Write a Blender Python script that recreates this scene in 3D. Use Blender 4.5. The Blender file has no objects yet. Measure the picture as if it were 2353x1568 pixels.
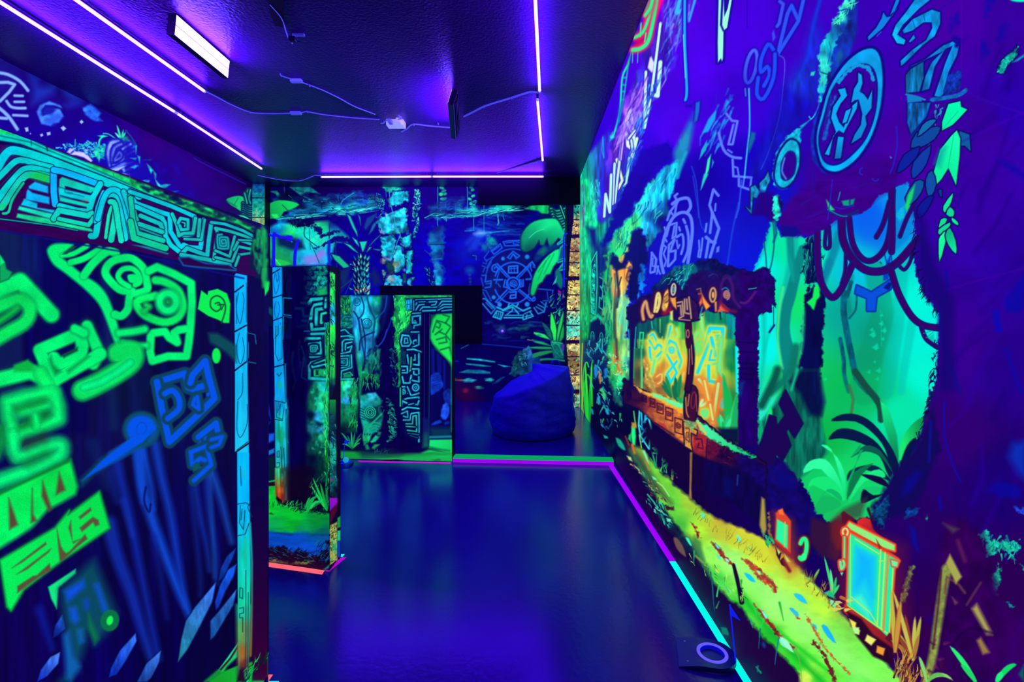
import bpy, bmesh, math, random
import numpy as np
from mathutils import Vector, Matrix

# ------------------------------------------------------------------ camera, world, exposure
SC = bpy.context.scene
COL = SC.collection
F, CX, CY, CAMZ = 1080.0, 1207.0, 735.0, 1.2       # focal length in pixels, principal point, eye height
cam_data = bpy.data.cameras.new('camera')
cam = bpy.data.objects.new('camera', cam_data)
COL.objects.link(cam)
cam.location = (0, 0, CAMZ)
cam.rotation_euler = (math.pi / 2, 0, 0)
cam_data.sensor_fit = 'HORIZONTAL'
cam_data.sensor_width = 36.0
cam_data.lens = 36.0 * F / 2353.0
cam_data.shift_x = -(CX - 2353 / 2) / 2353.0
cam_data.shift_y = -(1568 / 2 - CY) / 2353.0
cam_data.clip_start = 0.02
SC.camera = cam

world = bpy.data.worlds.new('world')
SC.world = world
world.use_nodes = True
world.node_tree.nodes['Background'].inputs[0].default_value = (0.004, 0.0, 0.05, 1)
world.node_tree.nodes['Background'].inputs[1].default_value = 0.2

SC.view_settings.view_transform = 'Standard'
SC.view_settings.look = 'None'
SC.view_settings.exposure = 0.0
SC.view_settings.gamma = 1.0
SC.view_settings.use_curve_mapping = False

SC.cycles.max_bounces = 6

UV_LIGHT = (0.10, 0.012, 1.0)           # colour of the black-light tubes
TUBE_POWER = 110.0
BAR_POWER = 70.0

# room dimensions (metres)
XR, XL, ZC = 0.75, -3.92, CAMZ + 1.95
YB, YF = 6.9, -1.6
# ------------------------------------------------------------------ helpers
def lin(c):
    c = np.asarray(c, dtype=np.float32)
    return np.where(c <= 0.04045, c / 12.92, ((c + 0.055) / 1.055) ** 2.4)

def hexc(h):
    return np.array([int(h[i:i + 2], 16) / 255.0 for i in (0, 2, 4)], dtype=np.float32)

def link(o, parent=None):
    COL.objects.link(o)
    if parent is not None:
        o.parent = parent
    return o

def tag(o, label=None, cat=None, group=None, kind=None):
    if label: o['label'] = label
    if cat: o['category'] = cat
    if group: o['group'] = group
    if kind: o['kind'] = kind
    return o

def thing(name, label, cat, loc=(0, 0, 0), rot=(0, 0, 0), group=None):
    o = bpy.data.objects.new(name, None)
    o.empty_display_size = 0.05
    COL.objects.link(o)
    o.location = loc
    o.rotation_euler = rot
    return tag(o, label, cat, group)

def mesh_obj(name, bm, mat, parent=None, smooth=False):
    me = bpy.data.meshes.new(name)
    bm.normal_update()
    bm.to_mesh(me)
    bm.free()
    if smooth:
        for p in me.polygons: p.use_smooth = True
    o = bpy.data.objects.new(name, me)
    if mat is not None: me.materials.append(mat)
    return link(o, parent)

def add_box(bm, x0, x1, y0, y1, z0, z1, bevel=0.0):
    r = bmesh.ops.create_cube(bm, size=1.0)
    vs = r['verts']
    for v in vs:
        v.co = Vector(((x0 + x1) / 2 + v.co.x * (x1 - x0), (y0 + y1) / 2 + v.co.y * (y1 - y0), (z0 + z1) / 2 + v.co.z * (z1 - z0)))
    if bevel > 0:
        es = list({e for v in vs for e in v.link_edges})
        bmesh.ops.bevel(bm, geom=es, offset=bevel, segments=2, affect='EDGES', profile=0.6)

def box(name, b, mat, parent=None, bevel=0.0):
    bm = bmesh.new()
    add_box(bm, *b, bevel=bevel)
    return mesh_obj(name, bm, mat, parent)

def add_tube(bm, pts, r, seg=8, caps=True):
    """swept round section along a polyline; r may be a number or one radius per point"""
    pts = [Vector(p) for p in pts]
    n = len(pts)
    rs = r if isinstance(r, (list, tuple)) else [r] * n
    rings = []
    up = Vector((0, 0, 1))
    for i, p in enumerate(pts):
        d = (pts[min(i + 1, n - 1)] - pts[max(i - 1, 0)]).normalized()
        a = up if abs(d.dot(up)) < 0.95 else Vector((1, 0, 0))
        s = d.cross(a).normalized()
        t = s.cross(d).normalized()
        rings.append([bm.verts.new(p + rs[i] * (math.cos(2 * math.pi * k / seg) * s + math.sin(2 * math.pi * k / seg) * t)) for k in range(seg)])
    for i in range(n - 1):
        for k in range(seg):
            bm.faces.new((rings[i][k], rings[i][(k + 1) % seg], rings[i + 1][(k + 1) % seg], rings[i + 1][k]))
    if caps:
        bm.faces.new(list(reversed(rings[0])))
        bm.faces.new(rings[-1])

def tube(name, pts, r, mat, parent=None, seg=8):
    bm = bmesh.new()
    add_tube(bm, pts, r, seg)
    bmesh.ops.recalc_face_normals(bm, faces=bm.faces)
    return mesh_obj(name, bm, mat, parent, smooth=True)

def smooth_path(pts, sub=6, closed=False):
    P = [np.array(p, dtype=float) for p in pts]
    n = len(P)
    out = []
    rng = range(n) if closed else range(n - 1)
    for i in rng:
        if closed:
            p0, p1, p2, p3 = P[(i - 1) % n], P[i], P[(i + 1) % n], P[(i + 2) % n]
        else:
            p0, p1, p2, p3 = P[max(i - 1, 0)], P[i], P[i + 1], P[min(i + 2, n - 1)]
        for k in range(sub):
            t = k / sub
            out.append(0.5 * ((2 * p1) + (-p0 + p2) * t + (2 * p0 - 5 * p1 + 4 * p2 - p3) * t * t + (-p0 + 3 * p1 - 3 * p2 + p3) * t ** 3))
    if not closed: out.append(P[-1])
    return out

def quad(name, corners, mat, parent=None):
    bm = bmesh.new()
    bm.faces.new([bm.verts.new(c) for c in corners])
    return mesh_obj(name, bm, mat, parent)

# ------------------------------------------------------------------ materials
def nodes_of(name):
    m = bpy.data.materials.new(name)
    m.use_nodes = True
    nt = m.node_tree
    for n in list(nt.nodes): nt.nodes.remove(n)
    out = nt.nodes.new('ShaderNodeOutputMaterial')
    return m, nt, out

def L(nt, a, b): nt.links.new(a, b)

def plain(name, col, rough=0.5, spec=0.5, noise=0.0, nscale=30.0, bump=0.0, bscale=200.0, metal=0.0, glow=None, glow_s=0.0, bdist=0.002, tint=None):
    """principled surface with a little procedural colour noise and bump; glow = fluorescent pigment or lit element"""
    m, nt, out = nodes_of(name)
    b = nt.nodes.new('ShaderNodeBsdfPrincipled')
    b.inputs['Roughness'].default_value = rough
    b.inputs['Metallic'].default_value = metal
    if tint: b.inputs['Specular Tint'].default_value = (*tint, 1)
    b.inputs['Specular IOR Level'].default_value = spec
    b.inputs['Base Color'].default_value = (*col, 1)
    tc = nt.nodes.new('ShaderNodeTexCoord')
    if noise > 0:
        n = nt.nodes.new('ShaderNodeTexNoise'); n.inputs['Scale'].default_value = nscale; n.inputs['Detail'].default_value = 6
        L(nt, tc.outputs['Object'], n.inputs['Vector'])
        mx = nt.nodes.new('ShaderNodeMix'); mx.data_type = 'RGBA'
        mx.inputs[6].default_value = (*[c * (1 - noise) for c in col], 1)
        mx.inputs[7].default_value = (*[min(1, c * (1 + noise)) for c in col], 1)
        L(nt, n.outputs['Fac'], mx.inputs[0]); L(nt, mx.outputs[2], b.inputs['Base Color'])
    if bump > 0:
        n2 = nt.nodes.new('ShaderNodeTexNoise'); n2.inputs['Scale'].default_value = bscale; n2.inputs['Detail'].default_value = 4
        L(nt, tc.outputs['Object'], n2.inputs['Vector'])
        bp = nt.nodes.new('ShaderNodeBump'); bp.inputs['Strength'].default_value = bump; bp.inputs['Distance'].default_value = bdist
        L(nt, n2.outputs['Fac'], bp.inputs['Height']); L(nt, bp.outputs['Normal'], b.inputs['Normal'])
    if glow is not None:
        b.inputs['Emission Color'].default_value = (*glow, 1)
        b.inputs['Emission Strength'].default_value = glow_s
        m.cycles.emission_sampling = 'NONE'
    L(nt, b.outputs['BSDF'], out.inputs['Surface'])
    return m

def fluor(name, hx, s=1.0, rough=0.6):
    """fluorescent tape / pigment: answers the black light with its own colour"""
    c = lin(hexc(hx))
    return plain(name, tuple(float(v) * 0.15 for v in c), rough=rough, spec=0.3, glow=tuple(float(v) for v in c), glow_s=s)

def print_material(name, rough=0.6, albedo=(0.03, 0.002, 0.06)):
    """fluorescent vinyl print: the ink colour is stored on the mesh points"""
    m, nt, out = nodes_of(name)
    at = nt.nodes.new('ShaderNodeAttribute'); at.attribute_name = 'ink'
    b = nt.nodes.new('ShaderNodeBsdfPrincipled')
    b.inputs['Roughness'].default_value = rough
    b.inputs['Specular IOR Level'].default_value = 0.06
    tc = nt.nodes.new('ShaderNodeTexCoord')
    n = nt.nodes.new('ShaderNodeTexNoise'); n.inputs['Scale'].default_value = 900.0; n.inputs['Detail'].default_value = 2
    L(nt, tc.outputs['Object'], n.inputs['Vector'])
    mr = nt.nodes.new('ShaderNodeMapRange'); mr.inputs[1].default_value = 0.3; mr.inputs[2].default_value = 0.7; mr.inputs[3].default_value = 0.86; mr.inputs[4].default_value = 1.14
    L(nt, n.outputs['Fac'], mr.inputs[0])
    mul = nt.nodes.new('ShaderNodeMix'); mul.data_type = 'RGBA'; mul.blend_type = 'MULTIPLY'; mul.inputs[0].default_value = 1.0
    L(nt, at.outputs['Color'], mul.inputs[6]); L(nt, mr.outputs[0], mul.inputs[7])
    b.inputs['Base Color'].default_value = (*albedo, 1)
    L(nt, mul.outputs[2], b.inputs['Emission Color'])
    b.inputs['Emission Strength'].default_value = 1.0
    L(nt, b.outputs['BSDF'], out.inputs['Surface'])
    m.cycles.emission_sampling = 'NONE'
    return m
# ------------------------------------------------------------------ mural painting
# A mural is a finely divided sheet on its wall.  Each point of the sheet gets an ink colour from brush strokes
# (filled outlines, lines, washes, specks).  Outlines are traced from the photograph and carried onto the wall plane.
def vnoise(x, y, seed=0):
    xi = np.floor(x).astype(np.int64); yi = np.floor(y).astype(np.int64)
    fx = (x - xi).astype(np.float32); fy = (y - yi).astype(np.float32)
    fx = fx * fx * (3 - 2 * fx); fy = fy * fy * (3 - 2 * fy)
    def h(a, b):
        n = (a * 374761393 + b * 668265263 + seed * 1442695041) & 0x7fffffff
        n = ((n ^ (n >> 13)) * 1274126177) & 0x7fffffff
        return ((n ^ (n >> 16)) & 0xffff).astype(np.float32) / 65535.0
    return (h(xi, yi) * (1 - fx) + h(xi + 1, yi) * fx) * (1 - fy) + (h(xi, yi + 1) * (1 - fx) + h(xi + 1, yi + 1) * fx) * fy

def fbm(x, y, seed=0, o=3):
    s = 0.0; a = 0.5; t = 0.0
    for i in range(o):
        s = s + a * vnoise(x * 2 ** i, y * 2 ** i, seed + 17 * i); t += a; a *= 0.55
    return s / t

def pp(s, fr=None):
    """parse 'x,y x,y'; fr = (x0, y0, scale) when traced on an enlargement"""
    if isinstance(s, str):
        P = [tuple(float(v) for v in q.split(',')) for q in s.split()]
    else:
        P = [tuple(q) for q in s]
    if fr: P = [(fr[0] + x / fr[2], fr[1] + y / fr[2]) for x, y in P]
    return P

def ell(cx, cy, rx, ry=None, rot=0.0, a0=0.0, a1=360.0, n=40):
    ry = rx if ry is None else ry
    c, s = math.cos(math.radians(rot)), math.sin(math.radians(rot))
    out = []
    for k in range(n + 1):
        t = math.radians(a0 + (a1 - a0) * k / n)
        x, y = rx * math.cos(t), ry * math.sin(t)
        out.append((cx + x * c - y * s, cy + x * s + y * c))
    return out

def spiral(cx, cy, r0, r1, turns, rot=0.0, asp=1.0, shear=0.0, n=24, sq=0.0):
    out = []
    N = int(n * turns)
    for k in range(N + 1):
        t = k / N; a = math.radians(rot) + turns * 2 * math.pi * t
        r = r0 + (r1 - r0) * t
        x, y = math.cos(a), math.sin(a)
        if sq > 0:
            m = max(abs(x), abs(y)); x, y = x * (1 - sq) + x / m * sq, y * (1 - sq) + y / m * sq
        out.append((cx + r * x * asp, cy + r * y + shear * r * x))
    return out

class Sheet:
    """sheet on a plane: ax='X' (plane X = c, runs along Y) or 'Y' (plane Y = c, runs along X)"""
    def __init__(self, ax, c, k=0.0, x0=0.0):
        self.ax, self.c, self.parts, self.k, self.x0 = ax, c, [], k, x0     # k: the plane turns by this slope about x0
        self.fr = None
    def strip(self, a0, a1, z0, z1, step):
        if self.ax == 'X':
            u0, u1 = CX + F * self.c / a0, CX + F * self.c / a1
            lo, hi = min(u0, u1), max(u0, u1)
            n = max(2, int((hi - lo) / step) + 1)
            U = np.linspace(lo, hi, n); A = F * self.c / (U - CX)
            d = max(min(a0, a1), 0.62)
            m = max(2, int((z1 - z0) * F / d / step) + 1)
            Z = np.linspace(z1, z0, m)
            V = CY - F * (Z[:, None] - CAMZ) / A[None, :]
        else:
            A = np.linspace(a0, a1, max(2, int((a1 - a0) * F / self.c / step) + 1))
            D = self.c + self.k * (A - self.x0)
            U = CX + F * A / D
            Z = np.linspace(z1, z0, max(2, int((z1 - z0) * F / self.c / step) + 1))
            V = CY - F * (Z - CAMZ)[:, None] / D[None, :]
        self.parts.append(dict(U=U.astype(np.float32), V=V.astype(np.float32), A=A, Z=Z, C=np.zeros(V.shape + (3,), np.float32)))
        return self
    def win(self, x0, y0, x1, y1):
        for p in self.parts:
            c0, c1 = np.searchsorted(p['U'], x0), np.searchsorted(p['U'], x1)
            if c1 <= c0: continue
            e0, e1 = p['V'][:, c0], p['V'][:, c1 - 1]
            ok = np.nonzero((np.maximum(e0, e1) >= y0) & (np.minimum(e0, e1) <= y1))[0]
            if len(ok) == 0: continue
            r0, r1 = ok[0], ok[-1] + 1
            V = p['V'][r0:r1, c0:c1]
            yield np.broadcast_to(p['U'][None, c0:c1], V.shape), V, p['C'][r0:r1, c0:c1]
    def col(self, col, X, Y, grad, tex):
        c = hexc(col)[None, None, :]
        if grad:
            gx, gy, hx, hy, c2 = grad
            d = (hx - gx) ** 2 + (hy - gy) ** 2
            t = np.clip(((X - gx) * (hx - gx) + (Y - gy) * (hy - gy)) / d, 0, 1)[..., None]
            c = c * (1 - t) + hexc(c2)[None, None, :] * t
        if tex:
            sx, sy, amp = tex[:3]
            n = fbm(X / sx, Y / sy, int(tex[3]) if len(tex) > 3 else 3)
            c = c * np.clip(1 + amp * 2.4 * (n - 0.5), 0, 2.5)[..., None]
        return c
    def fillall(self, col):
        for p in self.parts: p['C'][:] = hexc(col)
    def g(self, grad, fr):
        if not grad: return None
        (a, b), (c, d) = pp([grad[:2], grad[2:4]], fr)
        return (a, b, c, d, grad[4])
    def poly(self, pts, col, f=1.2, a=1.0, sm=0, grad=None, tex=None, rag=None, out=None, raw=False):
        fr = None if raw else self.fr
        P = pp(pts, fr)
        if sm: P = smooth_path(P, sm, closed=True)
        P = np.array(P, np.float32)
        grad = self.g(grad, fr)
        mg = f + (rag[1] if rag else 0) + (out[0] if out else 0) + 1
        for X, Y, C in self.win(P[:, 0].min() - mg, P[:, 1].min() - mg, P[:, 0].max() + mg, P[:, 1].max() + mg):
            d2 = np.full(X.shape, 1e12, np.float32); ins = np.zeros(X.shape, bool)
            for i in range(len(P)):
                (ax, ay), (bx, by) = P[i - 1], P[i]
                ex, ey = bx - ax, by - ay
                wx, wy = X - ax, Y - ay
                t = np.clip((wx * ex + wy * ey) / (ex * ex + ey * ey + 1e-9), 0, 1)
                d2 = np.minimum(d2, (wx - ex * t) ** 2 + (wy - ey * t) ** 2)
                if ay != by:
                    k = ((ay > Y) != (by > Y)) & (X < ex * (Y - ay) / (by - ay) + ax)
                    ins ^= k
            sd = np.sqrt(d2); sd = np.where(ins, -sd, sd)
            if rag: sd = sd + (fbm(X / rag[0], Y / rag[0], 5) - 0.5) * 2 * rag[1]
            if out:
                m = (np.clip(0.5 - (sd - out[0]) / max(f, 0.5), 0, 1) * a)[..., None]
                C[:] = C * (1 - m) + hexc(out[1]) * m
            m = (np.clip(0.5 - sd / max(f, 0.5), 0, 1) * a)[..., None]
            C[:] = C * (1 - m) + self.col(col, X, Y, grad, tex) * m
    def line(self, pts, w, col, f=1.2, a=1.0, sm=0, closed=False, w2=None, glow=None, grad=None, out=None, rag=None, tex=None, raw=False):
        fr = None if raw else self.fr
        P = pp(pts, fr)
        if fr:
            w = w / fr[2]; w2 = None if w2 is None else w2 / fr[2]
            if glow: glow = (glow[0] / fr[2],) + tuple(glow[1:])
        if sm: P = smooth_path(P, sm, closed=closed)
        if closed: P = list(P) + [P[0]]
        P = np.array(P, np.float32); n = len(P)
        grad = self.g(grad, fr)
        wid = np.linspace(w, w if w2 is None else w2, n)
        mg = max(w, w2 or 0) / 2 + f + 1 + (glow[0] * 2 if glow else 0) + (out[0] if out else 0) + (rag[1] if rag else 0)
        for X, Y, C in self.win(P[:, 0].min() - mg, P[:, 1].min() - mg, P[:, 0].max() + mg, P[:, 1].max() + mg):
            sd = np.full(X.shape, 1e6, np.float32)
            for i in range(n - 1):
                ax, ay = P[i]; ex, ey = P[i + 1] - P[i]
                wx, wy = X - ax, Y - ay
                t = np.clip((wx * ex + wy * ey) / (ex * ex + ey * ey + 1e-9), 0, 1)
                d = np.sqrt((wx - ex * t) ** 2 + (wy - ey * t) ** 2)
                sd = np.minimum(sd, d - 0.5 * (wid[i] + (wid[i + 1] - wid[i]) * t))
            if rag: sd = sd + (fbm(X / rag[0], Y / rag[0], 9) - 0.5) * 2 * rag[1]
            if glow:
                m = (np.exp(-(np.maximum(sd, 0) / glow[0]) ** 2) * glow[2] * a)[..., None]
                C[:] = C * (1 - m) + hexc(glow[1]) * m
            if out:
                m = (np.clip(0.5 - (sd - out[0]) / max(f, 0.5), 0, 1) * a)[..., None]
                C[:] = C * (1 - m) + hexc(out[1]) * m
            m = (np.clip(0.5 - sd / max(f, 0.5), 0, 1) * a)[..., None]
            C[:] = C * (1 - m) + self.col(col, X, Y, grad, tex) * m
    def wash(self, pts, poly=None, f=6, a=1.0, p=1.6, tex=None, sx=1.0, rag=None):
        """soft blend of colour spots 'x,y,hex'"""
        Q = [q.split(',') for q in pts.split()]
        XY = pp([(float(q[0]), float(q[1])) for q in Q], self.fr)
        K = [hexc(q[2]) for q in Q]
        if poly is None: B = (-1e5, -1e5, 1e5, 1e5); PP = None
        else:
            PP = np.array(pp(poly, self.fr), np.float32); B = (PP[:, 0].min() - f, PP[:, 1].min() - f, PP[:, 0].max() + f, PP[:, 1].max() + f)
        for X, Y, C in self.win(*B):
            W = np.zeros(X.shape, np.float32); S = np.zeros(X.shape + (3,), np.float32)
            for (x, y), k in zip(XY, K):
                w = 1.0 / (((X - x) * sx) ** 2 + (Y - y) ** 2 + 30.0) ** p
                W += w; S += w[..., None] * k
            S /= W[..., None]
            if tex:
                n = fbm(X / tex[0], Y / tex[1], int(tex[3]) if len(tex) > 3 else 2)
                S = S * np.clip(1 + tex[2] * 2.4 * (n - 0.5), 0, 2.5)[..., None]
            m = np.full(X.shape, a, np.float32)
            if PP is not None: m = m * self.inside(X, Y, PP, f, rag)
            C[:] = C * (1 - m[..., None]) + S * m[..., None]
    def inside(self, X, Y, P, f, rag=None):
        d2 = np.full(X.shape, 1e12, np.float32); ins = np.zeros(X.shape, bool)
        for i in range(len(P)):
            (ax, ay), (bx, by) = P[i - 1], P[i]
            ex, ey = bx - ax, by - ay
            wx, wy = X - ax, Y - ay
            t = np.clip((wx * ex + wy * ey) / (ex * ex + ey * ey + 1e-9), 0, 1)
            d2 = np.minimum(d2, (wx - ex * t) ** 2 + (wy - ey * t) ** 2)
            if ay != by: ins ^= ((ay > Y) != (by > Y)) & (X < ex * (Y - ay) / (by - ay) + ax)
        sd = np.sqrt(d2); sd = np.where(ins, -sd, sd)
        if rag: sd = sd + (fbm(X / rag[0], Y / rag[0], 5) - 0.5) * 2 * rag[1]
        return np.clip(0.5 - sd / max(f, 0.5), 0, 1)
    def scatter(self, poly, n, cols, ln, wd, ang, seed=1, jit=25, f=1.0, a=0.9, taper=True):
        """n short strokes inside an outline: grass, bark, chips, leaves"""
        R = random.Random(seed)
        P = pp(poly, self.fr)
        x0, x1 = min(q[0] for q in P), max(q[0] for q in P); y0, y1 = min(q[1] for q in P), max(q[1] for q in P)
        k = self.fr[2] if self.fr else 1.0
        cnt = 0
        for _ in range(n * 12):
            if cnt >= n: break
            x, y = R.uniform(x0, x1), R.uniform(y0, y1)
            ins = False
            for i in range(len(P)):
                (ax, ay), (bx, by) = P[i - 1], P[i]
                if (ay > y) != (by > y) and x < (bx - ax) * (y - ay) / (by - ay) + ax: ins = not ins
            if not ins: continue
            cnt += 1
            A = math.radians(ang + R.uniform(-jit, jit)); l = R.uniform(*ln) / k; w = R.uniform(*wd) / k
            b = R.uniform(-0.15, 0.15) * l
            dx, dy = math.cos(A) * l / 2, math.sin(A) * l / 2
            self.line([(x - dx, y - dy), (x + b * -math.sin(A), y + b * math.cos(A)), (x + dx, y + dy)], w, R.choice(cols), f=f, a=a, w2=w * 0.15 if taper else w, raw=True)
    def fan(self, bx, by, tips, w, cols, f=1.0, bend=0.18, out=None):
        """blades from one root; tips 'x,y x,y'"""
        (bx, by), = pp([(bx, by)], self.fr)
        k = self.fr[2] if self.fr else 1.0
        for i, (x, y) in enumerate(pp(tips, self.fr)):
            mx, my = (bx + x) / 2, (by + y) / 2 - bend * abs(x - bx)
            path = [(bx + (mx - bx) * 0, by)] + [((1 - t) ** 2 * bx + 2 * t * (1 - t) * mx + t * t * x, (1 - t) ** 2 * by + 2 * t * (1 - t) * my + t * t * y) for t in (0.15, 0.3, 0.45, 0.6, 0.75, 0.9, 1.0)]
            n = len(path)
            lft, rgt = [], []
            for j, (px, py) in enumerate(path):
                qx, qy = path[min(j + 1, n - 1)]; rx, ry = path[max(j - 1, 0)]
                dx, dy = qx - rx, qy - ry; l = math.hypot(dx, dy) + 1e-6
                ww = w / k / 2 * math.sin(math.pi * min(1, 0.12 + 0.88 * j / (n - 1))) ** 0.7
                lft.append((px - dy / l * ww, py + dx / l * ww)); rgt.append((px + dy / l * ww, py - dx / l * ww))
            self.poly(lft + rgt[::-1], cols[i % len(cols)], f=f, out=out, raw=True)
    def build(self, name, mat, parent=None, off=0.0):
        vs, fs, cs, base = [], [], [], 0
        for p in self.parts:
            A, Z = p['A'], p['Z']; m, n = p['V'].shape
            AA = np.broadcast_to(A[None, :], (m, n)); ZZ = np.broadcast_to(Z[:, None], (m, n))
            cc = np.full((m, n), self.c + off) + (self.k * (AA - self.x0) if self.ax == 'Y' else 0)
            v = np.stack([cc, AA, ZZ], -1) if self.ax == 'X' else np.stack([AA, cc, ZZ], -1)
            vs.append(v.reshape(-1, 3))
            idx = np.arange(m * n).reshape(m, n) + base
            q = np.stack([idx[1:, :-1], idx[1:, 1:], idx[:-1, 1:], idx[:-1, :-1]], -1)
            fs.append(q.reshape(-1, 4))
            cs.append(lin(np.clip(p['C'], 0, 1)).reshape(-1, 3)); base += m * n
        v = np.concatenate(vs).astype(np.float32); q = np.concatenate(fs).astype(np.int32); c = np.concatenate(cs).astype(np.float32)
        me = bpy.data.meshes.new(name)
        me.vertices.add(len(v)); me.vertices.foreach_set('co', v.ravel())
        me.loops.add(q.size); me.loops.foreach_set('vertex_index', q.ravel())
        me.polygons.add(len(q)); me.polygons.foreach_set('loop_start', np.arange(0, q.size, 4, dtype=np.int32))
        me.update(calc_edges=True)
        at = me.color_attributes.new('ink', 'FLOAT_COLOR', 'POINT')
        at.data.foreach_set('color', np.concatenate([c, np.ones((len(c), 1), np.float32)], 1).ravel())
        me.materials.append(mat)
        return link(bpy.data.objects.new(name, me), parent)
STEP = 1.3
# ------------------------------------------------------------------ mural on the near left partition
def paint_left(s):
    s.fr = None
    s.fillall('05023c')
    # night forest behind the glyphs: dim trunks and haze
    s.wash('0,540,0a1450 60,600,081860 150,640,040050 300,640,04004c 430,600,060a58 520,640,040048 20,760,040050 120,900,030042 300,900,04103a 420,820,030344 520,800,05023c 250,1000,0a0a4a 330,1150,03023e 450,1200,04024a 560,1400,02002a 40,1480,0a0048 200,1500,060050 380,1500,03003c 500,1540,02022c', tex=(14, 260, 0.35))
    for x0, x1, w, c in ((110, 126, 46, '03004e'), (165, 172, 40, '020049'), (236, 250, 22, '0a2258'), (283, 300, 20, '081a5a'), (15, 20, 60, '0c2250')):
        s.line([(x0, 545), (x1, 760), (x1 + 12, 980)], w, c, f=14, a=0.7)
    s.fr = (0, 1000, 2.761)
    B = '0a4ed8'
    for p, w, c, a in (('740,170 800,420 860,700 960,1200 1010,1420', 60, '0a2aa8', .8), ('690,560 740,760 830,1000 900,1230 960,1420', 90, '0d33b4', .75),
                       ('880,60 905,330 960,520 1040,740 1130,980 1220,1180', 75, B, .85), ('900,60 960,320 975,470', 34, B, .8), ('985,60 1020,250 1080,500 1130,800 1180,1080', 60, '0b40c4', .8),
                       ('850,80 880,280 905,430', 18, B, .7), ('1235,300 1270,520 1310,700 1330,860', 30, '0d3fb8', .7), ('1310,260 1330,500 1370,760 1370,940', 34, '0d3fb8', .7),
                       ('1340,220 1400,400 1440,560 1470,680', 46, '1050c0', .8), ('1330,240 1350,600 1360,900', 10, '1466c8', .6), ('1210,330 1240,600 1270,900 1270,1020', 26, '0a30a0', .6),
                       ('975,650 1020,900 1060,1160', 40, '0a249a', .6), ('700,240 740,420', 70, '0c2a90', .5), ('590,60 680,330', 80, '08205e', .6), ('250,1110 300,1260 330,1360', 60, '0a1c98', .7),
                       ('430,1300 470,1420 500,1500', 60, '062a6a', .6), ('780,420 840,640', 30, '1040c8', .5)):
        s.line(p, w, c, f=16, a=a, sm=5, w2=w * 0.55)
    s.line('925,330 915,420 945,490 955,440', 9, '030040', f=5, sm=4)
    # sky-blue rock blades at the foot
    for p, c1, c2, g in (('1370,935 1345,1060 1260,1230 1190,1360 1130,1440 1150,1300 1180,1180 1240,1090', '3a78ff', '1a7a8c', (1360, 940, 1150, 1430)),
                         ('1500,820 1480,900 1430,990 1390,1090 1370,1110 1365,1060 1395,960 1440,860', '1060f0', '0838b8', (1490, 830, 1380, 1100)),
                         ('1500,980 1480,1080 1420,1180 1360,1280 1335,1300 1335,1180 1380,1130', '2a72d8', '104a90', (1500, 990, 1340, 1300)),
                         ('1495,720 1480,770 1420,900 1385,930 1400,850 1440,770', '0a44b8', '052a80', (1490, 730, 1390, 930)),
                         ('860,1260 865,1310 800,1430 740,1520 690,1540 705,1480 760,1370', '3070f0', '0426b0', (850, 1270, 700, 1540)),
                         ('1020,1370 1010,1440 960,1540 930,1568 870,1568 930,1450', '4080f8', '103a90', (1010, 1380, 900, 1560)),
                         ('380,1380 370,1450 300,1530 235,1568 260,1490 320,1410', '4a86ff', '0a2cc0', (370, 1390, 250, 1560)),
                         ('395,1140 415,1230 370,1270 335,1290 350,1210', '1c50d8', '0a2090', (390, 1150, 340, 1290))):
        s.poly(p, c1, f=4, grad=(*g, c2), tex=(8, 22, .25), out=(2, '020030'))
    # path of light at the foot, right
    s.poly('1510,1320 1505,1410 1440,1470 1380,1568 1330,1568 1390,1490', '0ad08c', f=5, grad=(1500, 1330, 1370, 1560, '06c828'))
    s.poly('1505,1330 1470,1400 1400,1480 1380,1500 1440,1420', '2ae6a0', f=3)
    s.line('1508,1345 1460,1420 1400,1490', 12, '3a1018', f=3)
    s.poly('1290,1568 1380,1490 1420,1510 1390,1568', '0a8a30', f=6)
    s.poly('1330,1568 1420,1500 1520,1460 1600,1440 1660,1400 1700,1380 1700,1620 1330,1620', '04d048', f=4, grad=(1690, 1400, 1400, 1568, '10a018'))
    # carved post
    s.poly('1500,-700 1512,1568 1575,1568 1590,900 1582,300 1578,-650', '00b4ff', f=2, grad=(1540, 400, 1540, 1100, '10e0a0'), tex=(10, 60, .12))
    s.poly('1500,1050 1502,1568 1580,1568 1592,1050', 'c05a10', f=40, a=.0)
    s.wash('1530,1100,18c8a0 1560,1100,20c090 1520,1250,58a850 1570,1250,708048 1530,1400,a06a20 1570,1450,702818 1540,1520,301030', poly='1502,1080 1510,1540 1575,1540 1595,1080', f=14)
    s.line('1585,560 1600,800 1600,1080 1595,1250 1590,1400', 16, '18a0a8', f=4, grad=(1600, 700, 1590, 1400, '806020'))
    s.poly('1592,300 1605,820 1600,1560 1700,1560 1700,-650 1640,-680 1590,-650', '05003c', f=5, grad=(1650, 300, 1640, 1400, '300028'))
    s.fr = (0, 480, 2.8)
    s.poly('1507,430 1530,400 1590,400 1592,1060 1600,1568 1512,1568 1512,1060', '00b4ff', f=2, grad=(1540, 600, 1545, 1560, '18c4f0'), tex=(8, 60, .1))
    s.poly('1590,402 1640,410 1700,420 1700,1568 1602,1568 1592,1040', '06003c', f=3, tex=(9, 40, .3))
    for p in ('1512,535 1565,495', '1512,790 1585,750', '1512,1040 1585,985', '1515,1568 1600,1510'):
        s.line(p, 9, '020028', f=2)
    for p in ('1535,540 1520,640 1545,740 1570,600 1560,540', '1540,800 1522,900 1545,1000 1572,920 1560,830', '1560,1060 1560,1180 1530,1230', '1530,1240 1525,1420 1550,1470 1590,1380 1590,1260', '1520,560 1522,740', '1586,480 1586,730', '1590,800 1588,980'):
        s.line(p, 4, '023a78', f=2, sm=4)
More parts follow.
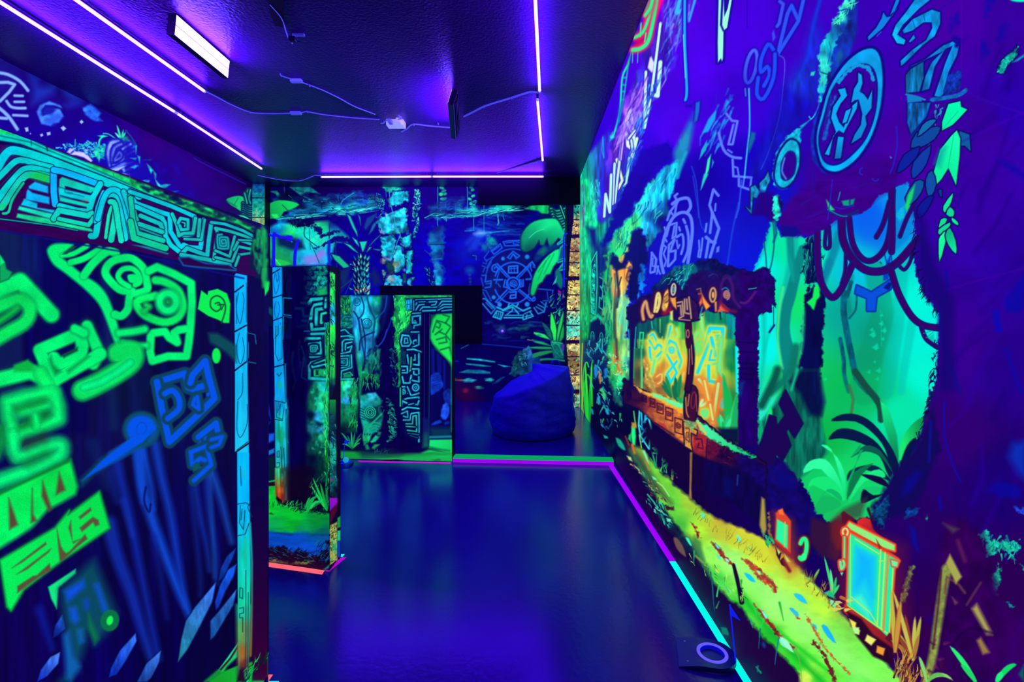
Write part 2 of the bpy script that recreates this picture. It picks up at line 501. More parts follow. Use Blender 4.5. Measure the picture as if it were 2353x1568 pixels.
    for p in ('1600,800 1640,810 1648,870', '1600,985 1645,995', '1598,860 1598,960'):
        s.line(p, 5, '0a7ab0', f=2)
    s.fr = (0, 1000, 2.761)
    for p in ('1505,95 1570,45', '1505,440 1560,430 1590,450', '1505,640 1555,630 1580,560', '1525,450 1520,560 1545,600 1555,480', '1535,470 1530,540', '1522,970 1540,975 1540,1040 1520,1030 1522,970', '1520,1100 1545,1095 1545,1130 1520,1135 1520,1160 1540,1160 1540,1250', '1525,200 1530,320', '1590,430 1570,460 1600,520', '1560,860 1560,1300 1555,1500', '1575,1000 1572,1480'):
        s.line(p, 5, '04304c', f=2)
    s.poly('1560,650 1570,700 1555,840 1535,760', '10b060', f=14, a=.7)
    s.line('1535,230 1550,270', 12, '20b890', f=6, a=.6)
    # grass at the post foot
    s.scatter('1500,1520 1700,1360 1700,1420 1560,1560', 46, ['0a3014', '041a10', '10d060', '0ab83c'], (30, 90), (4, 9), -65, seed=4)
    s.poly('1500,1568 1520,1500 1540,1480 1560,1568', '200418', f=6)
    # --- lime glyph ribbons (sprayed, soft edged)
    G, GD = '00f070', '04b428'
    def rib(p, w, f=7, c=G, a=1.0, sm=0, closed=False, gl=16):
        s.line(p, w * (1.55 if s.fr[2] < 4 else 1.3), c, f=f, a=a, sm=sm, closed=closed, glow=(gl, '067038', .5), tex=(40, 40, .10))
    s.fr = (0, 560, 5.227)
    # crown with rays
    s.poly('665,0 575,55 575,130 640,250 760,340 900,450 1040,570 1180,720 1260,880 1330,1070 1390,1240 1390,1380 1600,1300 1570,1240 1490,1250 1440,1130 1420,1000 1380,860 1300,650 1210,520 1110,440 1020,390 860,260 740,150 820,70 880,5', G, f=7, sm=3)
    s.fr = (0, 480, 2.8)
    for p, w in (('400,300 470,290 560,240', 20), ('455,345 540,320 640,262', 26), ('540,430 600,350 690,275 745,285', 34)):
        rib(p, w, f=4, sm=4, gl=6)
    s.poly('395,296 470,245 500,240 430,292', '07503c', f=3)
    s.poly('410,318 500,300 600,255 650,262 560,320 440,340', '060a50', f=3, a=.0)
    # rounded eye shield
    rib('850,530 770,520 690,440 680,390 720,340 790,318 850,320 920,380 940,450 945,520 880,545 840,550 830,600 820,650 780,690 740,680', 32, f=4, sm=4, gl=8)
    rib('830,500 780,470 760,430 790,390 850,385 890,420 900,470 870,490', 22, f=4, sm=4, gl=6)
    s.poly('820,430 850,420 880,425 905,440 900,465 860,480 830,470', G, f=4, sm=3)
    rib('960,400 1010,375 1120,420 1230,480 1235,600 1225,760 1215,860 1200,950 1080,950 980,980 965,920 970,820 985,800 1060,790 1090,830 1140,860 1120,800 1150,780 1215,770', 32, f=5, gl=8)
    rib('1000,460 1060,470 1140,520 1175,600 1170,660 1130,710 1050,730 940,690 890,640 880,600 920,580 1000,560', 32, f=6, sm=3, gl=10, c='04e860')
    rib(ell(1080, 600, 52, 56), 34, f=10, c='00f478')
    s.poly(ell(1080, 600, 22), '0aa03c', f=12)
    rib('930,660 960,630 940,620', 20, f=8, c='08c84c')
    rib('770,800 860,790 930,775', 30, f=8, sm=3)
    rib('790,860 880,880 940,880', 22, f=8)
    rib('760,930 850,920 850,980 760,1050 620,1130 530,1170', 82, f=12, sm=4, c='04e45c')
    rib('540,1150 640,1120 760,1050 840,990', 34, f=16, c='00fa86', gl=4)
    # small curl
    s.poly('1295,525 1335,555 1340,530 1400,515 1460,545 1482,610 1475,735 1440,735 1405,715 1340,690 1272,645', '06f04c', f=3)
    s.line('1425,735 1450,650 1440,590 1400,560 1360,580 1355,630 1390,660 1420,640 1410,605 1385,610', 9, '05402c', f=3, sm=4)
    s.line('1400,620 1440,615 1425,650', 7, '05402c', f=2)
    s.poly(ell(1392, 946, 28, 50), '06f050', f=4)
    s.poly('1340,800 1400,800 1520,880 1520,990 1450,920 1350,860', '064a50', f=10)
    s.poly('1700,445 1730,470 1730,520 1705,560', '06f050', f=3)
    # left ribbons
    rib('-20,540 50,500 130,465 330,680', 66, f=8, c='02ee6c')
    rib('-40,850 60,790 150,740 190,680 180,620 110,585 -30,640', 54, f=12, c='05dc58', sm=3)
    rib('-30,740 60,680 110,640', 24, f=12, c='04b43c', sm=2)
    s.poly('0,300 30,350 40,390 75,410 55,450 0,470', '07a85a', f=5, out=(2, '055838'))
    s.poly('0,300 30,345 0,365', '04f07c', f=4)
    # squared spiral
    rib('600,1000 640,930 560,755', 46, f=6)
    rib('645,935 340,1110 255,910 510,800 530,880 520,940 380,1000 345,960', 52, f=6, gl=10)
    s.poly('395,945 500,890 500,915 410,960', '064a30', f=6)
    rib('480,770 540,800', 34, f=6)
    s.poly('330,940 345,1000 400,1050 350,1080 310,970', '05903c', f=8, a=.8)
    s.poly('430,1040 540,960 560,940 580,950 440,1060', '05702c', f=10, a=.7)
    rib('-30,1105 190,1050 250,1070', 60, f=9, c='04f06c')
    s.poly('90,1005 180,970 225,1010 240,1050 90,1050', '06b43c', f=8)
    s.fr = (0, 840, 5.227)
    rib('490,100 620,330', 130, f=22, c='04ec62')
    # big squared spiral, second
    rib('640,330 700,500 700,640 560,700 180,830 100,620 90,440 330,370 620,320', 125, f=26, c='02f06c')
    rib('260,560 560,480', 100, f=24, c='02f06c')
    rib('430,720 430,620', 90, f=20, c='02f06c')
    rib('150,840 210,1090 480,1000 700,950 740,1000 690,1100 380,1250 -40,1400', 130, f=26, c='02f278', sm=3)
    s.poly('230,740 350,650 370,720 240,770', '06701c', f=30)
    s.poly('490,590 580,550 580,620 510,660', '06701c', f=26)
    s.poly('190,520 540,400 540,440 230,540', '078024', f=26)
    s.poly('310,920 520,850 520,900 330,970', '28261c', f=40)
    s.line('330,1170 560,1060', 40, '06701c', f=36, a=.8)
    rib('-40,1080 20,920 0,760', 60, f=30, c='04a838')
    s.fr = (0, 1000, 2.761)
    # lower blocks
    s.poly('-30,380 450,155 495,330 480,380 300,480 230,560 190,600 -30,740', '04e048', f=12, grad=(300, 200, 100, 650, '02f060'), tex=(40, 40, .1))
    s.line('-20,380 230,260 440,160', 14, '057020', f=10)
    for p in ('375,235 355,380 415,350', '270,290 265,390 310,490 330,470', '205,340 195,560 235,545 210,500', '55,400 60,600 115,570'):
        s.poly(p, '5a4428', f=8)
    s.poly('0,795 350,590 440,480 430,510 630,360 695,590 400,790 150,980 70,1115 45,1090', '04e048', f=8, grad=(600, 400, 60, 1050, '04f058'), out=(4, '046030'))
    for p in ('75,845 290,680 295,695 140,810', '105,885 325,720 310,745 170,855', '110,960 210,895 235,890 315,815 325,860 250,900 110,1005', '360,590 385,700 400,730 420,750 440,740 540,630 555,660 480,720 395,800 380,800 370,720', '500,520 575,460 580,480 510,535', '505,590 590,520 625,540 630,570 605,580 590,555 520,615', '435,590 450,540 460,680 480,670 510,660 465,690'):
        s.poly(p, '5c5030', f=5)
    s.poly('480,850 480,880 370,970 360,1105 325,1040 305,965', '10e880', f=5)
    # blurred teal and blue blocks at the lower left
    s.poly('560,820 600,790 740,1130 690,1240 600,1330 570,1250 520,1400 430,1568 380,1568 480,1470 440,1330 400,1150 380,980', '05505c', f=28, a=.9)
    for p, c in (('410,990 530,920 535,965 430,1060', '0a4ee0'), ('440,1100 480,1090 500,1170 480,1200 450,1170', '0a52dc'), ('530,1050 560,1040 565,1100 540,1110', '0a44c0'), ('600,950 625,945 680,1110 660,1130', '0c50e0'), ('490,1240 520,1230 530,1310 505,1320', '0c60c0'), ('400,1270 440,1240 470,1400 510,1470 450,1568 420,1540', '0a5ca8')):
        s.poly(p, c, f=16)
    s.poly('560,1130 630,1290 600,1330 560,1230', '047048', f=12)
    s.poly(ell(697, 1178, 20, 30, 15), '1af850', f=4, out=(14, '067040'))
    # blue glyphs
    s.fr = (0, 480, 2.8)
    U = '0052e8'
    def ub(p, w, f=4, sm=0, closed=False): s.line(p, w * 1.2, U, f=f, sm=sm, closed=closed, out=(8, '07405a'), glow=(18, '064058', .7))
    ub('1010,1115 1190,1060 1210,1150 1240,1160 1310,1140', 34)
    ub('1010,1115 1040,1280 1090,1500 1260,1340 1380,1220 1340,1070 1320,980 1240,1070 1225,1120', 34)
    ub('1060,1190 1110,1170 1150,1220 1150,1290 1080,1350', 30, sm=3)
    ub('1255,1220 1240,1260 1280,1290 1270,1210', 20)
    s.poly('1325,1190 1350,1180 1345,1205 1328,1210', U, f=3)
    ub('1275,1470 1390,1380 1410,1480 1340,1530 1330,1480', 30)
    s.poly('1220,1568 1290,1490 1320,1540 1300,1568', U, f=4)
    s.poly(ell(910, 1420, 95, 90), U, f=8, out=(10, '064a60'))
    s.poly('700,1568 850,1480 1000,1400 960,1500 800,1600 640,1680', U, f=8)
    s.line(ell(910, 1415, 30, 42, 20), 5, '0844b0', f=3, closed=True)
    s.fr = (0, 1000, 2.761)
    s.poly('500,290 640,150 840,20 980,-20 940,60 870,90 740,160 600,250 520,330', '06485c', f=14)
    s.poly('520,290 650,160 840,10 980,-30 900,50 850,80 700,180', U, f=5)
    s.line('1230,290 1340,190 1310,70 1210,110 1220,190 1270,150 1300,160', 28, U, f=5, out=(8, '07405a'))
    s.line('1340,30 1410,10 1390,60 1340,80', 24, U, f=5, out=(8, '07405a'))
    s.poly('1220,190 1225,240 1280,205 1250,170', '07505c', f=4)
    # --- carved stone lintel
    s.fr = None
    s.poly('-30,270 0,282 120,335 330,415 612,528 612,640 560,632 300,575 0,528 -30,522', '30004c', f=2, tex=(30, 12, .2))
    s.line('-20,527 150,556 300,582 560,640', 3, '0a0a80', f=4)
    T = '00d4d4'
    s.fr = (0, 280, 5.6)
    def st(p, w, c=T, sm=0, f=2): s.line(p, w * 1.27, c, f=f, sm=sm, tex=(26, 26, .12), out=(1.6, '02003c'))
    s.poly('-60,40 0,60 240,150 610,330 1130,530 1450,650 1792,780 2100,900 2100,1010 1792,890 1500,775 1000,575 600,420 300,300 0,240 -60,225', '00dcc8', f=5, tex=(22, 22, .15))
    for p in ('-60,45 0,60 240,150 250,185 0,150 -60,140', '1130,530 1450,650 1450,690 1180,590', '1450,650 1792,780 2100,900 2100,990 1792,860 1450,700'):
        s.poly(p, '10d060', f=8, tex=(10, 10, .3))
    s.line('-40,170 400,265 620,365 1100,560 1792,860', 10, '024868', f=4)
    s.line('400,240 405,300', 10, '022c58', f=3); s.line('600,320 610,370', 14, '020a40', f=3); s.line('1455,650 1465,700', 6, '086838', f=3)
    s.line('-40,262 250,300 560,420 900,545 1300,700 1792,905 2100,1030', 34, '04004a', f=5)
    s.line('300,320 560,415', 6, '0a6aa0', f=3); s.line('800,515 1300,700', 6, '0a88a8', f=3)
    st('-50,640 30,480 110,385 200,370 420,425 640,500 900,600 1300,750 1792,950', 84, sm=4)
    s.line('-50,640 30,480 110,385 200,370', 50, '00b8ff', f=30, sm=4, a=.6)
    st('-60,760 60,640 200,510 320,500 480,545 660,590', 62, sm=4)
    s.line('-40,870 120,700 250,560 330,540', 10, '034060', f=3, sm=3)
    st('-40,1010 60,880 180,740 290,630 400,605 520,625 650,660', 74, sm=4)
    s.line('420,640 520,630 640,660', 8, '023058', f=3)
    st('20,1100 90,1000 200,840 300,720 400,680 630,740', 70, c='10c8b0', sm=4)
    s.poly('360,700 480,640 630,690 630,785 520,760', '12c850', f=14)
    st('40,1180 110,1160 160,1000 300,790', 26, c='0cc490', sm=3)
    s.poly('-10,1080 80,1070 60,1110 -10,1110', '18d070', f=6)
    for p, c in (('375,860 370,830 450,772 620,830 620,922', '10b0f8'), ('345,895 360,870 420,915 635,970 635,1060 330,1000', '08b4fc'), ('310,990 480,1050 480,1105 720,1140 740,1190 270,1070', '08c4e8'), ('250,1085 560,1160 740,1195 760,1280 230,1130', '10dcb4'), ('225,1180 520,1225 900,1300 1170,1375 1210,1420 900,1370 460,1290 210,1230', '14d890')):
        s.poly(p, c, f=4, tex=(20, 20, .15))
    st('710,1060 690,900 690,640', 66, c='08b0fc')
    st('690,620 800,640 1000,705 1270,805', 62, c='06b8fc')
    st('1290,800 1200,960 1140,1160 1000,1145 770,1085', 62, sm=0)
    s.poly('765,740 800,710 1225,850 1190,925 840,830 830,900 760,850', '0cd4bc', f=4, tex=(20, 20, .15))
    s.poly('750,850 1180,950 1140,1030 760,960', '04d0dc', f=4, tex=(20, 20, .15))
    s.poly('765,965 1140,1055 1130,1100 770,1020', '0cd8bc', f=4)
    s.line('750,835 830,860 840,910 900,925 980,935 1080,965', 6, '044868', f=3)
    s.line('870,905 930,915', 4, '044868', f=3)
    s.line('780,950 1140,1040', 10, '02044c', f=3); s.line('840,835 1170,935 1190,905', 12, '02044c', f=3)
    s.poly('1050,1015 1120,1000 1130,1030', 'b06a60', f=10, a=.7)
    st('690,1250 760,1140 1130,1210 1180,1180', 60, c='0cd8c4', sm=0)
    st('760,1250 1140,1330 1210,1230', 44, c='0cdcb8', sm=0)
    st('1170,1470 1230,1455 1260,1290 1330,1000 1400,935 1500,950 1560,1060 1610,1500', 64, c='04d2d8', sm=4)
    st('1225,1290 1250,1100 1330,900', 34, c='06c0f0', sm=2)
    st('1260,1250 1330,1000 1420,880 1540,910 1610,1080 1700,1490', 56, c='02cce4', sm=4)
    st('1360,1490 1400,1200 1440,1090', 34, c='10dca8', sm=2)
    st('1430,1520 1480,1240 1490,1130', 62, c='0cdcb0', sm=0); st('1560,1530 1520,1300 1480,1060 1420,1030', 56, c='10dcb8', sm=3)
    st('1590,900 1660,1100 1740,1400 1860,1500', 52, c='08c8d0', sm=3)
    st('1680,960 1720,1180 1792,1400', 62, c='08c890', sm=2)
    st('1760,1060 1830,1090', 60, c='0cc8b0')
    st('0,1250 400,1300 700,1340 1000,1400', 12, c='08a898')
    s.fr = (300, 360, 5.226)
    s.poly('-10,240 0,270 200,350 400,440 700,530 1000,640 1300,760 1500,850 1640,930 1640,1000 1500,960 1340,890 1200,830 900,720 500,560 200,430 0,350', '10b850', f=5, tex=(16, 10, .5))
    s.scatter('100,300 1500,840 1500,900 100,380', 60, ['02103c', '042a40', '02004a'], (40, 110), (14, 34), 20, seed=8, f=8, a=.8)
    s.line('-10,390 200,470 500,580 800,700 960,740 1300,830 1480,930', 24, '04003c', f=5)
    st('-10,420 200,490 500,600 770,720 750,930 640,950', 40, c='06c4d0')
    st('20,500 60,560 400,680 470,700 480,900 600,1090 640,1060 700,1090 840,1100 880,760', 44, c='04c8dc')
    st('60,600 380,740 410,800 420,950 480,1060 580,1140', 44, c='06ccd4')
    st('120,710 360,810 380,860', 42, c='0cc8c0'); st('100,810 380,905', 44, c='0cc4b8'); st('110,860 370,960', 18, c='089a98')
    st('0,500 30,760 80,920 390,1010', 48, c='0cc4a0'); st('0,780 40,980 420,1100', 60, c='0cc890')
    st('500,690 560,830 580,950 640,920 750,920 780,740', 34, c='0cc8b8')
    st('570,800 600,740 690,760 690,870 610,880 590,830', 30, c='08c8c8'); st('620,790 655,800 650,840', 14, c='10c8c0')
    st('830,760 815,960', 34, c='0cbcb0'); st('890,760 850,1000 650,990', 26, c='0cbcb0')
    st('970,790 940,1000 920,1190 680,1100 610,1170', 40, c='0cb8bc')
    st('610,1180 940,1240 1190,1300', 40, c='0cb8b0')
    st('1000,1230 1040,900 1020,860 1200,900 1480,990', 30, c='10b8a8')
    st('970,790 1130,810 1350,890 1480,960', 28, c='0ab4b4')
    s.line(spiral(1115, 1030, 12, 92, 2.6, 40, .85, .1, sq=.7), 26, '0cb4ac', f=4, out=(4, '04003c'), raw=False)
    st('1020,1130 1190,1200 1250,960', 26, c='0cb4a4'); st('1020,1210 1220,1260 1290,1080 1440,1110', 26, c='0cb8a8'); st('1240,1120 1300,1000 1440,1050', 26, c='0cb8ac'); st('1300,1180 1440,1160', 24, c='0aa8a0'); st('1260,1310 1300,1200', 26, c='0cb0a0'); st('1300,1000 1480,1010', 20, c='0ca898')
    s.poly('1440,1100 1490,1000 1480,1180 1440,1170', '10c060', f=8)
    s.poly('590,1220 700,1215 900,1290 1180,1310 1260,1360 800,1320 640,1300', '26003c', f=4, out=(3, '0a6aa8'))
    s.poly('20,1060 200,1080 460,1165 440,1175 100,1080', '089898', f=4)
    s.poly('1480,900 1640,930 1640,1500 1500,1460 1510,1380 1440,1360 1430,1250', '041838', f=6, tex=(8, 30, .4))
    s.scatter('1490,900 1640,930 1640,1560 1600,1500 1480,1300', 26, ['10c060', '18d048', '0a7a50', '02003c'], (80, 240), (12, 34), 88, seed=3, jit=8, f=8)
    s.line('1610,900 1605,1200 1600,1560', 28, '12c048', f=10)
    s.fr = None
# ------------------------------------------------------------------ mural on the right wall
R1, R2, R3, R4, R5, R6, R7 = (1280, 0, 3.136), (1650, 0, 3.136), (1300, 400, 3.92), (1650, 400, 3.136), (1300, 780, 3.136), (1750, 850, 2.184), (1350, 1150, 3.752)

def paint_right(s):
    s.fr = None
    s.fillall('2c0088')  # base wash: ink plus the tubes' violet light, painted brighter towards the ceiling
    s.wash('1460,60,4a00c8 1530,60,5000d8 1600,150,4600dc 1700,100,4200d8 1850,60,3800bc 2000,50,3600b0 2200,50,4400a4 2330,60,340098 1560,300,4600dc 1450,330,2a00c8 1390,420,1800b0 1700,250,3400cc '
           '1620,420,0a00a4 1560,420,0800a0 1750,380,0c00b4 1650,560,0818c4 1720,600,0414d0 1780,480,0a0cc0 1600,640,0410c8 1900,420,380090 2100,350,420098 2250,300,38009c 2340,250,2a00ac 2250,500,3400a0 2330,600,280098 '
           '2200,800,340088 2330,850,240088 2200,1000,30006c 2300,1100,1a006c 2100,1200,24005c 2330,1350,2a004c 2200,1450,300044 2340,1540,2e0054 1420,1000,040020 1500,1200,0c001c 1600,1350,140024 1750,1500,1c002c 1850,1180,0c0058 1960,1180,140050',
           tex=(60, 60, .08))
    s.scatter('2120,0 2353,0 2353,1568 2180,1568 2180,700', 40, ['1c0080', '2a00a0', '12006c'], (60, 240), (6, 20), -60, seed=3, jit=25, f=16, a=.45)
    # ---- far-left jungle strip beside the corner
    s.wash('1345,440,0cc890 1360,520,08e080 1350,620,06c870 1345,700,0aa040 1352,800,08b038 1350,900,0a7828 1380,600,05206c 1400,700,042048 1390,850,031440 1420,560,04c0a0 1420,800,0a5058 1390,960,02102c 1440,900,02102c 1395,440,1a10a8 1420,380,2a10b0',
           poly='1330,380 1400,300 1450,470 1440,600 1430,1000 1400,1050 1330,990', f=10, sx=2.0, tex=(5, 40, .5))
    s.fr = R3
    for p, c, w in (('150,60 165,250 170,480', '10e8a0', 26), ('185,60 200,250 190,420', '14d060', 30), ('240,90 250,240 255,420', '30f0c0', 26), ('280,60 300,200', '40fff0', 16), ('165,380 220,420 215,600 180,700', '18f0b0', 16),
                    ('150,450 160,900 155,1400', '10a060', 14), ('175,560 210,640 215,900', '08b880', 16), ('140,560 150,900', '10d088', 8), ('180,700 175,1100 180,1400', '0ab070', 22), ('170,1150 190,1350 175,1568', '0cb850', 24)):
        s.line(p, w, c, f=6, sm=4, tex=(4, 12, .5), a=.85)
    s.scatter('230,80 320,90 300,260 230,300', 30, ['60ffe0', '20e8c0', '0a80a0'], (14, 50), (4, 9), 80, seed=2)
    s.line('152,100 165,300 158,480 150,300', 5, 'b000a0', f=3)
    s.poly('190,480 280,490 290,700 230,640', '03106c', f=14)
    # carved totem columns
    s.poly('228,800 278,700 290,760 282,1270 222,1260 222,1040', '02185c', f=4)
    s.poly('236,860 270,740 262,1260 240,1260 224,1150', '0ac898', f=3, tex=(4, 8, .5))
    s.line('228,800 278,700 282,1000 270,1270 230,1250 224,1000', 8, '14f0a0', f=2, closed=True)
    s.scatter('238,820 268,780 262,1240 234,1230', 34, ['02104c', '022c50'], (10, 34), (5, 9), 60, seed=6, jit=70)
    s.poly('296,920 345,960 350,1240 300,1230', '030f4a', f=4)
    s.line('305,930 340,950 330,1030 310,1010 335,1060 325,1130 305,1110 300,1200 340,1230 345,1100', 8, '10e0a0', f=2)
    s.poly('220,1300 290,1260 350,1320 345,1360 280,1310 225,1350', '18c088', f=4, tex=(6, 6, .5))
    s.poly('222,1340 290,1300 350,1350 370,1568 200,1568', '020a3c', f=6)
    for cx, cy in ((240, 1480), (320, 1490)):
        s.line(ell(cx, cy, 16, 60), 7, '10b890', f=2, closed=True); s.line(ell(cx, cy, 7, 30), 5, '0a90a0', f=2, closed=True)
    s.fr = R5
    s.wash('130,100,06304c 180,200,041440 240,200,041c4c 300,150,04284c 240,400,02082c 380,420,02061c 200,560,020420 330,560,020318 420,640,02030f 300,700,040414', poly='120,0 300,0 330,300 420,300 520,420 560,640 440,720 300,760 250,760 130,560 110,250', f=14, tex=(8, 14, .4))
    s.line('250,0 240,60 260,100 265,0', 6, '14e0b8', f=2)
    s.fan(165, 660, '140,160 120,260 185,270 190,140 130,420 178,340 140,560', 18, ['30e818', '18c028', '0a9a30'], f=2)
    s.line('112,560 128,240 150,165 165,200', 8, '28e040', f=2, sm=4); s.line('120,440 150,260 185,320 190,480', 10, '24d81c', f=3, sm=4); s.line('160,660 150,400', 16, '22d020', f=3)
    s.line('120,30 112,300 130,600', 7, 'c8b040', f=2)
    s.scatter('130,0 300,0 330,300 420,320 400,640 260,640 190,400', 90, ['18c0a0', '0a80a8', '30e0c0', '2060d0', '0a5a88', '20d850', '40b8e0'], (14, 60), (6, 18), 80, seed=11, jit=45, a=.75)
    for p, c in (('205,210 220,190 232,230 220,280 205,260', '2080c8'), ('275,220 295,210 300,260 285,280', '1878c0'), ('225,420 245,420 250,470 235,460', '20a8c8'), ('290,500 305,505 312,540 295,540', '18a8d0'), ('236,230 250,240 256,300 245,320', 'e08040'), ('180,500 195,505 200,540 185,535', '1898a8'), ('240,370 262,350 290,400 280,440 258,380', '40c860')):
        s.poly(p, c, f=4, sm=2)
    # ---- glowing orange and mint tree opening
    s.fr = R3
    s.wash('430,750,0cd070 380,900,08c060 400,1100,08b860 380,1400,0a9a50 430,900,f09030 520,850,ff9818 540,900,f0a020 440,1080,f08040 500,1000,e8b840 500,1150,a8e880 540,1200,80f0a0 480,1400,a0d868 530,1450,60e0a8 560,1350,50f0b0 400,1568,10a040 520,1568,70f070',
           poly='440,560 540,430 600,520 580,900 575,1000 550,1100 590,1160 560,1250 570,1568 380,1568 340,1300 345,900 380,680', f=8, rag=(14, 16), tex=(7, 60, .35), sx=1.6)
    s.poly('440,560 520,430 600,400 690,180 730,100 800,60 720,300 680,440 700,520 640,480 600,520 580,640 530,680 500,770 460,700', '20e070', f=6, rag=(12, 14), tex=(8, 26, .55))
    s.wash('560,380,20e890 700,150,10f0d8 800,50,08d8f0 880,120,00d0f8 760,280,20c0ff 730,480,18a8f0 880,300,0464a8 620,450,40f070 780,380,044878 840,430,03185c 900,50,04a8d8',
           poly='440,560 560,370 650,250 720,120 730,80 800,80 830,0 1040,-140 990,120 960,200 930,350 820,540 760,600 740,690 700,560 660,480 600,540 520,690', f=8, rag=(16, 12), tex=(9, 46, .55))
    s.scatter('560,380 720,120 1000,-60 900,260 760,560 640,460', 40, ['60ffff', '04206c', '6090ff', '30f0b0', '044080', '02104c'], (30, 120), (5, 14), 112, seed=5, jit=22, f=3, a=.7)
    s.scatter('450,560 620,420 600,600 490,760', 50, ['40ff90', '80ff70', '0a7a50', '0c5a60'], (24, 80), (5, 11), 110, seed=6, jit=25, f=2, a=.8)
    # dark trunk
    s.poly('600,520 660,480 720,580 745,700 740,830 700,820 690,900 660,1000 650,1130 590,1160 550,1080 580,900 580,800 560,780 530,830 450,860 410,800 420,700 500,800 560,690', '030a50', f=8, rag=(12, 10), tex=(10, 60, .4))
    s.poly('430,760 520,820 560,790 540,850 460,870', '04143c', f=6)
    s.line('455,860 470,1000 480,1080 460,1200', 18, '04103a', f=5, sm=3); s.line('500,930 480,1000', 10, '08103a', f=3); s.line('440,900 450,1000 430,1300 440,1500', 10, '0a5a48', f=4); s.line('560,880 545,940 555,960', 10, '3a2020', f=4); s.line('470,1060 440,1250 450,1568', 14, '3a4018', f=6, sm=3)
    s.scatter('470,1100 560,1100 560,1568 460,1568', 30, ['40d0f0', 'f09020', '80ff90', 'd0c040', '20c8c0'], (40, 160), (5, 13), 92, seed=9, jit=8, f=4, a=.6)
    s.scatter('350,700 420,700 420,1500 350,1500', 34, ['0a5040', '10d070', '063848', '30e080'], (40, 180), (5, 13), 90, seed=10, jit=8, f=3, a=.7)
    s.poly('660,900 690,815 720,860 710,960 690,1060 660,1040', '0870d8', f=6, rag=(8, 8), tex=(6, 30, .5)); s.poly('645,1090 660,1060 665,1100 650,1140', '0a90f0', f=4)
    s.fr = R5
    s.wash('330,60,20c050 350,200,30f060 400,100,a0f070 430,150,60f0b0 350,300,10b050 400,300,20d890 440,200,50e8a0 370,160,e08020 380,220,c8a020 400,380,0a5a58', poly='300,0 460,0 460,280 420,330 390,470 350,400 310,260', f=10, rag=(14, 10), tex=(8, 30, .4))
    s.line('345,30 360,150 395,250', 10, 'e06010', f=6, sm=3); s.line('365,0 370,140', 14, '5a2008', f=6)
    s.scatter('300,80 450,180 400,420 330,320', 60, ['a0ff80', '30ff90', '10b060', '80f0c0'], (8, 24), (6, 14), 60, seed=12, jit=80)
    s.poly('405,420 425,290 460,300 520,350 520,470 430,470', '0a0440', f=8)
    # ---- upper band of rock and rainbow script along the ceiling line
    s.fr = R1
    s.wash('700,80,7000d0 800,40,5030d8 650,300,5028c8 560,700,6828c8 500,850,a050d8 430,1100,7030d0 350,1350,5018b8 420,1400,1030b0 600,900,1038c0 560,1150,0830b8 480,1300,0840b0 640,600,3040d0 700,480,3810c8',
           poly='780,40 1010,-60 960,120 880,300 800,560 740,640 640,900 600,1090 530,1250 450,1420 420,1568 300,1568 330,1300 420,1000 500,760 560,600 640,400', f=10, rag=(30, 20), tex=(10, 60, .5))
    s.poly('640,110 740,-60 800,-60 700,160 660,310 600,375 540,360', 'c80028', f=8, grad=(640, 300, 760, 0, 'ff0090'))
    s.poly('640,100 730,-60 690,-60 630,80', '20f060', f=4)
    for p, w in (('720,-20 690,160 655,300 600,350 545,360', 26), ('560,270 620,230 660,130 690,20', 20), ('635,110 670,60 690,-10', 22)):
        s.line(p, w, '20f868', f=3, sm=4, glow=(16, 'f04020', .8))
    s.line('605,170 600,260', 10, '20f868', f=2); s.line('640,240 632,300', 10, '20f868', f=2); s.line('545,380 543,450', 6, '18d890', f=2); s.line('582,380 580,450', 6, '18d890', f=2)
    s.poly('535,370 520,470 470,550 500,470', '10d060', f=4)
    s.line('505,480 470,560 455,780 430,900 405,980', 14, '0ae8a0', f=3, sm=3); s.line('510,490 490,640 470,760 445,880', 10, '08b8a0', f=3, sm=3)
    for p in ('475,560 500,560', '470,610 495,615', '465,660 490,660', '460,720 480,720'): s.line(p, 7, '0ad890', f=2)
    s.poly('480,700 465,850 430,930 440,800', '0450b0', f=8, a=.7)
    s.poly('380,980 400,950 415,990 380,1020', '0ad0c0', f=4, tex=(4, 4, .5)); s.line('330,985 322,1080 338,1140 335,1050', 6, '10a8f0', f=2, closed=True)
    Wh = 'c8ffe0'
    def rn(p, w, c=Wh, f=2): s.line(p, w * 1.45, c, f=f, out=(2, '3018b0'))
    s.poly('680,405 700,470 740,250 755,160 735,200 700,420 690,530 655,490', 'd8f8f0', f=3)
    rn('745,170 680,680', 13); rn('745,450 725,690 685,680', 20); rn('640,520 630,920 670,720', 14); s.poly('655,480 670,410 700,450 690,520', 'e0e8ff', f=3)
    rn('530,800 500,870 545,960 550,1080 510,1050 500,960', 16, 'e8ffd8'); rn('555,960 540,1130 575,1000', 16, 'd0ffc0'); rn('515,1000 560,940', 10); rn('535,1010 545,1090', 10); rn('540,830 545,930', 12, 'c0c8ff')
    rn('430,1150 470,1300 440,1360 420,1180', 13, 'e8ff98'); rn('470,1000 440,1250 415,1460', 12, 'c0f8d8'); rn('415,1180 400,1470', 12, 'b0ffd0'); rn('520,1140 500,1320 485,1340', 13, 'a0ffc0')
    rn('390,1260 380,1530 350,1400 340,1560', 13, 'b8ffe8'); rn('480,980 460,1150', 9, 'c0a0ff')
    s.scatter('470,830 580,620 640,560 600,900 470,1000 400,1200', 60, ['d8a8ff', 'b078f0', '9088ff', '5018b0'], (60, 200), (6, 16), 115, seed=21, jit=14, f=4, a=.7)
    s.scatter('780,40 1000,-40 880,300 800,560 740,640 780,300', 70, ['80a0ff', '2810b0', '4080f0', 'a0b0ff', '1808a0', '30c0f8'], (50, 180), (6, 15), 108, seed=22, jit=14, f=4, a=.7)
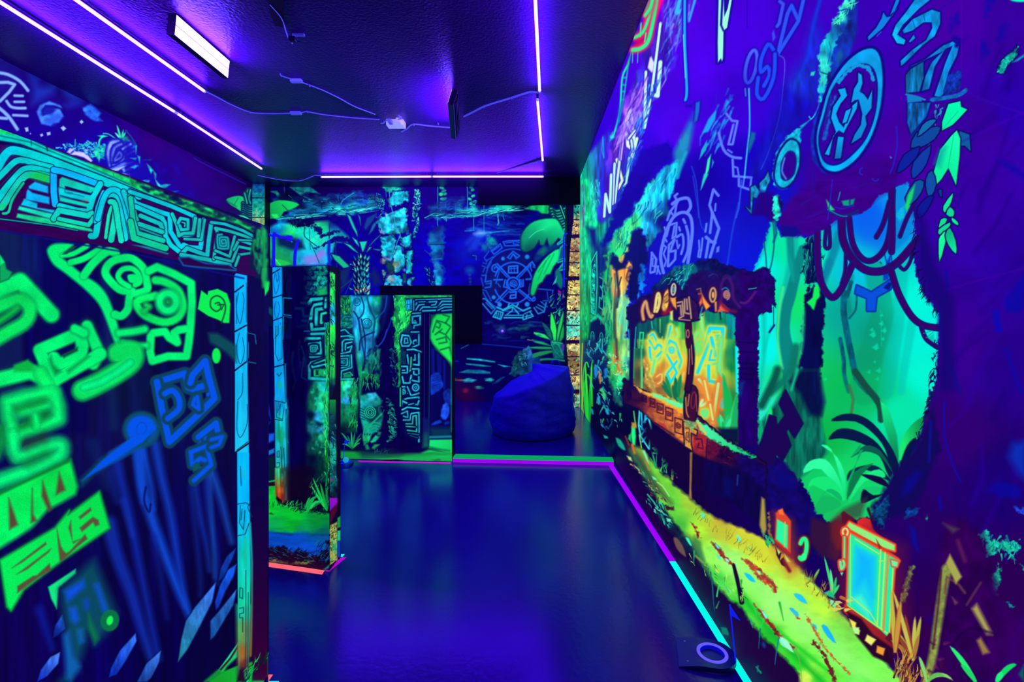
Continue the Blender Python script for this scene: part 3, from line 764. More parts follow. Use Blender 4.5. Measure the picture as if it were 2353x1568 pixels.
    s.scatter('640,600 740,560 600,1090 460,1440 420,1500 560,1000', 60, ['20a0f8', '0a3cc0', '40d0f8', '1008a0', '0a60c8'], (40, 120), (6, 16), 110, seed=23, jit=16, f=3, a=.75)
    s.line('890,-20 860,90 880,80', 26, '30c0f0', f=4, sm=3); s.line('1000,-20 950,150', 18, '30a8f0', f=4)
    s.line('920,-10 920,300 935,640 925,720', 18, '18b0f8', f=3, sm=3, out=(4, '1c08b0')); s.line('910,250 925,560', 6, '60e8ff', f=2)
    s.poly('720,1050 800,1010 830,1090 790,1180 700,1210 640,1330 570,1450 520,1568 460,1640 390,1640 440,1450 540,1250 600,1090', '04009a', f=10, rag=(14, 8))
    s.fr = R3
    s.poly('590,0 800,0 730,80 690,180 560,370 440,540 340,690 300,660 360,540 500,200', '02008c', f=8, rag=(14, 8))
    s.fr = R1
    # mint drips
    s.poly('1165,-20 1205,-20 1195,420 1190,440 1180,420 1160,450 1158,300', 'a0ffd8', f=2, out=(6, '100890'))
    s.poly('1200,-20 1205,120 1230,60 1245,-20 1262,-20 1225,200 1205,215 1190,180', 'a0ffd0', f=2, out=(5, '100890'))
    s.fr = R2
    s.line('208,0 210,200', 3, '0a0878', f=2)
    # small rock scraps
    s.fr = R1
    s.poly('1000,740 1030,730 1025,800 1010,870 990,880', '1468d0', f=4, out=(3, '0a0890')); s.poly('920,755 980,750 970,775 925,775', '1408a8', f=3)
    s.scatter('1050,960 1150,780 1240,600 1254,800 1150,1100 1040,1150', 36, ['1890e8', '20c0e8', '0418a8', '0a70d0'], (40, 130), (8, 22), 116, seed=31, jit=14, f=4, a=.7)
    s.poly('1110,1110 1095,1220 1040,1360 1070,1240 1085,1150', '20f0a0', f=3, grad=(1110, 1110, 1040, 1360, '60ffb0')); s.poly('1080,1010 1075,1080 1025,1150 1040,1080', '10b0c8', f=3); s.poly('1150,785 1140,860 1090,950 1045,960 1090,860', '1aa0f0', f=4); s.poly('1120,1150 1130,1170 1115,1210', '18b8c8', f=3)
    s.wash('900,1000,10c890 950,900,04a8c8 900,1150,06b8a0 980,860,0a60a8', poly='980,810 990,880 950,1080 900,1200 860,1280 840,1100', f=14, a=.75)
    s.line('940,980 905,1080 890,1010', 10, '0a90e0', f=6, sm=3); s.line('930,1100 890,1200 870,1280', 14, '0cc0d0', f=8, sm=3)
    s.line('970,1200 1000,1300 1015,1450 1020,1568', 6, '1450d8', f=3, sm=3); s.line('1145,680 1148,800', 4, '2020c0', f=2)
    # ---- pale blue sky emblems
    P = '5c7cff'
    s.fr = R3
    def pb(p, w=20, sm=0, closed=False, c=P): s.line(p, w * 1.2, c, f=2.5, sm=sm, closed=closed)
    s.line('1145,20 1190,300 1220,460 1250,510', 7, '1c48e0', f=4, sm=4); s.line('1558,260 1500,520 1455,820', 9, '1c50e0', f=5, sm=3)
    pb('915,415 940,340 1010,250 980,200 1005,180', 18); pb('960,270 1020,230 1100,220 1125,290 1100,340', 24, 4); pb('940,340 980,380 1000,260', 16)
    pb('880,890 855,760 870,640 920,480 980,380 1060,345 1120,380 1140,480 1130,620 1100,800', 24, 4)
    pb('1060,410 1075,440', 20); pb('1085,470 1105,560 1100,690 1060,790', 20, 3)
    pb('940,460 1000,440 990,560 960,580 980,470', 16); pb('890,480 910,560 930,480', 14); pb('885,560 910,610', 14)
    pb('920,830 930,640 980,590 940,700 990,690 985,770 930,830', 18); pb('1000,570 1050,545 1060,640 1040,720', 18, 3); pb('1000,600 1010,670 1025,640', 14)
    pb('880,640 905,660 880,720 905,780 890,830', 14); pb('1020,480 1030,510', 16)
    pb('775,710 815,770 800,880 765,890', 18); pb('775,710 760,880', 14); pb('785,760 780,830 800,830', 12); pb('820,830 850,900', 14); pb('835,830 820,900', 12)
    pb('1375,195 1330,140 1295,280 1320,350 1300,530', 20); pb('1320,350 1380,490 1300,750', 22); pb('1265,570 1310,610 1345,620', 24); pb('1285,610 1262,750', 20); pb('1350,270 1345,330', 14); pb('1268,450 1258,520', 16)
    pb('1232,580 1222,690 1205,680 1200,600', 14); pb('1218,700 1210,750 1192,745 1200,690', 14); s.poly('1360,660 1385,650 1380,700 1355,710', P, f=3)
    s.poly('1285,0 1255,60 1215,145 1230,60 1245,0', '18d8c0', f=4)
    s.fr = R2
    C1 = '3a6cf8'
    pb('60,820 100,870 140,875 105,1040 75,1040 110,900', 14); pb('5,960 40,1080 100,1130 165,1140', 16, 3); pb('105,1150 110,1270 240,1280', 14); pb('110,1200 140,1210 150,1270', 10); pb('150,1290 150,1340 235,1370', 14); pb('240,1280 230,1370', 12); pb('190,1280 180,1340', 9); pb('70,1080 100,1100', 10)
    def db(p, w=26, sm=0, closed=False, c='1a4cf4', grad=None): s.line(p, w, c, f=3, sm=sm, closed=closed, out=(4, '1808a8'), grad=grad)
    db('620,-20 580,150 430,390 500,100 530,40 580,150', 26, c='2a54f0'); db('445,10 470,30 440,170 425,190', 24, c='3a50f0'); s.poly('400,215 415,270 395,300 388,240', '3050e8', f=3)
    db(ell(238, 480, 36, 120, 12), 24, closed=True, c='5068f8', grad=(240, 350, 220, 620, '3040e0')); db('195,640 200,690', 12, c='4a60f0')
    db('400,360 360,320 310,430 310,520 355,480 370,540 330,620', 26, 3); db('410,390 400,560 330,710 280,680 290,560', 26, 3)
    s.line('440,400 480,440 470,620 440,850 370,1080 310,1220', 5, '4868f0', f=2, sm=4)
    s.line('222,640 228,900 210,1080 190,1280', 10, '30d0f0', f=3, sm=4)
    s.line('170,1300 150,1500 130,1568', 8, '3068f0', f=4)
    s.poly('740,-20 700,140 660,280 690,150', '0a38e0', f=8); s.line('740,-20 690,170 640,420 560,600', 20, '0838d8', f=10, sm=3)
    s.wash('640,450,0838d8 560,600,0a48d0 480,700,0418b8 430,800,0418b0 660,650,0430b8 600,780,0410a8 300,1200,0a28a8 380,1150,0820a0', poly='700,150 620,420 450,640 380,900 250,1250 330,1240 420,1100 590,910 730,740 740,500 760,300', f=40, a=.7, tex=(14, 40, .4))
    s.poly('240,950 270,960 265,1000 225,1100 215,1050', '0a6a90', f=6)
    # ---- broken stone arch, discs and leaves
    s.poly('910,-20 1005,-20 1000,250 900,520 830,640 800,640 730,740 720,560 745,330 830,190 900,60', '0c2c98', f=8, tex=(16, 30, .5))
    s.wash('940,20,40ffd0 880,120,40ffe0 790,300,10d8e0 760,450,30f0d8 770,560,30e8d8 740,660,18c8e0 850,260,0c70b0 900,200,0a3898 830,420,0a60a8 960,100,0828a0', poly='900,10 1000,-20 960,120 880,260 840,330 815,480 800,540 770,660 735,740 725,640 745,540 725,400 760,280 830,200 830,150 815,140 860,120 870,60', f=5, rag=(8, 8), tex=(10, 24, .35))
    s.scatter('830,150 1000,-10 960,60 870,160', 24, ['60ffc0', '30ffa8', '08308c'], (30, 80), (5, 12), -50, seed=41, jit=50)
    s.line('740,520 800,540', 7, '04145c', f=2); s.line('800,300 815,360 790,460', 4, '044a80', f=2); s.poly('850,400 890,350 900,400 860,480', '0a6890', f=6, a=.7); s.poly('670,520 700,515 690,545 665,545', '20d8c0', f=3)
    s.poly('730,740 700,830 600,930 590,910 680,850 720,780', '10b8d0', f=4, tex=(8, 8, .4)); s.line('655,840 670,860 690,840', 5, '40ffd0', f=2)
    # great disc
    PU = '360098'
    s.poly('690,860 730,800 760,1060 860,1240 760,1250 680,1150 665,1000', '0a2ca8', f=4, tex=(8, 14, .4))
    s.poly('745,830 800,640 900,480 1010,380 1110,350 1165,410 1185,560 1170,760 1110,970 1010,1130 900,1220 820,1235 750,1190 715,1060 715,950', '08a0e8', f=3, out=(7, '0a0878'), grad=(1000, 400, 820, 1200, '00b4f8'), tex=(30, 30, .14), sm=3)
    s.poly('770,850 830,650 930,520 1010,475 1080,475 1125,530 1140,650 1120,830 1060,990 970,1100 880,1170 810,1180 760,1140 735,1040 740,950', PU, f=3, sm=3, out=(4, '04107c'))
    s.line('870,590 930,520 1010,470 1080,490 1120,570', 24, '0a98d8', f=3, sm=4, rag=(6, 5)); s.line('770,1000 800,860 840,700', 20, '0a60c0', f=5, sm=3, rag=(6, 6))
    s.line('815,690 770,900', 10, '0a3090', f=3)
    D = '06a8f0'
    s.poly('1010,525 1035,540 1040,600 1020,660 1050,680 1080,720 1110,650 1105,780 1060,840 1070,900 1030,990 960,1035 985,970 1030,900 1040,820 1020,740 990,720 960,740 980,640 1010,590', D, f=2, out=(4, '060868'), grad=(1030, 540, 980, 1030, '0880c8'))
    s.poly('865,645 915,635 930,690 880,750 850,820 870,880 905,920 970,760 1005,730 1000,780 930,910 905,960 870,940 830,980 800,1120 770,1110 850,950 815,850 830,770 885,690', D, f=2, out=(4, '060868'))
    s.poly('895,890 920,800 960,780 925,880', D, f=2, out=(3, '060868')); s.poly('865,985 905,990 885,1140 840,1145', D, f=2, out=(4, '060868'), grad=(880, 990, 860, 1140, '0a70b0'))
    # small disc and rubble
    s.poly('600,920 560,930 440,1050 410,1130 390,1280 400,1330 460,1360 480,1200 590,1010', '0cb4d0', f=4, rag=(8, 6), tex=(10, 10, .4))
    s.poly('470,1060 520,1010 570,1030 585,1100 580,1200 540,1300 480,1350 430,1330 410,1260 430,1140', '0cb8d8', f=3, sm=3, out=(5, '061068'), tex=(14, 14, .25)); s.poly('475,1150 510,1100 545,1110 555,1170 540,1250 500,1290 465,1280 460,1200', '2c0088', f=3, sm=3, out=(4, '062078')); s.line('480,1140 460,1230 490,1290', 12, '5080e8', f=3, sm=3)
    s.line('400,1290 440,1360 500,1360', 8, '1030c0', f=3, sm=3)
    s.poly('235,1350 265,1335 300,1380 300,1320 340,1280 360,1240 375,1300 350,1350 330,1420 310,1430 300,1390 280,1430 250,1420 240,1540 200,1490 235,1520', '1490c0', f=3, tex=(8, 12, .5), out=(3, '081050'))
    s.fr = R4
    s.poly('300,120 400,140 440,330 400,360 330,300 250,300', '200078', f=10)
    s.poly('395,160 425,150 450,200 440,260 450,300 430,340 400,320', '20e8c0', f=4, rag=(5, 6), tex=(8, 8, .5)); s.poly('430,150 470,210 460,280 430,200', '04104c', f=4); s.poly('550,160 545,200 525,220 530,190', '0a60b0', f=3)
    # ---- bright forest clearing
    s.fr = None
    s.wash('1740,620,00f0e8 1800,560,00e8a0 1830,700,0ae468 1860,600,04e8b0 1760,800,00f8e8 1830,860,20dc40 1930,450,0a74f0 2000,500,0060f0 2060,480,06a0f0 1960,620,00c4e0 1940,720,02a894 2000,760,04a080 2100,700,00f8d8 2100,800,00f4d8 1930,880,06c050 2010,900,06c46c '
           '2120,860,00f8d0 2060,950,04e8a8 1900,1000,08b840 1950,1100,10d860 1900,1170,10c858 1745,950,20e8c0 1740,730,00f4f0 1990,830,06a468 2130,760,00f4e0',
           poly='1771,512 1758,553 1745,591 1730,630 1722,700 1720,1010 1760,1030 1830,1080 1870,1160 1900,1200 2000,1190 2040,1120 2090,1040 2120,960 2150,880 2154,800 2157,722 2140,700 2120,670 2105,630 2100,590 2105,540 2098,485 2085,420 2060,430 1950,480 1900,520 1860,545 1796,545 1780,512', f=4, rag=(8, 5))
    s.fr = R4
    s.poly('380,350 300,600 250,720 330,540', '0a58c0', f=14, a=.6)
    # distant pale trunks
    for p, w, w2, c, a in (('530,440 540,650 500,850 480,1050', 90, 80, '04b4a0', .8), ('1330,640 1290,1100 1210,1568', 90, 110, '02b8a4', .5), ('1400,1060 1340,1400 1320,1568', 70, 50, '02c8b0', .6), ('330,1010 330,1300 300,1568', 34, 24, '04c8a8', .8), ('330,1280 380,1100', 20, 12, '04c8a8', .8),
                           ('870,440 800,660 740,780', 70, 40, '0288a0', .9), ('1130,700 1180,1000 1100,1300 1050,1568', 150, 200, '049868', .55), ('950,740 920,860 940,1000', 60, 60, '048878', .7), ('800,640 760,800', 60, 40, '04809c', .7)):
        s.line(p, w, c, f=8, a=a, sm=4, w2=w2)
    s.poly('1020,320 1050,480 1180,560 1230,420 1230,200 1130,240', '0868e8', f=30, a=.5)
    # left slender tree with fork
    s.line('610,540 560,720 520,880 480,1000 470,1150 500,1300 540,1568', 60, '048078', f=4, sm=5, w2=120, a=.95); s.line('520,460 530,620 560,760', 50, '048880', f=5, sm=3, a=.9); s.poly('500,540 510,640 530,770 550,780 540,640', '04a890', f=6, a=.6)
    s.line('470,820 440,1000 430,1200 460,1400', 20, '40e890', f=6, sm=4); s.line('395,340 405,480 390,620 370,700', 10, '02586c', f=3, sm=3); s.line('410,340 420,430 400,490', 16, '025a80', f=4); s.line('330,480 345,600 350,690', 8, '02405c', f=3)
    # mossy hanging curtain and dark trunk
    s.poly('640,460 720,420 740,640 735,780 680,790 650,880 640,760 610,700 625,560', '020c3c', f=5, rag=(8, 12)); s.scatter('640,480 700,440 700,780 620,740', 40, ['0aa888', '02082c', '0c8a80', '03305c'], (40, 110), (5, 11), 95, seed=51, jit=10)
    s.poly('630,880 690,800 775,860 775,920 750,1250 760,1300 730,1450 735,1568 500,1568 560,1440 600,1300 610,1100', '03083a', f=5, tex=(14, 60, .4), rag=(10, 6)); s.line('615,1000 600,1250 550,1400 520,1568', 26, '2ac880', f=8, sm=4, a=.8); s.line('600,1400 590,1568', 16, '20b878', f=6); s.line('560,1250 520,1440 380,1568', 60, '06785c', f=10, sm=3)
    s.poly('690,820 720,800 735,880 710,910 690,980 665,950 640,925 680,890', '10f050', f=4, sm=2)
    # thin crooked saplings
    for p, w in (('910,860 905,990 930,1150 960,1300 1000,1470 1080,1568', 46), ('960,780 930,880', 30), ('1000,880 990,980 945,1040', 14), ('880,1190 905,1330 910,1450 940,1568', 30), ('990,1470 1080,1568', 34)):
        s.line(p, w, '025c6c', f=3, sm=4, tex=(8, 16, .3))
    for x, y, r in ((1120, 1160, 30), (1180, 1080, 22), (1200, 1130, 26), (1140, 1250, 30), (1180, 1020, 14), (1110, 1125, 16), (1160, 1420, 26), (1090, 1430, 20), (1130, 1355, 10), (1190, 1190, 16), (775, 1480, 16), (1150, 1480, 20)):
        s.poly([(x - r, y), (x - r * .3, y - r * .5), (x + r * .2, y - r), (x + r * .6, y + r * .2), (x, y + r * .7)], '08e4b0', f=4, a=.7)
    s.line('1170,980 1180,1240', 4, '06d0a0', f=2, a=.7)
    s.poly('1000,805 1105,855 1240,765 1260,790 1240,830 1140,885 1130,985 1075,985 1075,895 990,860', '0450d8', f=2, out=(4, '0238a0')); s.poly('1190,820 1230,780 1255,790 1230,840', '041880', f=3)
    s.poly('1190,700 1190,770 1230,760 1250,560 1220,620', '0440c0', f=4); s.line('1190,540 1220,660 1255,660 1240,500', 8, '0a2890', f=3)
    # upper right pane and lianas
    s.poly('1280,100 1365,60 1350,200 1400,260 1405,420 1360,480 1270,560', '0478d0', f=8, a=.55)
    s.poly('1310,250 1340,230 1345,310 1310,340 1280,300', '06c8e0', f=5, a=.7)
    V = '36005c'
    for p, w in (('890,320 900,470 960,600 1060,690 1180,700 1290,640 1400,520 1440,470', 42), ('945,320 970,500 1040,610 1120,620 1200,540 1240,400 1260,120', 28), ('715,420 720,640 750,800 820,890 880,840 930,740 970,650', 34), ('1245,690 1300,860 1390,1020 1480,1090 1590,1110', 34), ('1250,60 1255,400 1250,560', 34),
                 ('1235,200 1190,360 1140,455', 20), ('780,380 770,520 805,520 800,380', 12), ('1465,1110 1500,1190 1580,1250', 18), ('1295,650 1340,690 1380,640 1400,570', 10), ('1430,180 1360,320 1310,450', 16), ('920,580 915,700 890,790', 12)):
        s.line(p, w, V, f=2, sm=5, out=(3, '08186c'))
    s.scatter('1040,640 1240,640 1220,720 1100,710', 8, ['1a1070'], (12, 30), (8, 14), 40, seed=3)
    s.line('1480,1150 1540,1130', 5, '08a088', f=2); s.line('1500,1180 1550,1140', 5, '08a088', f=2); s.poly('1510,1180 1555,1150 1560,1220', '0ac8a8', f=3)
    # purple stone mass carrying the disc
    s.poly('480,240 560,150 700,50 800,20 880,10 960,-30 1040,-90 1140,-130 1280,-130 1290,20 1240,110 1150,150 1050,240 880,310 760,370 660,420 560,430 480,420', '380084', f=26, tex=(40, 20, .12))
    s.poly('440,350 480,240 560,150 700,110 1000,70 1280,0 1290,40 1240,120 1160,160 1100,250 1020,290 880,330 810,360 760,400 660,440 600,425 560,450 460,450 455,380', '380080', f=4, rag=(20, 8), tex=(40, 20, .15))
    s.poly('455,370 560,380 600,425 550,450 460,445', '0c0c80', f=4)
    s.poly('780,185 840,260 800,270', '20d860', f=4); s.poly('890,195 945,185 945,230 905,228', '06a078', f=4); s.poly('955,185 985,178 975,220 950,225', '06907c', f=4)
    s.line('800,265 870,300 960,290 1010,260', 16, '042c5c', f=4, sm=3); s.line('790,255 880,300 930,305', 6, '0a98b8', f=2, sm=3); s.line('880,130 865,190', 6, '0aa0c8', f=2); s.line('845,240 900,250 980,230', 5, '0a30d0', f=2, sm=3); s.line('825,40 800,250 790,330', 6, '1428d0', f=2, sm=3)
    s.scatter('560,60 1160,-60 1120,160 700,330', 14, ['2a0060', '44008c', '1a1a9c'], (60, 200), (4, 9), -15, seed=14, f=5, a=.7)
    s.fr = R2
    s.line('1285,910 1290,1050 1265,1180 1240,1250', 7, '1428e0', f=3, sm=4); s.line(ell(1040, 1235, 20, 24, 0, 90, 270), 6, '2030d8', f=3); s.line(ell(1135, 1285, 22, 20, 0, 20, 170), 6, '2030d8', f=3); s.poly('1235,1125 1255,1135 1245,1145', '3080e0', f=2); s.line('540,1370 530,1470', 12, '1810a0', f=6, a=.7); s.line('680,1230 690,1380', 14, '1810a0', f=8, a=.6)
    # right carved fragments
    E = '0890d8'
    s.poly('1550,-20 1450,60 1330,180 1290,250 1350,290 1340,320 1290,310 1255,250 1280,180 1360,80 1430,-20', E, f=2, out=(4, '0a0878'), grad=(1450, 0, 1290, 300, '08b0e0'), tex=(14, 14, .25)); s.line('1590,70 1700,0', 4, '1010a0', f=2)
    s.poly('1330,220 1400,140 1540,70 1600,90 1600,170 1560,260 1470,330 1350,450 1320,475 1315,440 1400,360 1500,290 1545,200 1540,160 1480,160 1400,220 1340,240', E, f=2, out=(4, '0a0878'), tex=(12, 26, .3)); s.poly('1375,300 1410,250 1420,275 1385,305', E, f=2, out=(3, '0a0878'))
    for p in ('1400,140 1420,200', '1480,95 1490,150', '1440,330 1460,300', '1400,360 1410,400'): s.line(p, 4, '043c88', f=2)
    s.poly('1190,90 1215,125 1255,115 1300,20 1310,-20 1290,-20 1240,110 1290,60 1190,200 1120,260 1085,290 1080,265 1140,200 1180,130', '0a80e0', f=2, out=(4, '0a0878')); s.line('1175,230 1145,260', 7, '1060d8', f=2)
    s.poly('1385,480 1480,440 1620,330 1690,300 1735,330 1720,400 1660,520 1620,680 1600,700 1560,690 1590,600 1640,450 1690,330 1640,350 1560,480 1540,560 1520,640 1470,655 1490,560 1540,450 1620,370', '0a80c8', f=2, out=(5, '100880'), tex=(10, 30, .4))
    s.poly('1355,540 1385,500 1480,445 1480,560 1450,660 1355,670', '0a70a8', f=3, tex=(6, 40, .5), out=(3, '0a0858')); s.poly('1660,540 1750,500 1755,560 1740,650 1640,690 1620,660', '0a2c90', f=4, tex=(8, 8, .6))
    s.line('1540,720 1720,690 1785,650', 30, '0c60a8', f=3, sm=3, tex=(8, 8, .4)); s.line('1355,680 1440,700 1490,720', 10, '12a0c8', f=3); s.poly('1365,740 1530,740 1500,840 1390,970 1365,880', '0a60a8', f=4, tex=(7, 26, .6), out=(3, '0a0868')); s.poly('1390,970 1530,840 1560,900 1420,1080 1390,1060', '08248c', f=6); s.poly('1360,675 1365,740 1470,730 1460,700', '0c80c0', f=3)
    s.line('1700,270 1740,290 1720,330', 30, '120890', f=6)
    # ivy
    def leaf(p, c, c2=None, g=None): s.poly(p, c, f=2, sm=2, out=(3, '080850'), grad=(*g, c2) if g else None)
    s.scatter('1560,760 1640,740 1560,1060 1500,1060', 30, ['04207c', '0c80a8', '020a50', '10a8b8'], (20, 60), (6, 14), 110, seed=61, jit=40)
    leaf('1390,1060 1430,960 1540,920 1600,920 1560,1000 1460,1060', '0a4898'); leaf('1290,1240 1340,1120 1450,1060 1420,1140 1340,1220', '0a2098'); leaf('1400,1280 1410,1170 1530,1050 1500,1180 1440,1260', '0a3ca0')
    leaf('1475,900 1530,865 1570,870 1500,940 1440,980', '0a70a8')
    s.poly('1615,940 1615,880 1660,750 1745,730 1750,770 1795,790 1740,850 1690,900', '08f0a0', f=2, out=(3, '080850'), grad=(1640, 930, 1740, 740, '00ffb0')); s.line('1620,930 1730,800', 4, '06c880', f=2)
    s.poly('1740,945 1810,970 1820,1090 1780,1050 1740,1050', '0a5c98', f=2, out=(3, '080850'))
    s.poly('1720,940 1745,1000 1740,1120 1715,1335 1660,1210 1610,1290 1570,1335 1555,1240 1600,1080 1680,980', '08f098', f=2, out=(3, '080850'), grad=(1600, 1200, 1730, 1000, '18ffb0')); s.poly('1560,1180 1600,1080 1640,1060 1600,1200', '0690a0', f=16, a=.7); s.line('1700,960 1660,1200', 4, '06c880', f=2)
    leaf('1500,1290 1540,1230 1570,1330 1530,1420 1505,1380', '0a50a0'); leaf('1350,1430 1420,1310 1480,1310 1460,1390 1390,1470', '0a5898'); s.poly('1345,1490 1370,1400 1420,1330 1400,1430 1360,1530', '14d860', f=5); leaf('1440,1500 1500,1430 1550,1420 1500,1520 1450,1568', '0a1890'); leaf('1590,1370 1610,1370 1610,1420 1595,1400', '0a3890')
    s.fr = R4
    leaf('1630,275 1625,230 1690,140 1680,200 1650,260', '10e898'); leaf('1645,290 1670,240 1700,270 1690,310', '0ed890'); leaf('1590,410 1605,330 1645,320 1640,350', '10e090'); leaf('1590,400 1670,350 1660,390 1600,440', '0cd890'); leaf('1595,630 1590,500 1600,450 1650,410 1630,520', '10f090', '20ffa0', (1600, 600, 1640, 420)); leaf('1640,440 1670,390 1710,480 1715,575 1660,510', '0ab880', '0cf098', (1650, 440, 1710, 560)); leaf('1685,315 1725,345 1728,370 1690,345', '10e898')
    s.fr = R2
    s.poly('2010,520 2040,450 2160,340 2150,400 2100,460 2050,520', '10b098', f=4, rag=(6, 6), tex=(8, 8, .5), out=(4, '080858')); s.poly('2120,450 2205,390 2205,410 2160,440', '0c98b0', f=4); s.poly(ell(2180, -10, 80, 24), '10ffc0', f=4)
    for p in ('1940,-20 1920,120 1960,90 2000,0', '1680,150 1740,80 1730,160 1670,220', '1890,300 1940,290 1950,400 1900,430', '2040,200 2090,180 2070,260 2010,300', '2000,1140 2100,1180 2205,1270 2160,1260'): s.poly(p, '0c08a0', f=16, a=.8, rag=(10, 10))
    # seams and creases of the banner
    s.line('1755,-20 1755,500', 4, '5008a8', f=3, a=.6); s.line('1885,-20 1885,420', 4, '5800a0', f=3, a=.5); s.line('1800,680 2205,820', 6, '4408b0', f=6, a=.5); s.line('1760,1020 2205,810', 7, '4000c0', f=8, a=.6)
    s.fr = R4
    s.line('1620,840 1900,760 2205,680', 8, '4a00a0', f=6, a=.6); s.poly('2060,910 2205,720 2205,980 2150,1000 2080,1000', '0808a0', f=10, a=.8); s.poly('1975,980 2025,980 2050,1140 1995,1140', '0808b0', f=6, a=.8); s.line('1640,880 1600,1000 1620,1200 1680,1400 1740,1568', 26, '0a0c88', f=10, sm=4, a=.8); s.line('1640,700 1660,820', 20, '0808a0', f=8, a=.8); s.line('2080,1270 2130,1420 2180,1568', 26, '0808a0', f=10, a=.7)
    # furry edge of the trunk
    s.poly('1405,270 1440,380 1440,640 1500,850 1600,1000 1590,1568 1700,1568 1700,900 1560,640 1480,300', '14046c', f=20, a=.8); s.scatter('1400,280 1440,400 1440,660 1500,860 1600,1010 1560,1020 1450,850 1400,600', 60, ['04083c', '0a0450', '06144c'], (24, 70), (6, 12), 120, seed=71, jit=30); s.scatter('1545,1200 1590,1180 1585,1568 1540,1568', 30, ['04083c', '0a0450'], (20, 50), (6, 12), 100, seed=72, jit=40)
    # ---- lower clearing: plants, ferns, stump, roots
    s.fr = R6
    s.poly('0,260 60,180 160,0 290,0 320,160 300,250 330,420 250,500 180,560 100,440 0,420', '06684c', f=10, tex=(10, 50, .5)); s.poly('140,60 200,0 285,0 315,160 300,230 240,230 190,120', '031038', f=14, tex=(8, 40, .4)); s.line('180,0 150,100', 14, '10b888', f=6); s.line('80,0 60,60 0,180', 40, '04583c', f=10, sm=3)
    s.fan(20, 470, '45,175 -20,240 60,260', 40, ['10e878', '06a868'], f=3); s.poly('-10,390 20,300 60,380 20,420', '06a878', f=6)
    s.poly('340,250 350,120 460,0 600,0 610,160 500,300', '06b450', f=30, a=.4)
    s.line('470,10 520,80 590,170 600,250', 34, '124c34', f=4, sm=3); s.line('440,80 460,150 450,220', 14, '407838', f=5)
    s.poly('595,150 640,200 680,330 690,460 650,400 610,260', '10f088', f=4, grad=(600, 160, 680, 420, '0a8a50'))
    DK = '051838'
    def blade(p, c=DK, c2=None, g=None): s.poly(p, c, f=3, sm=3, grad=(*g, c2) if g else None)
    blade('350,258 400,225 480,225 560,270 640,370 690,480 660,530 620,400 560,320 470,260'); blade('335,350 380,300 460,300 560,350 620,420 660,490 640,540 590,430 500,370 400,345'); blade('450,440 520,380 600,410 660,520 600,440 520,410', '0a5a40'); blade('430,560 440,510 520,480 590,490 650,560 600,540 520,500 460,520', '06203c')
    blade('690,460 700,360 750,280 810,240 800,320 740,400 710,470', '18e868', '0a9a48', (700, 330, 800, 300)); blade('700,465 730,380 775,340 770,400 730,460', '04143c')
    for p, c in (('420,650 300,500 210,520 240,460 320,450 380,530', '10e078'), ('410,660 260,580 230,620 250,550 340,540 400,610', '14e870'), ('415,650 400,560 350,400 300,380 380,440 420,540', '10d878'), ('430,660 440,540 510,400 450,440 500,370 480,450', '08a858'), ('440,660 500,540 590,500 620,540 520,560', '18e878'), ('450,660 520,590 640,600 560,620', '10c868'), ('400,660 320,610 280,690 330,600 390,620', '0cb860'), ('430,650 460,520 560,470 500,530', '06783c'), ('360,640 300,640 260,720 320,720 400,680', '10b858')):
        s.poly(p, c, f=3, sm=3, grad=(420, 660, 300, 500, '30ffa0') if c.endswith('78') else None)
    blade('500,525 600,540 640,590 560,560', '12082c'); blade('510,600 560,630 620,620 560,650 500,670', '061028')
    s.poly('640,560 700,460 720,470 790,380 860,200 900,400 760,700 600,760 540,690 600,630', '100850', f=12, rag=(14, 8)); s.poly('570,680 640,640 630,740 600,790 560,740', '06406c', f=8, rag=(8, 10), tex=(6, 6, .6))
    s.scatter('840,0 870,60 830,240 780,400 720,470 800,300 840,120', 40, ['06083c', '0a0c5c', '04203c'], (20, 50), (7, 14), 110, seed=81, jit=40)
    # dark angular arch foot
    s.poly('0,360 40,230 70,240 75,290 120,230 90,170 120,105 205,270 165,340 135,290 120,310 145,380 105,455 75,420 40,510 -60,480', '1a0448', f=3, out=(3, '081040'))
    s.poly('-140,420 40,480 110,470 170,530 190,610 240,660 260,710 320,770 350,840 370,900 300,940 180,900 120,800 0,640 -140,620', '10065c', f=6, rag=(12, 8), tex=(16, 16, .3)); s.poly('60,490 150,530 170,600 90,600', '080878', f=12, a=.7)
    s.poly('250,740 340,770 400,730 430,760 400,900 380,960 300,940 240,860', '30102c', f=10); s.poly('340,770 410,700 530,640 500,740 420,760', '3c3c28', f=12, a=.7)
    s.poly('345,775 380,760 440,790 420,900 380,900 350,850', '5a1808', f=12)
    # mossy strips and roots at right
    for p, c in (('1090,830 1130,800 1150,850 1200,860 1290,860 1300,900 1240,920 1200,890 1170,930 1130,940 1120,860', '12a890'), ('1150,1060 1190,960 1200,1010 1190,1080 1180,1140 1150,1100', '10a880'), ('740,990 765,990 750,1060 720,1160 690,1180 710,1100', '5a6838'), ('730,700 800,690 770,730 720,750', '083c8c'), ('1235,1170 1270,1190 1260,1210', '0a7a78'), ('1270,690 1320,700 1320,730 1280,710', '1c3cc0'), ('825,720 838,725 830,760', '2a807c'), ('1300,980 1320,975 1320,1010', '10b090')):
        s.poly(p, c, f=5, rag=(8, 8), tex=(6, 6, .5))
    s.scatter('1095,830 1300,850 1280,960 1130,940', 40, ['14c098', '0a7088', '1a0460', '18d8a0'], (16, 50), (6, 14), 80, seed=82, jit=50)
    s.poly('1260,370 1330,360 1330,560 1290,520 1240,440', '0a2cb0', f=24); s.poly('1180,560 1240,570 1310,600 1300,640 1200,640 1140,600', '080898', f=12, a=.8); s.poly('720,560 780,500 800,520 760,600 700,640', '0808a0', f=16, a=.6)
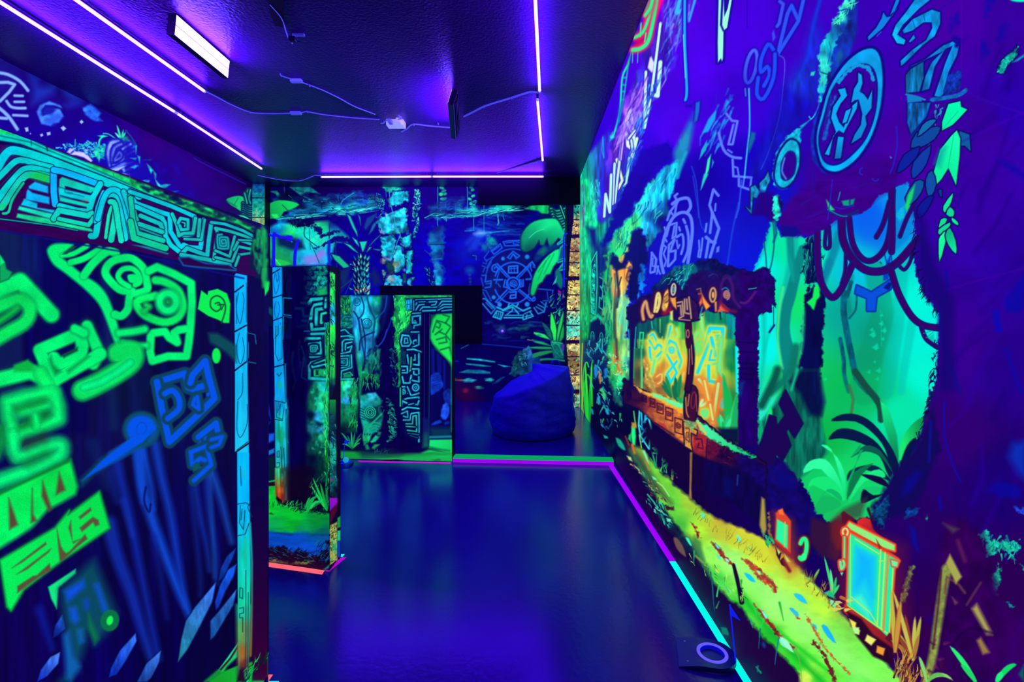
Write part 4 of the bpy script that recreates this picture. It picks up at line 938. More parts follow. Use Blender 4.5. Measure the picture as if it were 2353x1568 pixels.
    s.line('915,160 920,340 960,480 1000,560', 7, '0a0cb0', f=5, sm=4); s.line('890,640 900,700', 12, '0808a0', f=6); s.poly('770,800 790,920 760,880 740,780', '0a0c90', f=10); s.line('850,260 840,460', 12, '0c108c', f=6)
    s.poly('920,760 1000,740 1120,850 1200,1150 1240,1400 1200,1568 830,1568 860,1300 890,950', '2c0048', f=24, tex=(30, 40, .3)); s.poly('910,770 990,800 960,820 930,790', '4a3848', f=10); s.line('985,860 1020,960', 16, '5c1c4c', f=10)
    s.line('930,1000 910,1100 880,1300 850,1480 820,1568', 50, '8a9a3c', f=8, sm=4, w2=36, tex=(12, 12, .25)); s.line('900,1010 890,1150 860,1400', 8, '3c1018', f=6, sm=3); s.line('920,1120 930,1040 990,1080 1020,1120', 10, '6a4038', f=6)
    s.poly('925,970 945,925 1005,1040 975,1075', 'a8a848', f=6); s.poly('1055,1200 1080,1175 1160,1330 1130,1330', 'a8a04c', f=10); s.poly('1080,1360 1100,1345 1145,1420 1110,1430', '98783c', f=8); s.poly('955,1140 985,1170 970,1180', '704048', f=6)
    s.line('1030,1180 1080,1100 1100,1070', 9, '5c3448', f=6); s.line('960,1380 1040,1300 1180,1330', 8, '1c0038', f=8, sm=3); s.line('1100,1000 1180,1180 1289,1330', 10, '240048', f=10, sm=3)
    s.poly('1200,1180 1317,1300 1317,1568 1220,1568', '380060', f=40, a=.7)
    s.scatter('850,1350 960,1380 940,1568 850,1568', 12, ['6a2048', '3a0030'], (10, 40), (8, 18), 40, seed=83, jit=60, f=6)
    # ---- glowing path
    s.fr = None
    s.wash('1430,1020,2a1010 1460,1050,78a808 1500,1100,70d820 1540,1160,60d828 1560,1210,48c028 1600,1220,a8f020 1640,1280,98ff50 1680,1290,a0ff68 1720,1350,88ff50 1780,1400,a0ff68 1840,1450,90ff58 1900,1500,70ff48 1980,1568,58f838 1760,1270,e8e818 1800,1330,b8ff48 1880,1400,b8ff38 1940,1460,80f048 2000,1540,80ff50 1640,1330,48d838 1700,1400,30d018 1760,1470,20c010 1830,1530,28d818 1880,1568,50e020 1590,1150,a8d818 1660,1210,c8b018 1700,1230,e0d818 2050,1568,80f850 1850,1560,d8ff50',
           poly='1432,1015 1470,1028 1510,1075 1560,1125 1600,1160 1640,1190 1690,1210 1750,1235 1820,1290 1900,1375 1960,1440 2030,1520 2075,1568 2075,1620 1845,1620 1835,1550 1790,1500 1740,1450 1705,1400 1670,1370 1640,1340 1600,1270 1560,1215 1520,1160 1470,1080', f=9, rag=(12, 5), tex=(26, 14, .08))
    s.poly('1600,1190 1690,1215 1770,1250 1840,1310 1900,1380 1880,1380 1800,1330 1700,1260 1620,1220', 'c8d820', f=16, a=.6)
    s.poly('1640,1250 1720,1300 1850,1390 1960,1500 2020,1568 1960,1568 1850,1470 1740,1380 1660,1300', 'a0ff80', f=30, a=.55)
    s.line('1700,1360 1760,1440 1830,1510 1890,1568', 12, '08b808', f=12, a=.8, sm=3); s.line('1730,1395 1800,1460 1900,1540', 7, '18d010', f=8, a=.8, sm=3)
    s.fr = R7
    s.poly('600,100 700,150 780,260 900,330 960,440 1040,600 1060,700 1000,560 930,480 830,420 740,280 640,180', '0a3430', f=18, a=.75, tex=(10, 10, .5)); s.poly('920,300 980,360 1000,480 1060,680 960,520 900,400', '30783c', f=8, a=.7)
    s.poly('740,330 770,325 820,390 850,480 830,480 770,420', '6a5038', f=4, sm=2); s.line('930,480 1000,540', 14, '8aa838', f=5)
    BR = '8a1808'
    for p, c in (('890,190 920,200 975,330 955,320', BR), ('1070,360 1110,370 1180,470 1275,570 1260,580 1160,500', '9a3010'), ('1330,505 1420,530 1500,600 1560,690 1615,775 1560,740 1480,680 1400,580', 'b04818'), ('660,40 740,60 750,95 690,80', '3a1008'), ('1430,890 1540,1000 1660,1160 1780,1270 1770,1275 1640,1170 1520,1020', 'b02808'), ('1780,985 1830,1020 1840,1040', 'c04818'), ('1570,1050 1640,1150 1620,1160', '6a2410')):
        s.poly(p, c, f=4, rag=(6, 5), tex=(8, 8, .5))
    for p, c in (('1100,380 1120,385 1140,415 1120,415', '50e8ff'), ('1115,470 1140,490 1150,515 1125,500', '40e8f0'), ('1185,500 1210,510 1220,530 1195,525', 'a0f0ff'), ('1455,610 1490,615 1530,670 1500,670', 'a0ff90'), ('1350,630 1400,640 1450,705 1400,695', '10c8f8'), ('1740,935 1775,935 1815,1000 1790,985', '10a8f8'), ('1380,405 1410,420 1415,435', '10d8e8'), ('1260,565 1275,550 1270,580', '60f0ff'), ('845,325 870,325 900,390 880,385', '30f8c0'), ('680,155 720,165 715,180 690,175', '60ffb0'), ('975,110 1005,120 1010,165 985,145', '40ffd0'), ('1285,300 1310,310 1325,360 1300,360', '60ffd0'), ('1110,590 1135,610 1130,630 1105,610', 'd8e860'), ('1180,740 1230,780 1235,800', 'a0e8c0'), ('1650,1190 1720,1230 1775,1310 1740,1290 1670,1250', '80f8c0'), ('1480,930 1560,1000 1540,990', '40f0d0')):
        s.poly(p, c, f=3, sm=2)
    s.fr = R6
    for p, c in (('160,1125 200,1130 230,1175 190,1160', '20c8f8'), ('300,1285 330,1290 375,1375 330,1340', '18b8f8'), ('145,1200 180,1215 185,1240 160,1225', '30c0f0'), ('250,1275 275,1285 275,1310', '20c0f0'), ('90,1340 130,1360 160,1420 120,1390', 'a0ffd0'), ('0,1210 30,1240 20,1250', '70ffe0')):
        s.poly(p, c, f=3, sm=2)
    s.line('0,1030 60,1080 70,1110', 18, 'a03810', f=5, rag=(6, 6)); s.line('260,1370 320,1440 370,1568', 16, '6a2010', f=4, rag=(6, 6)); s.line('220,1230 320,1400 440,1530', 8, 'c86018', f=4, rag=(5, 5)); s.line('90,1170 110,1260', 10, '10a818', f=4, w2=2)
    s.fr = R7
    s.line('1260,560 1275,620 1310,760 1330,880', 26, '140414', f=3, w2=44); s.line('1330,690 1320,760 1340,760', 8, '140414', f=2); s.poly('1310,690 1330,680 1330,760 1318,750', '50c838', f=3)
    s.scatter('780,440 1060,680 1340,900 1400,880 1100,560', 30, ['206020', '80f040', '104018', 'c8ff60'], (20, 60), (4, 8), 70, seed=91, jit=40)
    s.scatter('860,50 1180,220 1400,380 1620,560 1560,560 1100,260', 60, ['a06810', '603808', 'e8c020', '503010'], (20, 70), (3, 7), -70, seed=92, jit=30, a=.7)
    # plants above and below the path
    for p, c in (('1075,700 1085,860 1095,960', '0a6a80'), ('1060,620 1080,760', '106050'), ('1115,830 1130,750 1160,700 1190,730', '30e870'), ('1220,790 1160,700', '30d870'), ('1520,1030 1490,1110 1480,1180', '20d838'), ('1490,1110 1475,1280', '106878'), ('1650,1190 1630,1300 1615,1420', '1078a0'), ('1790,1260 1830,1400 1850,1568', '80a838'), ('920,440 915,550', '20b060'), ('1110,930 1135,870', '40a070'), ('1400,1020 1425,1100', '20b080'), ('1440,930 1460,1010', '30d850')):
        s.line(p, 12, c, f=2, sm=3, w2=4)
    s.poly('980,860 1030,870 1060,930 1100,1020 1170,1080 1240,1240 1200,1240 1100,1080', '06303c', f=14, rag=(8, 8), a=.9); s.poly('1150,1095 1200,1100 1220,1150 1215,1170 1160,1150', '0a7858', f=3); s.poly('800,560 900,680 980,860 1100,1080 1060,1060 900,800', '04203c', f=20, a=.8)
    s.scatter('480,0 640,20 760,220 700,240', 50, ['108a70', '20c898', '0a4050', '60e0b0', '0a1828'], (16, 50), (8, 18), 55, seed=93, jit=30)
    s.poly(ell(1520, 1248, 14, 26, -20), '143890', f=6); s.line('1455,1440 1495,1490', 12, '20c880', f=3); s.line('1470,1430 1465,1480', 10, '18b078', f=3); s.poly('1470,1470 1500,1475 1490,1490', '18b870', f=3)
    s.line('1380,1400 1500,1568', 70, '04283c', f=30, a=.7)
    # ---- small left lanterns, glyph shield, shrubs along the path top
    s.fr = R5
    s.poly('400,700 460,780 540,850 620,980 700,1100 760,1180 640,1080 520,900', '301010', f=20, a=.8)
    s.line('470,820 570,960 640,1100', 34, '0a6848', f=20, a=.7)
    s.poly('475,625 500,620 505,700 500,765 480,760 470,690', '20f878', f=4)
    s.line('505,630 495,560 490,520', 8, '60e830', f=3, sm=3); s.line('480,760 495,820', 16, 'e07010', f=5); s.poly('475,600 505,600 510,640 475,640', 'c09020', f=5); s.poly('455,690 470,680 470,740 450,720', '20c858', f=4); s.line('455,760 430,700', 6, 'a05010', f=5)
    s.line('535,480 580,490 615,640 600,790 540,700 525,620', 12, '40e8e0', f=3, closed=True)
    for p in ('545,520 550,650', '555,500 600,580', '530,620 600,690', '560,600 590,560', '545,690 580,640 605,700', '550,740 590,690', '575,520 570,600'): s.line(p, 11, '18d0f8', f=2)
    s.line('530,690 545,780', 8, '80e860', f=2)
    s.poly('550,800 570,800 590,850 600,900 585,880', '80f0b0', f=4); s.line('575,880 600,940', 10, 'c08038', f=4)
    s.scatter('640,700 680,690 670,830 640,820', 16, ['28d060', '40f098', '18a048'], (18, 44), (10, 18), 20, seed=94, jit=70); s.line('655,830 650,930', 6, '30a050', f=2)
    s.fan(650, 930, '605,850 620,810 630,830', 9, ['20a060'], f=2); s.scatter('695,860 740,840 730,960 690,950', 14, ['28c050', '30d868', '187838'], (20, 56), (9, 16), -70, seed=95, jit=40); s.scatter('755,930 800,950 800,1010 760,1000', 14, ['20a048', '18c050', 'c07830'], (12, 28), (8, 14), -60, seed=96, jit=60)
    s.line('810,760 812,860', 5, '380840', f=2); s.line('780,800 795,840', 8, '0a8a68', f=3)
    s.poly('360,710 400,730 430,790 420,800 380,770', '10a880', f=4, sm=2); s.poly('270,690 300,700 305,715 280,715', '18a8a0', f=3); s.poly('440,840 470,850 480,880 455,870', 'c8e070', f=4); s.poly('540,950 560,960 570,990 545,975', '50e8c0', f=3); s.poly('620,985 650,1000 660,1020 630,1010', '60f0a0', f=3); s.line('660,1030 700,1060 745,1130', 8, 'a0f890', f=3); s.line('490,910 525,940', 10, '70e0a0', f=4); s.line('590,1120 640,1180', 10, '30c890', f=3); s.poly('640,1180 670,1210 660,1230', '30d0a0', f=3)
    s.scatter('470,900 560,960 760,1200 640,1160', 40, ['902c18', '3a1408', '50a048', 'c8a040', '10584c'], (14, 40), (6, 12), 50, seed=97, jit=30)
    # ---- pavilion: banners, back glow, posts, roof, rail
    s.fr = R3
    s.poly('640,1330 780,1300 960,1310 1120,1330 1180,1320 1250,1240 1380,1240 1530,1280 1530,1568 570,1568 575,1400', '0a6040', f=4)
    s.wash('620,1400,06404c 700,1400,064c48 780,1400,084c50 850,1350,087048 900,1420,0a7040 990,1300,0aa048 1050,1400,30a838 1150,1400,60c030 1250,1350,08a060 1300,1300,067858 1400,1330,06904c 1490,1340,04909c 1520,1450,048a78 1250,1500,58c840 1400,1500,38b848', poly='640,1330 780,1290 960,1270 1200,1330 1230,1230 1380,1230 1530,1280 1530,1568 600,1568', f=6, tex=(7, 160, .35))
    s.fr = R5
    s.wash('540,100,0a5030 620,60,c8c818 600,150,f09010 680,100,f0b018 760,80,e8d020 820,150,ff9c08 850,250,f8a408 760,250,e89008 680,250,c88808 700,320,705808 800,330,687808 960,150,e8e028 1050,200,f8d018 1000,350,ff9c10 1100,350,d8a018 1150,250,90c828 1200,200,0a8838 1220,100,0a8048 960,60,40b840 1080,40,60e040 880,60,90c828 1180,420,188830 1050,450,685010 1000,450,a07010 640,350,906010 560,250,304010',
           poly='470,0 1235,0 1240,760 1180,700 1050,640 930,540 860,470 700,420 560,370 480,320', f=6, tex=(12, 90, .18))
    s.poly('560,140 600,200 650,330 640,390 600,340 560,300', 'c8a030', f=5, rag=(8, 8), tex=(8, 8, .4)); s.line('545,50 545,350', 10, '40d878', f=4)
    s.fr = R3
    s.line('670,1430 700,1430 690,1568', 12, '20e070', f=2); s.line('670,1430 660,1568', 10, '20e070', f=2); s.line('668,1500 695,1500', 8, '20e070', f=2)
    s.line('770,1310 780,1390', 8, '30d890', f=3); s.line('850,1310 850,1430', 12, '80d040', f=3, w2=5); s.line('860,1500 870,1470', 10, 'c8d030', f=4)
    # neon glyphs on the banners
    def neon(p, w=15, sm=0, closed=False, c='10e0f8', g='d8e838', r=14):
        s.line(p, w * 1.4, c, f=2.2, sm=sm, closed=closed, glow=(r * 1.5, g, .95))
    neon('945,1380 990,1568', 14); neon('945,1370 900,1568', 14); neon('760,1460 785,1440 850,1568', 13); neon('830,1540 845,1510 860,1568', 9, c='80f090')
    neon('1000,1400 1010,1450 985,1500 960,1450', 11, 3, c='a0f070', g='b8e040'); neon('1215,1240 1230,1400 1255,1520', 15, c='80f880', g='a8e048'); neon('1255,1568 1300,1390 1415,1395 1400,1550 1360,1540', 24)
    neon('1315,1460 1380,1455', 12); neon('1330,1568 1310,1480', 14); s.poly('1345,1450 1380,1450 1375,1495 1345,1490', '10e8f0', f=3)
    neon(ell(1190, 1480, 26, 50, 8), 14, closed=True, c='70f080', g='a8d848'); neon('1205,1500 1190,1560', 10, c='70f080', g='a8d848')
    s.fr = R5
    neon('605,10 640,70 665,40 690,60 680,130 640,170', 12, 3); neon('605,60 620,150 690,90', 12, 3); neon('640,150 620,250', 11, c='60f0a0'); neon('655,270 690,250 690,300 665,320', 9, 3, c='e0c850', g='e08020')
    neon('720,100 750,10 790,30 830,150 800,260 830,160', 13); neon('730,110 800,240 740,340 750,290 730,250 800,160', 12, 0); neon(spiral(765, 75, 6, 30, 1.6, 0, .7), 9, c='40e0e0'); neon('750,350 745,420', 9, c='e0d060', g='f09010'); neon('840,290 850,240', 10, c='e8c848', g='f0a010')
    neon('950,240 1050,-10', 17); neon('1050,-10 1105,250', 17); neon('1010,190 1090,170', 14); neon('1030,190 1030,300 1130,320', 16); neon('1050,80 1035,150 1075,150', 10); neon('1130,310 1160,420 1150,480 1120,480 1130,440', 15, 3, g='e09020'); neon('1100,320 1060,600', 14, c='b8f090', g='f08010')
    neon('960,290 1000,340 1025,440 970,480 985,440', 15, 3, c='c0f0a0', g='f08818'); neon('1000,300 1030,440', 10, c='e0e080', g='f09010'); neon('1040,470 1060,580', 10, c='d0f090', g='f08010'); neon(spiral(1005, 530, 8, 32, 1.5, 30, .7), 11, c='60f080', g='d8d030'); neon(spiral(960, 60, 10, 46, 1.3, 200, .7), 11, c='60f070', g='b0d840'); neon('1120,0 1105,230 1120,260', 11, c='60f0a0', g='90d848')
    s.poly('1100,240 1130,280 1120,310 1090,300', 'f07008', f=8, a=.8); s.poly('1115,330 1165,440 1150,500 1110,500 1120,540 1070,620 1080,500', 'e07808', f=14, a=.35)
    # leaves in front of banners
    s.poly('1130,250 1165,330 1200,440 1180,560 1150,640 1140,500', '10b848', f=5, sm=2); s.poly('1240,390 1210,450 1170,620 1230,560', '28d868', f=4, sm=2); s.poly('1225,400 1245,420 1235,640 1200,700 1190,600', '18b058', f=4); s.fan(1150, 680, '1085,560 1110,540 1130,590 1170,540 1190,570', 32, ['20c860', '30e890', '18b850'], f=3); s.poly('1090,640 1250,640 1250,760 1140,720', '021828', f=10)
    s.fan(760, 420, '700,300 720,260 690,330', 28, ['107840', '18903c'], f=3); s.fan(800, 450, '790,270 830,250 770,330', 34, ['0c7038', '108840'], f=3); s.fan(850, 470, '800,420 855,370', 30, ['18a848', '20c050'], f=3); s.line('600,280 650,390', 18, 'a89030', f=5); s.line('550,200 550,350', 9, '50e080', f=3)
    # white-cyan gap and right big post
    s.poly('1220,50 1250,50 1250,400 1225,380', '08f8f0', f=4)
    s.fr = R4
    s.poly('-40,640 0,650 60,660 260,715 300,690 345,680 360,715 410,770 405,900 420,970 385,930 380,990 290,1010 120,1020 80,985 0,995 -60,990', '24005c', f=3, rag=(10, 6), tex=(20, 14, .35), out=(3, '06083c')); s.scatter('230,720 350,680 410,780 400,960', 30, ['06083c', '0a0650'], (14, 40), (8, 14), 90, seed=98, jit=60)
    s.poly('120,1010 290,1005 295,1230 280,1290 285,1568 150,1568 150,1290 125,1220', '20005c', f=3, rag=(8, 5), tex=(12, 40, .3)); s.poly('150,1500 190,1490 185,1568 155,1568', '0a3078', f=5)
    for y in (1290, 1330, 1400, 1480): s.line([(148, y), (285, y + 8)], 9, '0a0238', f=3)
    s.poly('150,1290 158,1310 150,1315', 'e0a0a0', f=2); s.poly('150,1370 158,1385 150,1390', 'e0a0a0', f=2)
    s.line(spiral(58, 880, 6, 56, 2.0, 0, .75), 13, 'c89858', f=3); s.line('0,960 30,900 20,800 60,750 110,800 130,900 200,930 270,850', 14, '5a1c6c', f=5, sm=4); s.line('220,830 275,822', 5, '20d8c0', f=2); s.poly('0,940 30,960 20,995 0,995', 'f09020', f=6); s.poly('30,900 70,960 120,960 110,985 40,985', '8a1838', f=10); s.line('400,960 400,1090', 5, '06083c', f=2); s.line('370,1140 405,1090', 14, '0a0c80', f=3)
    s.fr = R5
    s.poly('1245,90 1390,80 1385,770 1250,760', '1c0058', f=4, rag=(8, 4), tex=(14, 50, .35)); s.poly('1225,-20 1385,-20 1385,90 1380,130 1250,120 1235,40', '22005c', f=4, rag=(8, 5))
    for y in (20, 90, 170, 210, 250, 285): s.line([(1245, y), (1386, y + 6)], 9, '0c0240', f=3)
    s.poly('1250,310 1285,305 1270,400 1250,420', '0a2c70', f=6); s.poly('1245,95 1256,110 1246,115', 'e08888', f=2); s.poly('1245,180 1256,195 1246,200', 'e08888', f=2)
    # rail beam
    s.poly('425,290 490,335 560,375 640,400 760,440 860,480 960,560 1100,680 1240,770 1370,850 1440,900 1440,1120 1330,1010 1200,930 1000,860 920,815 840,750 720,660 640,600 560,520 480,470 420,460', '300818', f=3, rag=(12, 5), tex=(16, 12, .35), out=(3, '0a0420'))
    s.wash('450,400,140428 520,430,300818 600,450,8a3008 680,500,c06010 740,540,c86810 810,600,c87018 860,700,d07818 880,600,e09828 960,740,a03018 1050,780,50081c 1150,830,240428 1300,900,100448 1000,700,b04018 1400,980,100458', poly='430,300 560,375 760,440 860,480 960,600 1100,690 1240,780 1440,910 1440,1110 1200,930 1000,855 920,815 840,750 720,660 640,600 540,500 430,450', f=8, tex=(10, 10, .4))
    s.poly('490,330 560,370 640,390 760,430 860,475 850,540 770,500 680,440 600,410 540,380', 'f0c028', f=5, rag=(10, 5), grad=(500, 340, 850, 520, 'ffb010')); s.poly('600,380 680,405 800,450 855,480 850,500 780,480 640,410', '60ffa0', f=4, rag=(8, 4))
    s.poly('940,560 1020,630 1140,720 1250,790 1375,850 1340,850 1260,830 1150,770 1050,720 1000,690 960,650', '50ffb0', f=4, rag=(8, 6), grad=(950, 600, 1350, 850, '10c868')); s.line('950,600 1010,680', 14, 'f0c040', f=4)
    for cx, cy, w, h, c in ((625, 455, 34, 60, '401008'), (680, 495, 44, 72, '501408'), (745, 535, 50, 90, '501408'), (815, 620, 56, 110, '481008'), (565, 425, 30, 44, '200618'), (500, 400, 40, 50, '3a0c20')):
        s.line([(cx - w / 2, cy - h / 2), (cx + w / 2, cy - h / 2 + w * .3), (cx + w / 2, cy + h / 2 + w * .2), (cx - w / 2, cy + h / 2 - w * .1)], 9, c, f=2.5, closed=True); s.line(spiral(cx, cy + 4, 4, w * .36, 1.7, 0, 1.0, .2, sq=.6), 8, c, f=2.5)
    s.poly('660,590 700,610 740,650 690,640', 'c03018', f=5); s.line('640,600 780,690', 7, '200410', f=4)
    s.poly('920,670 960,680 1020,700 1010,860 920,815', '9a2418', f=4, tex=(8, 8, .35)); s.line('940,720 980,720 990,790 950,780 960,750', 7, '30040c', f=3); s.line('1020,720 1010,860', 7, '20040c', f=3); s.scatter('1030,740 1200,820 1180,930 1030,870', 24, ['14041c', '6a1028', '3c0820'], (20, 60), (6, 10), 80, seed=99, jit=70)
    s.poly('990,860 1230,930 1440,1080 1440,1380 1200,1180 1100,1120 1000,1100', '0a0438', f=10, tex=(12, 40, .3)); s.line('1240,980 1235,1050', 7, '1a48a0', f=4); s.poly('1140,1000 1200,1020 1190,1140 1140,1120', '061078', f=18, a=.6)
    s.poly('560,600 850,760 920,820 1000,860 980,1080 800,1000 640,800 560,700', '10021c', f=16)
    # carved knot post of the pavilion
    s.poly('895,815 912,815 905,1080 910,1150 890,1150 892,1000', '98702c', f=3, tex=(5, 20, .3))
    s.poly('860,410 880,350 915,335 945,370 950,470 935,560 920,600 890,590 860,570 855,500', '3a0c14', f=3, sm=2, out=(3, '14040c')); s.line(ell(920, 440, 16, 60, 6), 8, '7a2c20', f=3, closed=True); s.line('865,420 870,520 885,560', 9, 'c88838', f=3, sm=3); s.line('890,400 880,480', 8, 'c08040', f=3); s.line('940,400 945,520', 5, '9a5038', f=3)
    s.poly('850,600 900,610 905,640 945,660 940,690 900,670 900,760 910,800 860,770', 'c89030', f=3, tex=(8, 8, .3), out=(3, '20040c')); s.line('865,640 890,640 890,740 865,720 870,670 882,670 880,710', 6, '60200c', f=2); s.poly('860,580 940,600 940,640 900,650 855,605', '80b060', f=4, tex=(6, 6, .5))
    s.line('890,-20 905,120 895,260 880,360', 34, '30081c', f=4, sm=4, out=(3, '0c0414')); s.line('885,0 892,120 885,250', 6, 'c89060', f=3, sm=3); s.line('905,40 912,180', 4, 'd8b080', f=2)
    s.fr = R3
    s.poly('1075,1330 1130,1320 1140,1400 1135,1500 1120,1568 1090,1568 1075,1480', '300818', f=3, sm=2); s.line(ell(1100, 1440, 12, 36), 7, 'c88858', f=2, closed=True); s.line('1080,1400 1075,1500', 5, 'b07048', f=2)
    # roof
    s.poly('560,1200 620,1150 700,1100 800,1040 840,950 960,860 1060,830 1150,800 1250,780 1330,770 1400,800 1460,850 1568,860 1568,1230 1530,1270 1480,1240 1380,1230 1260,1220 1200,1310 1120,1330 1010,1330 960,1270 850,1280 770,1300 700,1320 640,1350 560,1400', '1c0850', f=4, rag=(12, 8), tex=(16, 16, .35))
    s.wash('850,950,06305c 950,870,0a6868 1060,840,0aa890 1000,950,063c6c 1120,830,0a8078 900,1030,04104c 1200,800,040c4c 1350,780,030838 1450,860,040a40 1080,980,0a2060 740,1100,040a48', poly='700,1090 840,960 960,860 1150,800 1330,770 1460,850 1568,860 1500,900 1250,880 1130,900 1060,1020 960,1000 850,1080 760,1100', f=8, rag=(12, 10), tex=(9, 22, .6)); s.poly('1055,930 1090,830 1130,820 1120,900 1060,1020 1040,1030', '10b8b8', f=5, rag=(8, 8), tex=(6, 20, .5))
    s.scatter('830,960 1060,840 1130,830 1050,1000 900,1000', 50, ['20d0a8', '04103c', '0a7080', '041c50'], (20, 60), (6, 12), 130, seed=101, jit=25); s.scatter('1150,800 1330,765 1470,850 1568,860 1560,880 1330,810', 40, ['02082c', '0a1c50', '04104c'], (14, 40), (6, 10), -70, seed=102, jit=40)
    s.poly('570,1200 690,1130 700,1300 640,1350 600,1410 560,1380', '10063c', f=6)
    s.line('700,1310 690,1220 720,1150 740,1230 770,1290 800,1200 820,1080', 28, 'd8a058', f=4, sm=4, out=(5, '30082c')); s.line('800,1240 820,1100 840,1080 850,1160 820,1240', 24, 'e8d870', f=3, sm=4, out=(4, '38081c')); s.line(ell(825, 1160, 10, 50, 8), 12, 'e8e070', f=2, closed=True)
    s.poly('870,1180 890,1080 920,1040 940,1060 930,1140 900,1250 870,1220', 'e8b838', f=4, sm=2, out=(4, '50100c'), tex=(7, 10, .45)); s.line('890,1110 920,1080 930,1130 900,1160', 10, '80300c', f=3, sm=3); s.poly('940,1100 960,1080 990,1090 1000,1220 970,1190 945,1140', 'f0a020', f=4, out=(3, '50100c')); s.line(ell(970, 1040, 18, 50, 5), 15, 'd8c8a0', f=3, closed=True, out=(5, '140838')); s.line(ell(970, 1040, 6, 22, 5), 7, '40c8c0', f=2, closed=True)
    s.poly('860,1260 950,1190 960,1240 880,1280', '8a1008', f=8); s.poly('940,1240 965,1230 965,1325 940,1310', 'd8e058', f=4)
    # corner block of the roof
    s.poly('1005,1130 1110,1100 1180,1170 1200,1310 1110,1330 1020,1320 1015,1240', '2c0c3c', f=3, tex=(10, 10, .3), out=(3, '100428'))
    for p in ('1005,1160 1050,1150 1060,1280 1020,1300', '1010,1190 1035,1185 1040,1270', '1070,1130 1070,1250 1110,1260', '1090,1130 1095,1220', '1110,1110 1130,1300'): s.line(p, 15, 'b09068', f=2.5)
    s.line('1020,1310 1120,1320', 8, 'c8a070', f=3)
    s.poly('1200,1130 1190,1050 1230,1060 1250,1120 1310,1180 1260,1225 1220,1180', '601020', f=5); s.poly('1200,1160 1225,1110 1230,1160 1210,1190', 'f07020', f=4); s.poly('1225,1080 1260,1140 1300,1190 1265,1225 1235,1160', 'ff9018', f=4, grad=(1230, 1090, 1270, 1220, 'ffb020'))
    s.line(ell(1325, 1090, 26, 62, 3), 18, 'c8a058', f=3, closed=True, out=(6, '30083c')); s.poly(ell(1327, 1090, 12, 30), 'e8b048', f=3); s.poly('1340,1150 1360,1150 1360,1240 1345,1240', 'f09820', f=4); s.poly('1375,1235 1390,1150 1480,1230 1460,1245', 'ff6018', f=6)
    s.line('1380,1180 1410,1080 1400,1000 1450,930 1500,1000 1510,1120 1568,1200', 20, '4a1468', f=6, sm=4); s.line(spiral(1447, 1090, 6, 42, 2.2, 0, .7), 17, 'b07868', f=3); s.line('1390,1150 1450,1220 1530,1240', 24, '6a1030', f=8, sm=3); s.line('1290,920 1330,900', 7, '0a5078', f=3); s.line('1410,1040 1440,1025 1470,1050', 8, '10a0b0', f=3, sm=3)
    s.line(ell(1330, 940, 40, 40, 0, 200, 340), 6, '143070', f=3); s.line(ell(1450, 960, 40, 50, 0, 200, 340), 6, '143070', f=3); s.line('1180,1040 1215,1030 1220,1080 1195,1080', 9, '907050', f=3)
    s.line('1205,1300 1230,1200', 10, '20b088', f=3); s.line('1405,1240 1410,1290', 18, '08a8a8', f=4, w2=6); s.line('1390,1250 1395,1310', 10, '101030', f=3)
    s.poly('560,1380 640,1340 640,1568 585,1568 580,1410', '14083c', f=3); s.line('565,1400 575,1568', 6, '20c8d8', f=3); s.line('632,1380 622,1568', 8, '10c8d0', f=3)
    s.fr = R5
    s.line('478,-20 470,330', 26, '0c0438', f=4); s.line('497,0 490,280', 6, '10a878', f=3)
    # ---- lanterns
    s.fr = R6
    s.poly('60,720 150,760 200,1000 140,1030 60,900', 'c84008', f=30, a=.6)
    def lantern_small():
        s.poly('70,720 85,705 105,695 112,715 148,760 145,920 135,925 66,860 72,740', 'e04808', f=4); s.poly('78,750 132,780 130,900 72,850', '28f8a0', f=4); s.line('118,765 114,890', 5, 'd0c838', f=2); s.poly('85,705 105,700 112,730 88,725', 'ff7818', f=3)
        s.poly('66,855 140,915 145,935 66,870', 'b02808', f=3); s.poly('70,890 100,920 90,960 110,940 120,990 100,980 75,930', '300808', f=3); s.poly('75,895 95,915 85,930', 'c8e870', f=3); s.poly('115,925 145,965 125,965', 'c8d858', f=3); s.line('110,960 140,1010', 18, '801808', f=6)
    lantern_small()
    s.line(ell(207, 900, 18, 52, 8, 210, 480), 22, '28f888', f=3, out=(4, '6a1008')); s.poly(ell(212, 940, 14, 18), '30ff90', f=3)
    s.poly('0,640 15,650 25,800 10,840 -10,780', 'a89830', f=6); s.line('35,720 40,820 60,870', 10, '906818', f=5, rag=(5, 5)); s.scatter('10,820 60,860 50,900 20,880', 10, ['20c868', '18a858'], (14, 34), (8, 14), 60, seed=111)
    # big lantern
    s.poly('390,760 700,900 720,1380 640,1400 380,1200', 'b82808', f=60, a=.45)
    s.poly('400,720 412,710 470,750 430,770 405,770', '5a1008', f=3); s.poly('480,760 510,740 545,750 560,800 600,840 480,790', 'e02c08', f=4, grad=(500, 745, 560, 830, 'a01808')); s.line('535,700 550,740 560,760', 14, '30101c', f=4)
    s.poly('425,790 440,765 668,880 668,910 600,890', '90f078', f=4, out=(4, 'ff3c08')); s.poly('425,800 600,885 690,945 690,985 640,960 430,825', 'd83808', f=3)
    s.poly('440,820 690,960 665,1000 640,1340 600,1330 430,1190', '20f0a8', f=4, out=(4, 'ff5010'))
    s.poly('470,880 575,940 560,1260 480,1200 450,1150', '18d8e8', f=8); s.poly('480,900 560,950 560,1140 520,1060 470,1100', '08b0ff', f=24, a=.8); s.poly('450,1150 500,1130 545,1210 540,1250', '50ffc0', f=12, a=.8)
